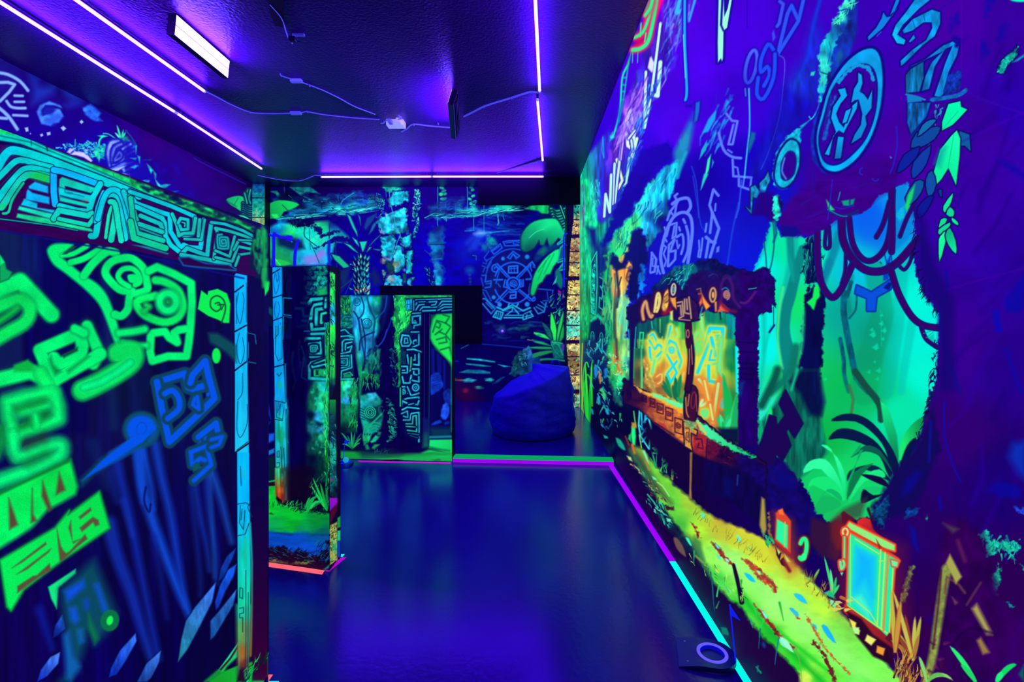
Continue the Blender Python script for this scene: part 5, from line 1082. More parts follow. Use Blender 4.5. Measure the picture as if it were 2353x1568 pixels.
    for p, w in (('470,850 590,925', 6), ('598,905 580,1290', 7), ('445,820 445,1180', 5), ('620,920 600,1300', 8), ('430,1185 600,1300 640,1330', 7), ('590,960 620,960', 5), ('450,1140 545,1220 580,1280', 5), ('660,1000 640,1330', 6)):
        s.line(p, w, 'c0e850', f=2)
    s.line('636,930 612,1310', 9, 'ff8018', f=3)
    s.poly('650,955 685,965 680,990 655,985', '70f0a0', f=3, out=(3, 'f05010')); s.poly('575,850 600,890 590,900', '902008', f=3)
    s.poly('415,1175 600,1310 680,1390 670,1410 590,1370 410,1215', 'c83008', f=3, grad=(420, 1180, 670, 1400, '801808'))
    s.poly('640,1320 700,1360 680,1400 620,1350', '60100c', f=3)
    s.line(ell(420, 815, 13, 18), 9, 'b8f090', f=2, closed=True, out=(4, 'ff4010')); s.line('416,840 415,960', 9, '50f090', f=2, out=(4, 'e05010')); s.line('395,965 400,1000 415,980 410,960', 12, '60f0a0', f=2, sm=3, out=(4, 'e05010')); s.poly('395,1018 410,1018 402,1035', '60f0a0', f=2)
    s.poly('425,1210 500,1250 560,1330 660,1400 650,1480 560,1440 470,1330', '28060c', f=6)
    for p, c in (('440,1250 475,1270 470,1300 495,1310 485,1330 460,1310', 'f8e850'), ('530,1330 575,1355 550,1385 518,1360', 'f0f070'), ('580,1385 620,1400 610,1435 575,1420', 'f0a020'), ('455,1290 490,1295 490,1330 465,1325', 'b8ff90')):
        s.poly(p, c, f=4)
    s.fan(760, 1460, '660,1290 650,1360 680,1330 770,1240 800,1240 790,1330 720,1230 660,1110', 22, ['b8b838', 'a87828', '904010', 'c8c048'], f=3); s.scatter('640,1440 760,1420 840,1568 680,1568', 50, ['a87820', '703010', 'c8b030', '380c10', 'd89020'], (40, 110), (7, 14), -80, seed=112, jit=30)
    s.fan(670, 1420, '650,1100 690,1180 700,1270 700,1160', 24, ['c0b838', 'b05810', '982808', 'c89830'], f=3)
    s.scatter('380,1130 450,1160 440,1230 380,1200', 8, ['d8d860', 'c06818'], (20, 50), (14, 24), 10, seed=113)
    s.fan(360, 1130, '315,940 345,1000 375,1040 390,1080', 14, ['38d878', '60e890', '28c060'], f=2); s.poly('310,1120 350,1105 370,1150 340,1140', '18c078', f=3); s.poly('340,1150 375,1165 370,1195 345,1180', '80f8b0', f=3); s.fan(260, 1060, '290,1000 240,1040 220,1050', 12, ['70c830', '406018'], f=2)
    s.scatter('200,1000 350,1080 420,1200 330,1180 220,1080', 40, ['a07810', 'c8a820', '604010'], (20, 50), (4, 8), -80, seed=114, jit=30, a=.7)
    # foreground grasses
    s.fan(1075, 1568, '945,1388 1000,1480', 26, ['28f070', '20d860'], f=3); s.fan(1180, 1568, '1280,1480 1210,1520', 30, ['10d860', '20f080'], f=3, bend=.4); s.fan(830, 1568, '960,1560 920,1540 790,1440', 20, ['88d868', '60c048'], f=3, bend=.5); s.poly('1290,1530 1317,1480 1317,1568', '0a5c58', f=8)
    s.fr = None
# ------------------------------------------------------------------ mural on the far wall, left wall and the two rear partitions
B1, B2, B3, B4, B5, B6 = (560, 380, 3.92), (560, 750, 3.92), (560, 1080, 5.227), (860, 400, 4.356), (760, 640, 3.409), (1020, 640, 3.41)

def paint_back(s):
    s.fr = None
    s.fillall('02003c')
    s.wash('620,440,04024c 800,440,04003c 1000,440,0a0064 1200,440,060030 900,520,0000a0 1000,560,0000b0 1050,620,0400a0 1100,580,0408b0 1000,640,0000a8 860,560,000090 850,500,000084 1250,520,000480 1200,660,040060 1150,700,050058 1260,760,04003c 1100,800,030050 1080,900,02004c 1250,900,02002c 1200,800,03004c 960,480,060070 720,420,08003c', tex=(30, 14, .25))
    s.fr = B1
    # top: dark with teal scraps, sloping ledge of rock
    s.poly('150,170 1240,170 1240,230 900,240 600,200 200,190', '0a0030', f=14)
    for p, c in (('410,195 600,195 690,260 560,240 520,280', '0a6870'), ('240,235 300,230 330,270 318,310 290,260', '0a8a78'), ('1230,190 1400,185 1450,210 1330,230 1290,240', '10b890'), ('600,260 480,230 520,225', '064c50')):
        s.poly(p, c, f=3, tex=(6, 6, .4))
    s.line('365,200 370,250', 6, '0a6a68', f=2)
    s.wash('400,300,020a30 500,340,04083c 700,330,062050 800,300,04184c 900,330,04206c 1080,310,0838b0 1180,290,0a6a58 600,400,04486c 780,380,0898a8 950,400,08b8b0 1100,390,06a0b0 850,420,20f0c8 500,440,0a5080 360,460,0a6098 330,480,0660a0 700,420,0870a0', poly='250,300 420,240 560,290 760,270 1000,250 1210,260 1240,300 1220,380 1100,410 900,440 760,440 600,450 440,470 330,500 300,480 400,430', f=10, rag=(14, 10), tex=(24, 7, .7))
    s.scatter('320,470 1200,370 1200,420 900,440 400,490', 60, ['30f0c8', '06184c', '10b8b8', '041040', '60ffe0', '0a5878'], (60, 220), (4, 12), -6, seed=201, jit=8)
    s.scatter('420,260 1200,250 1200,370 420,440', 70, ['0a8088', '020828', '063c6c', '0aa098', '01041c'], (16, 60), (4, 12), 20, seed=202, jit=60)
    s.line('875,350 900,310 990,250', 8, '10a8b0', f=2, sm=3); s.line('540,280 590,300', 6, '0a6a78', f=2)
    # banana leaf at left
    s.poly('200,380 240,340 320,315 430,325 500,355 420,400 360,420 330,470 280,480 210,470', '0a9a48', f=3, sm=2, grad=(220, 460, 400, 330, '10d858')); s.poly('240,440 300,440 320,470 280,480', '20f060', f=4); s.line('350,360 400,410', 7, '06503c', f=3); s.poly('190,400 240,440 230,500 200,470', '045040', f=8)
    # bright jungle window
    s.wash('230,540,0a60a0 330,520,08b0e0 300,560,04a0c8 440,560,20f0a0 500,600,10e8c0 600,600,08e8d8 650,520,28e090 720,560,10c070 800,540,063c8c 430,620,10f060 380,680,06684c 480,720,04485c 560,700,0cc8c8 620,680,20f0c0 640,740,0ad8e0 700,700,20e0a0 600,800,10c8f0 700,790,6088f0 740,760,10c8e8 560,850,30a8f8 660,860,4898f0 500,820,04a8e0 400,860,10a050 360,830,0a8a48 280,800,06a858 250,870,04506c 740,640,10d8c8 780,820,08b8e0',
           poly='200,570 330,510 440,530 560,540 640,510 760,500 830,540 940,640 960,700 830,690 780,860 740,900 200,910', f=8, tex=(16, 16, .22))
    s.poly('520,850 620,800 720,770 750,790 690,860 640,890 560,890', '9080e8', f=10, rag=(10, 8), a=.8)
    for p, c in (('420,520 540,490 640,500 610,540 500,560', '020630'), ('600,530 710,580 680,630 640,590', '041458'), ('680,640 850,580 860,600 700,660', '03104c'), ('640,750 720,700 800,650 900,640 1000,700 1040,780 940,700 830,690 740,720', '06086c'), ('800,740 900,760 980,880 1000,960 900,860', '060474')):
        s.poly(p, c, f=3, sm=2, rag=(6, 5))
    s.scatter('420,500 650,490 640,560 440,560', 40, ['020630', '0a5048', '041c48'], (16, 60), (4, 8), 70, seed=203, jit=40)
    for p, w in (('550,560 545,630 580,670 660,730', 8), ('600,700 640,780 680,880', 5), ('775,530 770,660', 8), ('590,570 600,760', 4), ('825,680 840,960', 8)): s.line(p, w, '03304c', f=2, sm=3)
    s.line('770,690 765,780 775,900', 30, '0824c0', f=5); s.poly('300,640 400,640 520,680 550,750 430,760 320,720', '04204c', f=10); s.line('380,650 435,690', 6, '30f0a0', f=2); s.poly('230,780 330,790 430,880 340,890 260,850', '10a050', f=5, sm=2); s.poly('290,850 340,850 430,890 300,905', '18c848', f=3, sm=2); s.line('280,840 330,900', 8, '40ffa0', f=3); s.poly('230,600 280,560 340,580 330,640 260,650', '0840c0', f=10, a=.6)
    # cane and yucca fronds
    NV = '0a0a78'
    for p, c in (('930,440 960,460 1020,600 1025,640 980,560', '10c8a8'), ('1030,440 1050,470 1055,540', '0a8aa0'), ('1085,560 1110,480 1200,430 1160,500 1100,580', '06407c'), ('1130,620 1160,540 1200,490 1200,520 1160,590', '06708c'), ('1120,740 1180,670 1240,620', '0a9a9c'), ('980,650 1020,680 1040,730 1010,700', '20e8b8'), ('905,700 960,720 1030,790 980,760', '18d8a0'), ('1045,690 1110,685 1080,770 1070,780', '10d8a0'), ('1110,780 1130,740 1150,740', '18d8a0'), ('1170,755 1240,760 1220,770', '0cb890'), ('790,800 860,820 900,860 960,920 900,925 820,850', '10c080'), ('860,960 960,920 870,1020', '08284c'), ('870,1150 900,1060 990,1000', '0a1c5c')):
        s.poly(p, c, f=3, out=(3, NV))
    s.line('860,1120 960,1040 1010,980', 5, '0a4a78', f=2); s.line('915,1160 975,1030', 5, '0a4a78', f=2)
    # pine-like trunk
    R = random.Random(5)
    s.poly('985,860 1060,780 1130,860 1120,960 1100,1020 1130,1160 1000,1160 990,1000', '04083c', f=8)
    for yy in range(0, 7):
        y = 830 + yy * 52
        for k in range(-2, 3):
            x = 1060 + k * 26 + R.uniform(-6, 6)
            s.poly([(x - 9, y + abs(k) * 10 - 6), (x + k * 9, y + abs(k) * 10 - 34), (x + 9 + k * 4, y + abs(k) * 10 - 8), (x + 2, y + abs(k) * 10 + 10)], R.choice(['60f0d0', '20c8b0', '0a98a0', '90fff0', '18b088']), f=3)
    for p, c in (('1000,1110 1050,1140 1010,1130', 'f07838'), ('1020,1090 1060,1140 1030,1110', 'd8d0a0'), ('1100,1080 1080,1140 1070,1120', 'e0c890'), ('1140,1110 1090,1150 1110,1120', 'e87848'), ('950,1100 985,1120 960,1120', '20d070'), ('1100,900 1130,890 1110,920', 'a0b060')): s.poly(p, c, f=2)
    s.scatter('970,830 1150,830 1140,1160 980,1160', 46, ['02062c', '0a5060', '40d8c8'], (14, 50), (4, 8), 60, seed=204, jit=60)
    s.poly('1170,920 1220,1000 1240,1060 1180,1090 1140,1000', '0a2060', f=12); s.poly('870,1000 960,930 920,1060 880,1090', '062c5c', f=10)
    # stone column
    s.fr = B4
    st = (('60,120 200,120 310,150 240,170 150,190', '0ca888'), ('140,250 190,190 340,165 345,270 220,310 150,320', '10b8c8'), ('25,460 120,410 210,370 330,345 325,450 340,570 210,605 80,605 50,540', '18c0d8'), ('75,625 200,620 215,660 200,760 180,860 80,830 72,720', '10b0d0'), ('260,640 360,605 375,680 350,740 320,745 270,690', '10a0b8'), ('190,860 220,740 240,700 300,800 315,880 280,940 210,990 190,930', '18b8d0'), ('320,780 380,770 375,990 310,1000 330,900', '12a8b8'), ('95,1120 110,1050 180,1010 260,1020 275,1060 270,1120', '20b8e8'), ('330,1120 340,1060 400,1035 375,1080 370,1120', '20a8d8'), ('80,840 100,850 95,890 82,890', '3090c0'), ('90,970 115,1010 95,1080 82,1060', '10a8d0'))
    for p, c in st:
        s.poly(p, c, f=4, rag=(7, 6), tex=(11, 11, .75, 7), out=(3, '020440'))
    s.scatter('30,400 330,340 340,600 60,600', 26, ['70e8ff', '0a4a88', 'a0e0ff', '064078', '4098ff'], (12, 50), (10, 26), 40, seed=205, jit=80, f=5, a=.65); s.scatter('75,630 300,630 310,980 80,860', 26, ['70e8f0', '0a4a70', '40f0c0', '064078', '60a0ff'], (12, 50), (10, 26), 60, seed=206, jit=80, f=5, a=.65)
    s.poly('80,820 180,860 160,870 90,830', '9080f0', f=4); s.poly('45,560 100,600 60,590', 'b090f0', f=4)
    for x, y, c in ((175, 970, 'e07828'), (190, 900, 'a8a040'), (180, 1060, 'f06850'), (210, 930, 'c0a040'), (230, 890, 'a08848'), (100, 990, '805030'), (150, 1040, 'e8d0a0'), (88, 870, 'f0a060')): s.poly(ell(x, y, 14, 18), c, f=12, a=.75)
    s.line('145,150 170,320 200,440 220,530 260,610 230,680 200,780 165,860', 7, '30b8d0', f=2, sm=4); s.line('115,160 120,230', 5, '108a98', f=2)
    s.poly('120,880 190,880 190,980 150,1000 120,960', '06382c', f=8, rag=(8, 8), tex=(8, 8, .6)); s.poly('285,1000 320,1000 320,1080 290,1110', '0a5a50', f=6, tex=(8, 8, .6)); s.poly(ell(152, 1104, 9, 9), '100408', f=3)
    s.scatter('40,260 110,240 90,420 30,440', 36, ['10b098', '0a6a78', '20d8b0', '02083c'], (12, 36), (6, 14), 90, seed=207, jit=60); s.scatter('0,200 60,190 80,330 0,330', 24, ['0a6a58', '083c88', '02104c', '10a070'], (20, 50), (8, 16), 30, seed=208, jit=50)
    # ivy strand
    s.scatter('400,160 460,150 460,300 440,420 455,520 400,650 385,620 410,520 380,380 400,300', 90, ['10a878', '20d8a8', '0a5a58', '60e8d0', '064060'], (14, 40), (8, 18), 60, seed=209, jit=70)
    s.line('460,180 455,300 420,400', 4, '0a6a68', f=2, sm=3)
    # hanging threads with leaves
    for p in ('635,120 635,300 632,500 648,560', '930,120 935,260 930,400', '995,330 995,560', '1098,310 1098,580', '1285,305 1290,430 1300,460'): s.line(p, 8, '10a8b8', f=2, a=.9)
    s.line('1235,320 1238,430 1245,490 1235,510', 12, '20c8c8', f=2)
    def strand(x, ys, r, sd):
        Q = random.Random(sd)
        for y in ys:
            d = Q.choice([-1, 1])
            s.poly(ell(x + d * Q.uniform(4, 22), y, r * Q.uniform(.7, 1.1), r * .55, d * -20), Q.choice(['10a868', '0a6a60', '18d888', '0a8a78', '06486c']), f=3)
    strand(690, (140, 170, 200, 250, 300, 320, 350), 26, 1); strand(975, (135, 160, 190, 220, 250, 280, 300), 24, 2)
    s.poly(ell(668, 203, 22, 18), '18e050', f=3); s.poly(ell(680, 250, 22, 14), '10c878', f=3)
    s.scatter('660,330 740,330 730,480 690,470', 40, ['10c8a0', '20e8c0', '0a6a78'], (14, 36), (8, 14), 60, seed=210, jit=70); s.scatter('960,270 1020,270 1010,380 980,380', 24, ['10c8a0', '20e8c0', '0a6a78'], (12, 30), (6, 12), 60, seed=211, jit=70); s.scatter('1210,310 1270,310 1250,400 1220,400', 20, ['10c8a0', '40e8c0', '0a6a78'], (12, 30), (6, 12), 60, seed=212, jit=70)
    # rock ledge streak
    s.wash('600,380,063c80 800,280,06206c 760,360,04187c 600,430,0ab8b0 850,410,18e0c0 1000,390,20e8d0 1200,370,10c8b8 1350,350,18d8a8 1400,320,0a8880 1100,340,04307c 700,330,0a3c80', poly='550,430 570,340 640,290 820,240 880,250 900,330 1040,340 1200,310 1480,310 1480,350 1300,380 1100,410 900,420 720,440 600,445', f=12, rag=(14, 10), tex=(40, 8, .6), a=.9)
    s.scatter('560,420 900,390 1480,320 1450,370 1100,420 700,445', 70, ['60ffe8', '30e8c8', '042c78', '10a0b8', '020c58'], (60, 240), (4, 10), -6, seed=213, jit=7)
    s.scatter('600,300 880,240 860,380 620,400', 40, ['0a4a90', '03104c', '0a6a98'], (16, 60), (6, 16), -30, seed=214, jit=60, a=.7)
    s.scatter('1050,420 1560,380 1500,600 1200,640', 40, ['0448b8', '0a2890', '0a6ad0', '020660'], (60, 260), (5, 18), 4, seed=215, jit=10, f=5, a=.6)
    # shaft of light
    s.poly('1000,580 1060,560 1170,590 1140,640 980,760 880,840 860,800', '0838e8', f=60, a=.5)
    s.poly('1000,600 1050,570 1100,575 1160,590 1080,615 1030,615', 'a0d0ff', f=12, grad=(1000, 600, 1170, 590, '40c8ff')); s.line('1060,560 1000,540 960,560', 12, '20a0f8', f=10, a=.7); s.line('910,570 1000,565', 6, '18a0e8', f=4); s.line('1160,588 1260,575 1350,570', 10, '28b8e8', f=4, w2=3); s.line('930,550 1160,545', 8, '0a60e0', f=6, a=.7)
    for p in ('1040,620 960,760', '1070,625 1010,740', '1010,610 930,690'): s.line(p, 14, '2868ff', f=16, a=.55)
    s.poly('1150,640 1190,660 1210,700 1170,740 1140,700', '0ab0a8', f=12, rag=(10, 10)); s.poly('1080,720 1140,700 1130,760 1090,780', '0a80a0', f=14, rag=(10, 10), a=.8)
    s.line('1120,602 1500,608 1900,604', 5, '1040c8', f=2); s.line('1200,725 1500,715 1780,712', 4, '0a28a0', f=2)
    # bamboo-like pillar
    s.wash('600,540,041878 560,640,0a70a8 680,640,0a4898 600,750,0a80b8 660,800,0a3880 620,850,0a50a0 640,920,20a0e8 680,1000,0a3898 640,1060,10c8e8 640,1110,20d8f0 690,1110,0628a0', poly='545,610 590,520 700,520 695,690 690,730 680,850 640,870 690,940 690,1125 610,1125 600,930 570,860 565,740 540,690', f=8, rag=(8, 6), tex=(12, 12, .4))
    s.line('550,690 710,688', 14, '0a5a98', f=4); s.line('555,705 700,705', 6, '020840', f=3); s.line('580,855 670,848', 8, '0a80b0', f=3); s.line('680,720 690,800', 10, '0a50a0', f=4); s.scatter('490,880 600,1000 610,1120 560,1120', 40, ['041840', '0a6a70', '10a090', '02082c'], (14, 40), (6, 14), 60, seed=216, jit=40)
    s.line('505,765 550,800', 5, '0a5a90', f=3); s.poly(ell(955, 965, 34, 26), '0a58b0', f=16); s.line('955,1010 962,1100', 16, '0a58b0', f=6, a=.8)
    for y in (1030, 1065, 1098): s.line([(948, y), (970, y)], 9, '061050', f=3)
    s.line('985,815 1020,820 1020,860', 5, '0a8a90', f=2)
    # carved calendar disc
    BL = '1464f0'
    def cb(p, w=11, c=BL, sm=0, closed=False): s.line(p, w * 1.25, c, f=3, sm=sm, closed=closed)
    s.poly(ell(1390, 1080, 330, 420), '07004c', f=40, a=.5)
    for cx, cy, a in ((1300, 850, 0), (1490, 860, 0), (1190, 1180, 0), (1200, 1030, 0)): s.poly(ell(cx, cy, 60, 60), '0a3878', f=50, a=.5)
    cb(ell(1390, 1090, 190, 205, 0, 200, 350), 12); cb(ell(1390, 1090, 190, 205, 0, 20, 160), 12)
    cb(ell(1390, 1080, 290, 330, 0, 205, 285), 10, '0e58d8'); cb(ell(1390, 1080, 320, 300, 0, 60, 160), 9, '0e58d8')
    cb(ell(1390, 1100, 64, 64), 14, closed=True); cb(spiral(1390, 1100, 8, 40, 2, 30), 9); cb('1370,1090 1420,1120', 8); cb('1360,1110 1410,1140', 8)
    cb('1310,1060 1295,1130 1350,1140', 12); cb('1330,1070 1350,1135', 10); cb('1455,1060 1460,1130 1490,1125 1490,1060', 12); cb('1470,1060 1475,1110', 8)
    cb('1345,930 1345,990 1435,990 1435,920 1350,925', 12, '1c78f8'); cb('1355,950 1425,945', 8); cb('1370,935 1372,975', 8); cb('1400,930 1402,980', 8)
    cb('1360,1185 1420,1180 1415,1240 1360,1245 1365,1215 1410,1210', 13, '2070f0')
    cb('1350,1030 1230,900', 14); cb('1330,1035 1215,915', 8); cb(spiral(1215, 950, 12, 44, 1.2, 200), 12); cb('1250,980 1230,1040', 8)
    cb('1430,1030 1580,880 1605,920', 14); cb('1450,1040 1570,910', 8); cb('1555,900 1575,970', 10); cb('1590,930 1610,940', 8)
    cb('1330,1160 1215,1280 1250,1290', 13); cb('1350,1175 1240,1290', 8); cb('1455,1160 1580,1260 1600,1230', 13); cb('1440,1170 1560,1270', 8); cb(ell(1590, 1250, 20, 22, 0, -90, 120), 10)
    cb('1340,830 1390,775 1455,820 1430,840 1390,800 1360,850 1335,835', 11); cb('1390,800 1420,850', 9); cb('1200,1060 1280,1058', 14); cb('1225,1075 1220,1095', 10); cb('1520,1055 1590,1050', 14); cb('1240,1100 1260,1130', 8)
    for x, y, r in ((1288, 848, 18), (1530, 830, 22), (1195, 1235, 20), (1255, 1310, 22), (1530, 1305, 24)): s.poly(ell(x, y, r), '1c84e8', f=4)
    cb('1175,770 1260,700 1280,740 1200,805 1175,775', 10); cb('1190,770 1250,725', 8); cb('1290,680 1340,670 1480,665', 11); cb('1295,690 1310,720 1480,715', 10); cb('1320,690 1400,680 1390,700 1440,705', 8); cb('1420,680 1470,690', 8); cb('1150,770 1100,840 1120,870 1190,830', 9, '1058d0'); cb('1090,890 1120,900 1130,860', 8, '0c50c0'); cb('1080,920 1110,930 1090,980', 9, '0c50c0'); cb('1170,880 1130,960 1120,1000', 9, '1058d0')
    cb('1080,1015 1120,1015 1110,1080 1170,1070 1165,1130 1110,1140', 11, '1260d8'); cb('1120,1100 1160,1095', 8, '1260d8'); cb('1070,1040 1090,1120', 9, '0c50c0')
    cb('1085,1160 1120,1170 1170,1270', 10, '0e50c8'); cb('1090,1250 1110,1250 1210,1350 1170,1400 1085,1300', 11, '1880d8'); cb('1120,1290 1180,1350', 9, '1880d8'); cb('1130,1270 1190,1340', 8, '1880d8')
    TQ = '18b8e0'
    cb('1230,1335 1290,1360 1385,1310 1490,1370 1560,1340', 12, TQ); cb('1285,1370 1385,1330 1445,1400', 11, TQ); cb('1385,1335 1380,1370 1330,1405', 9, TQ); cb('1340,1330 1350,1300', 11, TQ); cb('1420,1330 1440,1300', 11, TQ)
    cb('1190,1430 1225,1370 1290,1390 1265,1455 1190,1430', 11, TQ); cb('1225,1390 1215,1430', 8, TQ); cb('1245,1395 1235,1440', 8, TQ); cb('1265,1400 1255,1450', 8, TQ); cb('1300,1440 1480,1440', 11, TQ); cb('1310,1415 1475,1415', 8, TQ); cb('1490,1410 1490,1460 1590,1425 1560,1380', 10, TQ); cb('1505,1400 1570,1370', 8, TQ); cb('1510,1430 1580,1410', 8, TQ); cb('1520,1445 1530,1410', 8, TQ)
    cb('1600,1340 1640,1400 1700,1380 1720,1290', 11, '1a88d0'); cb('1620,1330 1690,1370', 9, '1a88d0'); cb('1640,1310 1700,1340', 9, '1a88d0'); cb('1670,1280 1730,1330', 9, '1870c8'); cb('1690,1270 1740,1270', 8, '1060c0'); cb('1640,1150 1790,1165 1760,1270', 10, '0e58c8'); cb('1730,1180 1740,1260', 9, '0e48a8'); cb('1560,1100 1545,1180 1580,1130', 8, '1060c0')
    # big banana leaves on the right
    s.poly('1500,350 1560,320 1640,305 1740,305 1770,360 1740,400 1680,400 1640,370', '10b860', f=4, grad=(1540, 380, 1700, 300, '0cc868'), tex=(8, 30, .3)); s.poly('1600,400 1700,400 1790,420 1700,440', '04184c', f=6)
    for k in range(9):
        y = 320 + k * 28
        s.line([(1770 + k * 8, y + 30), (1830 + k * 6, y + 56), (1960, y + 10)], 22, ['18e888', '12c868', '20f098'][k % 3], f=3, sm=4, out=(4, '04244c'))
    s.line('1860,310 1900,420 1950,540', 8, '30ffa0', f=2, sm=3, out=(3, '04204c'))
    s.poly('1470,660 1490,580 1560,500 1650,460 1780,445 1840,470 1900,600 1880,670 1840,640 1760,740 1730,640 1700,710 1660,705 1650,660 1600,740 1520,780 1475,750', '10e888', f=4, grad=(1700, 460, 1600, 760, '06584c'), sm=2, out=(3, '041448')); s.poly('1475,640 1560,560 1640,540 1560,640 1490,740', '08b878', f=20, a=.6); s.line('1550,640 1620,580 1700,550', 5, '40ffb0', f=2, sm=3); s.poly('1640,550 1740,480 1800,500 1720,560', '20f898', f=14, a=.6)
    s.poly('1600,850 1640,760 1740,720 1830,700 1860,740 1760,780 1680,840 1620,880', '06387c', f=6, sm=2, a=.8); s.poly('1650,790 1700,730 1720,760 1690,800', '0a8a50', f=14)
    s.poly('1565,1200 1580,1090 1610,990 1680,880 1760,800 1850,750 1840,860 1790,930 1760,1000 1720,1010 1680,1080 1640,1110 1600,1210', '12f080', f=4, sm=2, grad=(1700, 850, 1620, 1200, '0ab858'), out=(3, '041448'))
    for p in ('1720,870 1640,1060', '1800,800 1700,1000', '1760,820 1640,980'): s.line(p, 7, '06a050', f=4)
    for p in ('1840,880 1870,740 1960,660 1950,780 1900,860', '1850,960 1900,890 1960,830 1950,940', '1840,700 1960,600 1950,640', '1900,560 1960,545 1955,600 1900,600'): s.poly(p, '06507c', f=3, out=(3, '10c8a0'))
    s.line('1850,860 1900,840 1950,870', 6, '10c8a0', f=2); s.line('1860,920 1930,930', 6, '10b898', f=2); s.poly('1810,980 1850,950 1890,1060 1870,1150 1820,1080', '067068', f=5, sm=2); s.poly('1785,1110 1830,1020 1820,1090', '20d0a8', f=3)
    s.poly('1840,1160 1870,1180 1860,1220 1845,1210', 'c010a8', f=3); s.poly('1880,1180 1920,1120 1940,1180 1920,1240 1890,1250', '5010b0', f=5); s.poly('1885,1205 1895,1210 1892,1250 1880,1250', 'f01080', f=3)
    s.fr = B6
    s.poly('935,0 975,0 960,200 950,640 935,640 940,200', '0a0050', f=3); s.scatter('840,120 940,100 930,330 840,300', 40, ['0a2078', '10a878', '060a40', '0a6a70'], (20, 60), (6, 14), -60, seed=217, jit=50); s.scatter('860,240 935,250 930,420 850,400', 16, ['20c888', '0a5860', '10a070'], (30, 80), (8, 16), -70, seed=218, jit=40)
    # pineapple-like plant
    for p, c in (('840,490 835,380 840,270 870,340 890,480', '28f050'), ('885,490 895,380 935,260 930,340 900,490', '18d048'), ('900,500 935,360 938,460', '10a838'), ('845,500 800,420 770,345 830,400 850,470', '0a6a50'), ('840,490 790,440 705,422 730,450 830,480', '28e868'), ('840,530 780,500 690,480 720,505 830,530', '20d860'), ('850,555 760,555 660,545 720,535 850,540', '20f868'), ('850,580 720,620 610,670 660,610 750,575 850,565', '28f850'), ('940,650 830,640 740,650 685,690 720,640 820,625 940,640', '18f870')):
        s.poly(p, c, f=3, sm=2, out=(2, '041440'))
    s.line('655,480 700,490', 6, 'c0a030', f=2); s.poly('835,490 860,485 920,500 935,560 940,630 860,630 845,560', '0a9a68', f=3, tex=(6, 6, .4)); s.line('850,500 900,520 930,600', 7, '40ffa0', f=3); s.line('845,520 870,570 910,610', 6, '30f090', f=3); s.poly('920,510 945,520 940,570 925,560', '7848e0', f=4); s.line('870,500 930,510', 6, '40ffa0', f=2)
    # boulder behind the bag
    s.wash('640,560,40b8f0 600,620,0a7a60 560,680,10884c 540,730,0a7a78 660,590,38a8f8 700,650,1060c0 620,680,0a3050', poly='515,750 540,660 580,600 620,550 660,540 690,575 690,620 740,620 730,660 790,690 780,720 600,760', f=4, rag=(10, 8), tex=(10, 10, .6)); s.scatter('530,740 600,600 680,560 640,700', 30, ['041c30', '30d0a0', '0a5048', '60f0e0'], (10, 30), (6, 14), 50, seed=219, jit=70)
    # pool steps and pebbles
    s.poly('80,520 960,500 960,1100 80,1100', '02003c', f=30, a=.45); s.line('300,515 420,525 640,545', 7, '0a2cb0', f=3); s.line('515,490 840,490', 6, '0810a0', f=2); s.line('520,360 560,340 760,342', 7, '0a2498', f=3); s.poly('575,390 640,365 670,375 650,400 590,405', '0a704c', f=10); s.poly('410,400 440,370 470,370 480,400 430,420', '0a4c60', f=10); s.scatter('300,320 800,340 820,470 300,500', 50, ['06206c', '0a3c88', '04085c', '0a6a88', '02003c'], (20, 120), (8, 22), 2, seed=220, jit=14, f=5, a=.6)
    s.poly(ell(455, 412, 22, 20), '3a20c0', f=6); s.poly(ell(458, 412, 8, 8), 'b090ff', f=3); s.line('135,550 190,522', 6, '0a6888', f=3)
    for p, c in (('180,625 280,630 400,650 400,660 300,648 180,634', '10b0c0'), ('170,665 290,675 370,690 300,692 175,675', '0a90a0'), ('120,738 180,715 300,718 365,735 360,748 200,745', '0a6a90'), ('425,675 470,680 520,692 470,695', '0a98b8'), ('140,798 190,783 255,800 220,812 160,810', '20b8d0'), ('320,790 360,780 395,795 370,808 330,803', '28b0c0'), ('235,855 265,843 312,858 270,866', '20b0a8'), ('70,640 110,645 120,655 80,660', '0a1c90'), ('190,1010 280,1000 340,1000 260,1020', '044048'), ('380,830 440,780 480,770 430,810', '08407c')):
        s.poly(p, c, f=3, tex=(8, 6, .3))
    s.line('70,792 140,798', 8, 'f08838', f=3, w2=4); s.poly('325,990 370,985 370,1010 345,1010', '30e050', f=4, rag=(5, 5)); s.poly('110,830 230,860 260,950 150,980 90,900', '3c0420', f=50, a=.8); s.poly(ell(170, 880, 14, 10), '90203c', f=10)
    s.fr = None

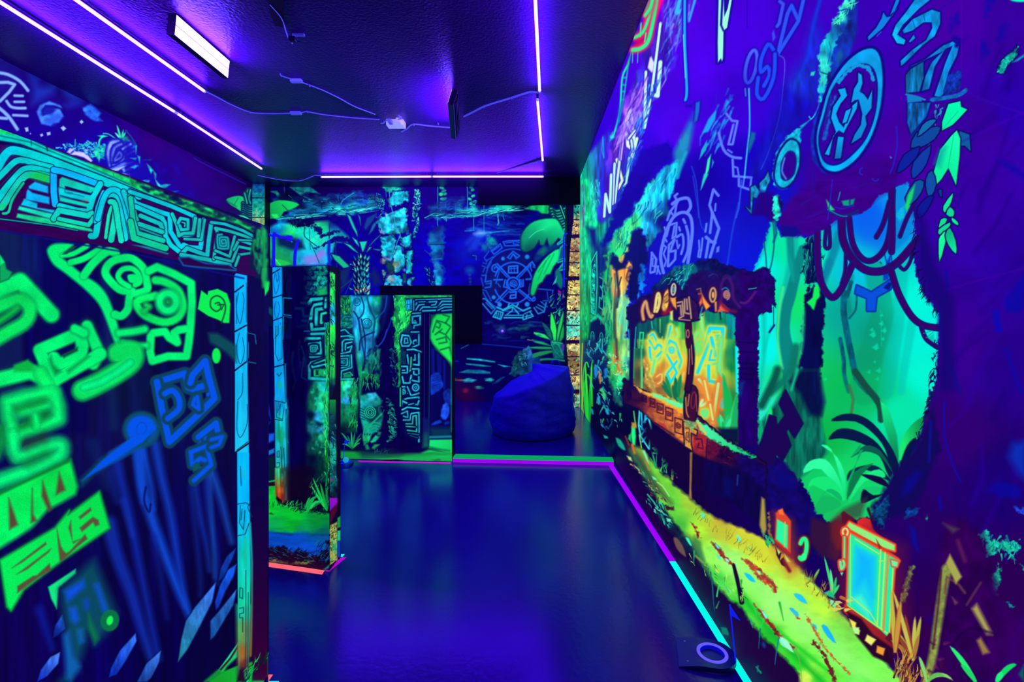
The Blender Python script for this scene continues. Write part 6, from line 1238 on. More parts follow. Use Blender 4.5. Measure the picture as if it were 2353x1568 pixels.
def paint_wall_left(s):
    s.fr = None
    s.fillall('28007c')
    s.wash('0,180,0a1c90 60,220,020068 150,200,020860 200,260,02007c 100,280,0000b0 220,310,0000c8 20,280,0000a8 300,300,20006c 350,330,3c0070 450,400,3a008c 550,450,2a0074 500,440,34009c 420,430,2c00b0 380,440,1800a8 330,390,1400a0 580,440,100040 480,360,26006c 600,500,100050', tex=(20, 20, .12))
    s.poly('-50,100 640,100 640,600 -50,600', '0c0020', a=.42)
    s.fr = (0, 0, 3.267)
    W = '88b4ff'
    def wl(p, w=22, sm=3): s.line(p, w, W, f=4, sm=sm)
    wl('-20,545 60,560 150,610 210,680', 24); wl('-20,620 60,618 110,635 70,690 0,760', 24, 0); wl('50,760 80,800 130,812 190,812', 22); wl('110,718 170,720', 20, 0); wl('110,765 180,765', 20, 0); wl('100,865 205,870', 20, 0); wl('-20,800 60,870 130,970', 26); wl('-10,885 50,890', 24, 0)
    s.poly('0,415 40,435 30,450 0,440', '1060e8', f=4)
    for p in ('250,640 330,650 420,640 400,700 300,760 240,790', '470,660 560,700 620,740 540,760 490,720', '490,790 590,760 610,780 520,805', '220,560 290,590 270,630 230,610'): s.poly(p, '0a40b8', f=22, a=.7)
    s.poly('275,840 300,790 370,760 450,790 465,810 400,790 340,790 310,830 320,870 400,840 400,815 450,820 475,870 440,920 400,925 380,945 310,930', '3c84f8', f=5, tex=(12, 12, .3)); s.poly('310,860 340,800 400,800 420,830 380,860', '081c90', f=8); s.poly('380,870 440,850 470,880 400,940 330,930', '2050d8', f=12, a=.7)
    s.poly('620,810 680,780 760,850 740,880 770,910 720,910 690,900 640,860', '1a60e8', f=6, tex=(8, 8, .4)); s.poly(ell(640, 825, 14, 12), '4090ff', f=5)
    for p in ('185,960 210,955 215,985 195,990', '300,1010 318,1002 325,1018 308,1028', '350,995 378,990 380,1012 355,1018', '455,960 475,945 498,965 475,985', '597,915 612,900 628,915 612,932', '225,1000 232,1000 232,1008 225,1008'): s.poly(p, 'a8c8ff', f=3)
    s.fr = (0, 280, 5.6)
    s.poly('600,380 720,330 900,270 1100,260 1300,300 1400,240 1600,230 1760,330 1792,500 1792,800 1500,640 1200,520 900,400', '0408a0', f=20)
    s.scatter('690,320 1160,260 1390,310 1340,420 1200,460 900,360 760,350', 110, ['18f0c8', '30f8b8', '10b8d0', '0a6ab0', '60fff0'], (20, 60), (8, 20), 20, seed=231, jit=60, f=3)
    s.poly('860,390 900,340 960,350 900,410', 'c0c8ff', f=4); s.poly('900,425 960,380 1060,390 1140,440 1190,500 1170,520 1080,460 980,430', 'd8d0ff', f=4); s.poly('1080,370 1110,350 1140,360 1110,395', '90b8ff', f=4); s.poly('1000,330 1060,290 1160,280 1150,300 1070,310', '10c0b8', f=4)
    s.scatter('1200,340 1380,310 1340,500 1240,460', 50, ['18f8a0', '10d890', '0a98b0'], (20, 60), (12, 24), 70, seed=232, jit=60, f=3); s.poly('1215,380 1260,370 1250,440 1225,450', '20f8a8', f=3); s.poly('1255,450 1290,440 1275,520', '18f0a0', f=3); s.line('968,230 965,320', 10, '20e8b8', f=3); s.poly('835,310 860,270 890,290 870,320', '0a7a98', f=4)
    s.poly('1255,180 1330,170 1390,185 1320,205', '18f8b0', f=3); s.line('1320,190 1280,240 1275,300', 22, '18f8a8', f=3, sm=3); s.line('1330,150 1400,160 1490,220', 12, '20f8a8', f=3, sm=3)
    s.fan(1560, 240, '1505,45 1590,95 1480,140 1620,130', 26, ['28f8a0', '18d888', '60ffc0'], f=3); s.poly('1500,230 1560,200 1640,190 1680,260 1540,270', '0a8a78', f=8, tex=(8, 8, .6))
    s.poly('1400,260 1500,240 1700,250 1760,320 1700,420 1640,520 1400,600 1385,420', '0a58c0', f=6, tex=(16, 16, .4))
    for p, w in (('1440,590 1400,420 1430,280 1520,260', 50), ('1450,520 1450,420 1480,330 1560,290', 30), ('1520,400 1590,450 1540,540 1460,560', 26), ('1480,480 1540,390 1560,450 1480,500', 18), ('1430,620 1500,590 1600,540 1700,530', 34), ('1580,350 1680,290', 26), ('1640,420 1720,380', 24), ('1640,620 1720,570 1780,570', 30), ('1560,680 1660,680', 26)):
        s.line(p, w, ['7080f8', '5a78f0', '88a0ff'][w % 3], f=5, sm=3, tex=(12, 12, .35), out=(5, '0414a0'))
    s.poly('1430,620 1580,570 1640,560 1520,630 1450,640', 'a8c8ff', f=4); s.poly('1560,670 1650,670 1660,690 1580,695', 'c0d8ff', f=4); s.poly('1570,610 1600,590 1620,640 1590,650', '70a8ff', f=4)
    s.poly('1600,120 1700,210 1792,330 1792,-100 1500,-100', '20006c', f=10, a=.8); s.line('1620,110 1700,210 1760,310', 9, '0a6a88', f=4); s.line('1752,310 1748,420', 12, '18e0a8', f=3)
    s.fr = (300, 360, 5.226)
    s.poly('-60,-200 60,-60 200,90 300,230 420,330 600,420 900,600 400,430 100,300 -60,240', '0a08a0', f=10, a=.8)
    for p, c in (('85,-10 115,0 110,80', '18c8a8'), ('195,85 240,120 270,165 245,205', '18d0b0'), ('270,160 310,210 305,260 295,270', '10a8a8'), ('300,280 360,345 355,375 320,340', '28e8c0'), ('355,345 420,330 480,335 420,375 360,380', '10a8a8'), ('115,300 180,280 230,285 220,310 130,330', '20a8e0'), ('430,440 500,420 575,410 520,440 450,470', '0a60b0'), ('0,20 70,15 60,40', '0ab0c8'), ('0,130 60,100 90,110 50,145', '18a8e8'), ('150,40 260,30 240,50', '0a3890'), ('390,385 400,410 385,415', '20f0e0')):
        s.poly(p, c, f=4, tex=(8, 8, .3))
    for p in ('505,95 540,100 590,205 575,215', '385,150 420,155 415,190 390,185', '690,420 740,430 750,480 710,470', '290,90 340,150 360,230'): s.poly(p, '1008a0', f=14, a=.8)
    s.line('760,20 930,110 1380,330', 5, '1828c0', f=4)
    # banana leaf near the column
    s.poly('1150,520 1200,490 1290,470 1360,490 1400,560 1440,640 1380,660 1330,660 1270,620 1200,580', '10b060', f=3, sm=2, grad=(1180, 500, 1380, 640, '18e070')); s.poly('1150,530 1200,560 1270,600 1240,580', '045040', f=6); s.line('1290,500 1240,590', 6, '067040', f=3)
    for k in range(10):
        s.line([(1350, 560 + k * 26), (1410, 600 + k * 24), (1480, 600 + k * 26)], 14, ['18e888', '0cb868', '22f098'][k % 3], f=2, sm=3, out=(4, '042848'))
    for p in ('1410,400 1390,470 1420,540', '1440,400 1420,500 1440,560', '1370,440 1400,560'): s.line(p, 14, '18d080', f=3, sm=3, out=(4, '042848'))
    s.poly('1240,740 1290,710 1360,710 1440,760 1470,820 1440,830 1340,780', '20f0a0', f=3, sm=2, out=(3, '042848'))
    s.fr = None

def paint_rear(s):
    """front of the middle partition"""
    s.fr = None
    s.fillall('03003c')
    s.wash('620,640,04003c 690,700,050050 700,800,040048 710,900,020640 700,1000,020430 690,1100,10001c 720,1150,080820 745,900,0a2840', tex=(14, 60, .3))
    s.fr = B1
    s.poly('200,910 262,910 262,1568 200,1568', '06103c', f=3); s.line('205,1010 225,1060 210,1150', 14, '18e068', f=3, sm=3); s.poly('205,1260 262,1300 262,1360 205,1320', '064a58', f=6)
    # bricks
    for r in range(8):
        y = 905 + r * 46
        for k in range(5):
            x = 545 + k * 56 + (r % 2) * 26
            if x > 745: continue
            w = min(50, 748 - x)
            s.poly([(x, y), (x + w, y - 1), (x + w, y + 36), (x, y + 37)], ['0a8a70', '0a9a80', '089888'][(r + k) % 3], f=5, rag=(5, 4), tex=(6, 6, .5), a=.35 + .65 * min(1, (x - 530) / 110))
    s.poly('660,1120 740,1100 745,1180 680,1190', '10b060', f=8); s.poly('545,900 600,900 560,1180 520,1300 500,1180', '03003c', f=40)
    TE = '10b8b8'
    s.poly('600,1190 748,1170 752,1568 600,1568', '03184c', f=8)
    def me(p, w=26, c=TE, sm=0): s.line(p, w, c, f=3, sm=sm, tex=(12, 12, .25), out=(4, '02083c'))
    me('590,1240 610,1210 750,1200', 30); me('600,1400 620,1300 640,1260 740,1240', 30); me('590,1420 650,1420 640,1460', 20, '0a6878'); me('735,1290 655,1300 650,1460 735,1455', 30); me('740,1330 700,1340 695,1420 735,1420', 20, '10c8a0'); me('740,1200 735,1280', 22); me('600,1470 640,1490 735,1500', 26); me('610,1540 740,1530', 30); me('600,1560 640,1500', 20)
    s.line(ell(738, 1215, 14, 18), 6, '02183c', f=2, closed=True)
    for p in ('520,1240 600,1245', '470,1290 530,1290 540,1360 600,1360', '530,1400 600,1400', '490,1460 600,1440 600,1490'): s.line(p, 18, '04305c', f=6, a=.8)
    s.fr = B2
    s.poly('560,0 765,0 765,490 600,490 560,300', '03184c', f=10)
    me('610,-20 615,30 740,20 740,-20', 26); me('545,130 560,110 700,110 725,130 720,240 690,270 600,275', 24); me('690,145 695,245 600,245 590,160 690,150', 20); me(spiral(630, 205, 6, 36, 2, 0, 1, 0, sq=.6), 12); me('720,70 745,290 610,330 590,360 590,470 760,478', 26); me('735,60 740,300 625,345', 14, '10c0a0'); me('615,360 620,370 745,340 760,370', 16)
    s.poly('630,390 750,380 755,455 630,455', '10b060', f=4, tex=(8, 8, .4)); s.poly('650,395 672,395 672,440 650,440', '042c38', f=3); s.poly('720,400 745,395 748,430 722,432', '28e8b0', f=3); s.line('610,70 730,66', 22, TE, f=3)
    # mossy stone
    s.wash('600,520,02103c 640,540,0a7a50 700,540,18d8c8 750,520,10b0e0 650,620,0a7858 700,640,20f0b0 740,650,18c070 640,720,0a6a48 700,720,18d8a0 750,720,10b050 680,820,20a8f0 660,900,0a5058 690,930,28b0ff 740,870,10b858 660,1000,0a6a50 700,1000,20c8a0 740,1000,0a9a48 680,1100,0a5a40 600,800,030c38 570,1000,020630 620,1200,02082c 700,1200,04303c 740,1200,0a8040 590,1300,060420', poly='590,490 765,490 768,1400 560,1400 560,700', f=8, tex=(14, 18, .5))
    s.scatter('610,520 765,500 765,1150 630,1180', 70, ['10c858', '042c38', '40ffc0', '0a5a40', '18d8d8', '20a040'], (10, 40), (8, 20), 60, seed=241, jit=70, f=5, a=.6); s.poly('640,850 700,870 720,880 690,910 650,890', '06304c', f=6)
    s.scatter('735,0 768,0 768,1400 735,1400', 80, ['18d048', '0a7a30', '30f070', '043820'], (30, 110), (6, 12), 88, seed=242, jit=22); s.poly('745,180 765,170 770,420 755,400', '18b848', f=4)
    s.poly('350,0 560,0 580,500 560,900 550,1568 370,1568 380,800', '04003c', f=14, tex=(12, 60, .35)); s.scatter('370,0 560,0 560,700 380,700', 14, ['06205c', '02002c', '081c50'], (60, 200), (10, 24), 90, seed=243, jit=4, f=6, a=.6); s.line('545,45 595,45', 6, '3060c0', f=3); s.line('520,180 545,260 520,460 580,490', 9, '06245c', f=4)
    s.poly('370,1300 560,1300 560,1568 370,1568', '1c0420', f=40, a=.8)
    # post
    s.fr = B1
    s.poly('258,915 280,908 345,910 350,1568 268,1568', '0aa0f8', f=2, tex=(10, 40, .12)); s.poly('345,910 430,905 430,1568 352,1568', '04083c', f=4, tex=(8, 26, .5))
    for p in ('258,975 325,935', '260,1195 340,1170', '265,1400 345,1370'): s.line(p, 9, '020430', f=2)
    for p in ('285,960 270,1060 290,1160 320,1060 310,960', '290,1230 275,1300 295,1380 325,1300 310,1230', '345,920 350,1160', '355,1195 430,1200', '355,1195 352,1340', '355,1360 430,1375', '355,1370 352,1568', '330,1420 335,1500 300,1568', '290,980 300,1050 320,1000'): s.line(p, 6, '0458a0', f=2, sm=3)
    for p in ('355,1195 430,1200', '355,1200 354,1340', '358,1365 354,1568', '360,1345 425,1355'): s.line(p, 7, '0a8ac8', f=2)
    s.poly('380,1210 420,1210 420,1330 380,1330', '020428', f=6)
    s.fr = B2
    s.poly('268,-10 345,-10 360,340 375,700 375,860 390,1300 392,1568 290,1568 285,1000 276,380', '0aa8f8', f=2, tex=(10, 40, .14)); s.wash('310,680,0cb0f0 310,900,10b8b0 320,980,10a878 300,1100,18c0c0 350,1100,14b8a8 300,1300,30b878 330,1400,809838 310,1500,b06818 350,1568,903818 370,1480,605020 370,1200,18a0a0 310,1560,a04010', poly='280,660 375,680 392,1568 288,1568', f=20, tex=(8, 40, .35))
    s.line('276,368 365,345', 10, '020430', f=2); s.line('280,672 375,690', 7, '02204c', f=2); s.line('285,840 350,850', 7, '02204c', f=2)
    for p in ('280,110 310,70 310,0', '290,0 285,250 310,310 345,290 345,0', '300,430 320,450 340,420', '290,680 295,820 350,840 370,690', '310,690 305,780 330,700 325,800', '360,690 380,720 380,760', '300,1130 320,1125 320,1180 300,1180 300,1130', '300,1230 325,1230 320,1270 295,1270 300,1290 322,1290 318,1390', '335,1090 345,1300 340,1500', '360,1100 370,1300', '300,1300 295,1480'): s.line(p, 6, '03385c', f=2)
    s.poly(ell(330, 530, 12, 26), '10b878', f=10); s.poly('310,900 335,920 325,1040 305,1000', '0a8850', f=12, a=.8); s.line('375,340 380,680 395,760 380,840 378,1000 400,1050', 10, '0a88b0', f=3); s.line('400,760 385,1300', 6, '067078', f=3); s.poly('362,700 385,690 390,740 372,750', '10b8d8', f=3)
    # left slit of forest
    s.poly('205,0 262,0 285,1330 205,1330', '050048', f=3); s.poly('205,640 225,700 245,840 210,760', '0a38b8', f=4); s.poly('205,870 240,860 205,930', '0a3890', f=5); s.poly('205,970 275,965 275,1030 210,1060', '1450d0', f=5, tex=(8, 10, .3)); s.poly('205,1130 275,1100 275,1140 210,1170', '1a70c8', f=4); s.poly('205,1180 280,1170 285,1380 205,1380', '04202c', f=6)
    s.line('205,1405 290,1385', 16, '18c870', f=3); s.poly('205,1420 290,1405 290,1445 205,1440', '200420', f=4); s.poly('205,1440 295,1440 300,1600 205,1600', '08b828', f=3)
    s.fr = B3
    # moss ground, blue water, roots
    s.poly('270,200 395,200 380,390 480,430 700,470 1030,530 1040,760 700,770 270,740', '08b828', f=4, grad=(300, 300, 900, 740, '08a040'), tex=(60, 8, .15)); s.wash('300,300,0cc838 300,450,08c028 600,560,06b828 900,560,068830 350,700,08a050 700,720,06a050 950,740,04605c 900,650,048830 600,640,06b028', poly='270,400 480,430 720,490 1030,530 1040,780 700,770 270,740', f=8, tex=(40, 8, .12))
    s.poly('270,725 400,735 600,770 720,750 1040,790 1040,1130 270,1130', '0448c0', f=10, tex=(40, 10, .15), rag=(20, 6)); s.poly('700,750 800,770 1040,800 1040,900 900,860', '045868', f=40, a=.7)
    s.poly('270,915 420,940 600,990 800,1010 960,960 1040,880 1040,1200 270,1120', '0c0420', f=8, rag=(14, 16), tex=(12, 8, .5)); s.scatter('280,930 900,1000 1000,1000 980,1140 290,1080', 80, ['0a3c58', '200428', '0a5858', '480818', '02041c', '10506c'], (20, 90), (6, 14), 14, seed=244, jit=24); s.scatter('300,900 860,980 860,1010 300,950', 60, ['030820', '041840'], (30, 90), (4, 8), -45, seed=245, jit=20); s.scatter('860,830 1030,900 1030,1100 900,1100', 50, ['04185c', '0a6a80', '02082c', '0448a0'], (40, 120), (5, 10), -55, seed=246, jit=18)
    s.poly('290,1105 420,1090 560,1125 640,1105 830,1100 700,1140 560,1150 400,1125', '6a6c38', f=5, rag=(8, 6)); s.poly('640,1130 960,1190 950,1200 280,1115 500,1120', '30041c', f=8); s.poly('955,1200 1030,1140 1030,1170 990,1200', '0a7a80', f=4); s.line('300,1090 400,1075', 6, 'a06838', f=3)
    s.poly('270,-20 380,-20 380,130 270,155', '041c28', f=4); s.line('270,150 380,128', 14, '10b868', f=3); s.poly('272,165 380,150 385,200 272,200', '200418', f=4); s.poly('275,200 385,195 390,330 480,430 290,415', '0ac030', f=3, tex=(20, 10, .15)); s.poly('300,530 330,515 360,540', '082010', f=3)
    s.poly('378,-20 480,-20 485,380 460,420 400,350 380,290', 'a05010', f=4, tex=(5, 40, .4)); s.wash('400,0,20b888 430,60,30a868 470,30,306858 410,160,708838 440,240,b05018 420,330,a03810 470,330,702010 465,180,603c18', poly='378,-20 490,-20 488,400 400,350 382,290', f=5, tex=(5, 40, .4)); s.line('515,-20 515,200', 12, '503018', f=6); s.poly('480,-20 800,-20 760,380 500,400', '0a0418', f=24, a=.7)
    s.poly('385,345 400,320 450,360 480,400 420,410', '180410', f=4)
    s.scatter('290,400 480,370 520,440 360,430', 26, ['0a4018', '030c10', '18a040'], (20, 50), (5, 9), -75, seed=247, jit=30); s.scatter('480,370 740,390 740,480 560,470', 46, ['10b850', '0a3828', '030818', '20d060'], (30, 80), (7, 12), -60, seed=248, jit=40); s.scatter('560,460 1020,470 1000,530 700,500', 60, ['02101c', '043020', '0a1810'], (30, 80), (6, 10), -20, seed=249, jit=40)
    s.fan(1000, 490, '830,95 810,185 990,90 920,160', 30, ['14c048', '18d050', '0a8038', '10a040'], f=2, bend=-.1); s.fan(760, 500, '780,340 860,320 940,390 950,380 840,340', 34, ['10a848', '18c850'], f=2, bend=.4); s.fan(800, 470, '960,360 920,400 880,370', 28, ['18d058', '0c8840'], f=2, bend=.2); s.fan(735, 470, '800,330 870,340 900,330', 20, ['10b048', '0a8a3c'], f=2, bend=.6)
    s.scatter('780,100 1030,0 1030,480 880,480', 40, ['0a5038', '10a050', '02081c', '0a7a58'], (30, 100), (6, 12), -70, seed=250, jit=30)
    s.fr = None

def paint_side(s):
    """narrow right flank of the middle partition"""
    s.fr = None
    s.fillall('05030c')
    s.fr = B1
    s.poly('760,950 820,980 825,1568 765,1568', '0a8a50', f=3); s.wash('790,1000,30d060 780,1100,20e840 800,1200,18c848 800,1280,10a0e0 790,1400,20c0e8 800,1500,18e860 780,1560,10c040', poly='762,960 820,985 824,1568 766,1568', f=3, tex=(6, 20, .4)); s.scatter('765,980 820,990 822,1568 768,1568', 40, ['0a5a20', '30f058', '043010', '0a3068'], (30, 80), (8, 14), 75, seed=251, jit=25)
    s.fr = B2
    s.wash('790,20,20f040 800,100,18e048 790,250,0a8a38 805,330,20d048 815,440,18b040 800,560,04103c 815,500,0a5040', poly='765,-10 822,-10 824,520 790,640 768,500', f=4, tex=(6, 30, .4)); s.scatter('768,150 822,150 815,420 775,400', 30, ['06301c', '20c040', '04143c'], (20, 60), (6, 12), 60, seed=252, jit=50)
    s.poly('770,662 830,662 830,800 770,790', '0a8a30', f=2, grad=(800, 670, 800, 800, '044838')); s.wash('790,830,06404c 810,900,03303c 800,1000,04284c 790,1100,10a088 800,1200,10a890 810,1300,0a4a50', poly='770,800 830,790 835,1380 770,1380', f=4, tex=(10, 10, .5)); s.scatter('770,900 830,900 835,1380 770,1380', 40, ['20c0a0', '02141c', '0a6a60'], (14, 50), (4, 10), 50, seed=253, jit=60)
    s.fr = B3
    s.poly('1020,115 1090,115 1030,175', 'e01878', f=2); s.line('1020,118 1085,118', 8, 'c010c0', f=2); s.wash('1050,230,0a4048 1090,160,0a6a60 1100,240,03101c', poly='1025,130 1125,110 1125,340 1025,300', f=6, tex=(6, 6, .6)); s.poly('1028,335 1125,340 1125,420 1040,500 1028,500', 'a008c8', f=3, grad=(1100, 350, 1040, 500, '7010b0')); s.poly('1125,400 1125,480 1035,670 1030,560 1050,480', '4a0418', f=5); s.line('1100,340 1040,470', 10, '6020d0', f=4)
    s.poly('1030,670 1122,625 1125,1080 1032,1150', '8a9a40', f=3, tex=(8, 8, .5)); s.scatter('1035,670 1122,630 1122,1080 1036,1140', 70, ['301808', 'd0c868', '1c0c04', '30c878', 'c0a850'], (20, 60), (6, 12), -50, seed=254, jit=50); s.poly('1060,880 1122,890 1122,1000 1060,960', '18b070', f=8, a=.7)
    s.poly('1125,580 1163,555 1163,690 1125,700', '0a9838', f=3); s.poly('1125,735 1163,725 1163,850 1125,860', '10c080', f=3); s.poly('1125,860 1163,850 1163,1040 1125,1060', '0838b0', f=4)
    s.fr = None

def paint_divider(s):
    s.fr = None
    s.fillall('02003c')
    s.fr = B5
    s.poly('75,130 170,130 180,760 75,800', '06385c', f=4)
    for r in range(7):
        y = 265 + r * 24
        for k in range(3):
            x = 76 + k * 34 - (r % 2) * 14
            s.poly([(max(x, 74), y), (min(x + 30, 172), y), (min(x + 30, 172), y + 18), (max(x, 74), y + 18)], ['0a8a68', '0aa078', '0a7a60'][(r + k) % 3], f=3, rag=(4, 3), tex=(5, 5, .5))
    s.poly('75,130 165,130 160,260 75,270', '0a5a40', f=4, tex=(8, 8, .6)); s.scatter('80,170 165,170 160,300 80,260', 50, ['20d850', '0a8038', '06302c', '10a848'], (20, 60), (6, 12), 75, seed=261, jit=30)
    TE = '10b8b8'
    def me(p, w=13, c=TE): s.line(p, w, c, f=2, tex=(8, 8, .25), out=(2, '02083c'))
    s.poly('75,390 175,390 175,800 75,800', '03204c', f=4)
    me('78,410 110,400 150,440', 12, '0ca8a0'); me('80,455 140,450 175,460', 12); me('90,580 90,500 110,480 170,478', 13); me('115,560 115,510 165,500', 12); me('80,590 150,575 165,530 130,545', 11); me('78,610 150,605 148,690 85,700', 13); me('82,630 130,628 128,680 85,680', 11); me(spiral(100, 655, 3, 18, 1.6, 0, 1, 0, sq=.5), 6); me('160,600 165,700 85,725 80,790 170,788', 12); me('100,750 150,735 170,760', 10, '0ca880'); s.line(ell(158, 455, 12, 14), 5, TE, f=2, closed=True); s.poly('100,750 160,748 160,780 100,780', '0a8a50', f=3)
    s.wash('100,830,18b060 130,850,30e8d8 100,900,0a9a60 140,900,20c8c0 120,960,28a8ff 90,1000,0a7850 130,1040,10b070 100,1100,0a7040 170,900,10a048 180,1000,0a8a40 150,1150,06402c 100,1200,02141c', poly='75,798 190,795 215,1000 200,1200 75,1230', f=6, tex=(10, 14, .5)); s.scatter('150,800 215,800 205,1200 140,1200', 60, ['0a8a38', '18c050', '042c18', '10a048'], (24, 80), (6, 12), 100, seed=262, jit=25)
    s.fan(170, 1340, '80,1210 100,1240 160,1200 240,1215 240,1250 190,1200 90,1300 110,1290 230,1290 130,1230', 12, ['10b050', '0a8a48', '18c868', '067040'], f=2, bend=.35)
    # strangler tree
    s.wash('170,160,10b0e0 190,250,30c8ff 200,350,20a0f8 190,450,18b8d0 210,600,20c8b0 230,720,10a870 260,280,18c8f0 270,380,18b0d8 290,470,28a0f8 260,560,1898e8 300,600,0a6a78 350,180,18b098 380,160,08c868 330,250,0a5a70 380,330,0aa080 240,180,10b8e0 310,160,10a8d8 380,230,0c6070 370,600,04203c 330,680,0a5048 250,640,0a6a70', poly='155,135 440,135 400,260 370,340 400,400 350,480 380,600 340,700 300,760 230,760 200,640 180,420', f=8, tex=(12, 20, .45))
    s.poly('390,135 500,135 480,300 500,500 530,780 540,1200 600,1330 420,1340 400,1100 420,900 380,700 340,560 380,400 400,300', '04003c', f=14, tex=(12, 60, .35)); s.poly('410,135 470,135 440,280 400,400 410,300', '06246c', f=10, a=.7)
    for p, w, c in (('240,150 260,220 250,280 215,320', 10, '04285c'), ('285,150 310,250 345,320 335,420 330,520', 12, '04406c'), ('345,320 420,250 440,140', 10, '0a48a8'), ('180,260 220,330 240,480 270,640', 12, '04305c'), ('340,420 240,470 225,560', 12, '042058'), ('330,480 380,580', 8, '0a4080'), ('270,620 400,500 480,310', 8, '1430b0'), ('240,320 270,480 265,620', 10, '041c50'), ('215,310 230,420', 8, '04306c'), ('360,540 410,490 440,400', 6, '2040c0'), ('270,640 250,720', 16, '04203c')):
        s.line(p, w, c, f=3, sm=4)
    s.line(ell(205, 185, 26, 30), 6, '04406c', f=2, closed=True); s.line(spiral(205, 185, 4, 22, 2, 0), 4, '04406c', f=2); s.line(ell(282, 355, 38, 40), 7, '033c5c', f=2, closed=True); s.line(spiral(282, 355, 5, 32, 2.4, 0), 5, '04406c', f=2)
    s.scatter('280,560 390,560 400,800 260,760', 50, ['04182c', '0a7a58', '10a878', '02083c'], (30, 90), (8, 16), 100, seed=263, jit=30, f=4, a=.7)
    s.poly('215,740 300,760 390,750 360,800 280,790 230,800', '0a7a40', f=8, rag=(10, 8), tex=(8, 8, .5)); s.scatter('240,760 390,770 380,860 250,850', 40, ['0a5a38', '18a048', '02141c'], (20, 60), (6, 12), 90, seed=264, jit=25)
    s.poly('205,620 250,760 240,900 235,1010 215,900 225,780', '0a8a50', f=6, tex=(8, 20, .4))
    # carved boulder and rubble
    s.wash('260,910,10a888 320,920,30b8e0 380,950,18a0a0 280,1000,10a8b0 400,970,20b080 250,1060,10a078 300,1180,0aa088 380,1080,0a7878 350,1200,0a6868', poly='235,920 290,900 350,895 405,960 380,1010 410,1080 390,1180 330,1220 260,1220 230,1080', f=5, tex=(12, 12, .45))
    s.poly('235,1010 265,1010 270,1120 240,1100', '0aa090', f=4); s.poly('270,1010 380,990 400,1100 330,1140 270,1100', '04303c', f=10)
    for r_ in (14, 28, 42): s.line(ell(308, 1050, r_, r_ * 1.05), 8, '18b890', f=2, closed=True)
    for k in range(5): s.line([(228, 1015 + k * 20), (262, 1030 + k * 20)], 5, '04283c', f=2)
    for r_ in (30, 50, 70, 90): s.line(ell(345, 1230, r_, r_ * 1.1, 0, 180, 300), 8, '12a878', f=2)
    s.line('255,1140 290,1170 340,1120 400,1060', 12, '18b080', f=3, sm=3); s.line('260,1210 290,1160 360,1100', 7, '10a070', f=2, sm=3); s.line(ell(395, 1030, 22, 26, 0, 0, 300), 6, '086858', f=2)
    for p, c in (('245,1225 320,1230 300,1280 260,1310', '12a868'), ('310,1280 350,1230 385,1240 350,1280 320,1290', '12b080'), ('370,1200 395,1205 390,1230 365,1228', '0c8868'), ('265,1300 290,1300 305,1340 275,1345', '0c8858'), ('320,1330 340,1300 385,1300 340,1340', '10a060')): s.poly(p, c, f=4, tex=(8, 8, .35))
    # dark vines with leaves
    s.scatter('460,560 500,560 520,860 490,860', 40, ['0a4a4c', '0a6a68', '04203c'], (14, 36), (8, 14), 80, seed=265, jit=60); s.scatter('430,900 480,980 515,1100 510,1260 460,1280 460,1100', 70, ['0c8870', '0a5a58', '10a888', '042c3c'], (14, 40), (8, 16), 30, seed=266, jit=60)
    # mossy veil
    s.wash('540,180,18d858 600,180,18c050 500,250,0c9048 560,250,18d850 600,300,10b848 520,350,10a048 580,380,20e860 530,450,0a8840 590,480,18c850 540,560,18d060 590,600,10b048 540,660,0a8038 560,700,20d058 540,780,0a9a48 520,160,0a8a58', poly='505,135 650,135 650,260 640,300 640,420 600,440 560,430 545,560 600,560 610,680 560,700 545,860 530,860 525,680 500,520 485,300', f=5, rag=(12, 8), tex=(12, 16, .4)); s.scatter('490,160 640,160 640,420 560,540 600,680 540,840 520,640', 150, ['40ff70', '0a8038', '18d050', '06502c', '28f060'], (14, 50), (6, 11), 110, seed=267, jit=40)
    # dark square-cut column with meanders
    s.poly('720,265 780,270 770,1320 720,1320', '05003c', f=3, tex=(8, 60, .3)); s.line('735,280 730,1300', 5, '0a2878', f=2); s.line('775,280 768,1300', 5, '0a4868', f=2); s.poly('690,260 720,270 715,1320 690,1280', '03002c', f=4); s.wash('745,1150,0a1860 745,1280,0a5058 745,1320,0a6a48', poly='725,1100 772,1100 768,1325 722,1325', f=10)
    s.poly('545,435 700,260 705,1290 580,1230 545,1000', '02104c', f=5, a=.8)
    def mm(p, w=13, c='18b8d0'): s.line(p, w, c, f=2, tex=(10, 10, .25), out=(3, '020838'))
    mm('650,390 655,370 700,360 700,290 640,300 640,350 670,350', 13, '12a8c8'); mm('640,275 705,270', 10); s.line(ell(660, 340, 8, 10), 5, '18b8d0', f=2, closed=True)
    mm('630,420 690,420 690,480 650,490', 12); mm('550,500 560,445 610,450 630,500 610,530 560,530 550,500', 14); mm('575,510 580,470 600,470 605,505 580,508', 10); s.line(ell(662, 502, 16, 18), 9, '18b0c8', f=2, closed=True); mm('690,440 690,520 640,540', 11); mm('600,560 650,555 705,575', 12); mm('690,590 690,680 610,670 600,600', 13); mm('660,600 660,640 630,640', 11); mm('630,620 625,720 600,740', 12, '20d080'); mm('555,690 600,690 600,740 560,740', 12); mm('560,720 580,720', 8)
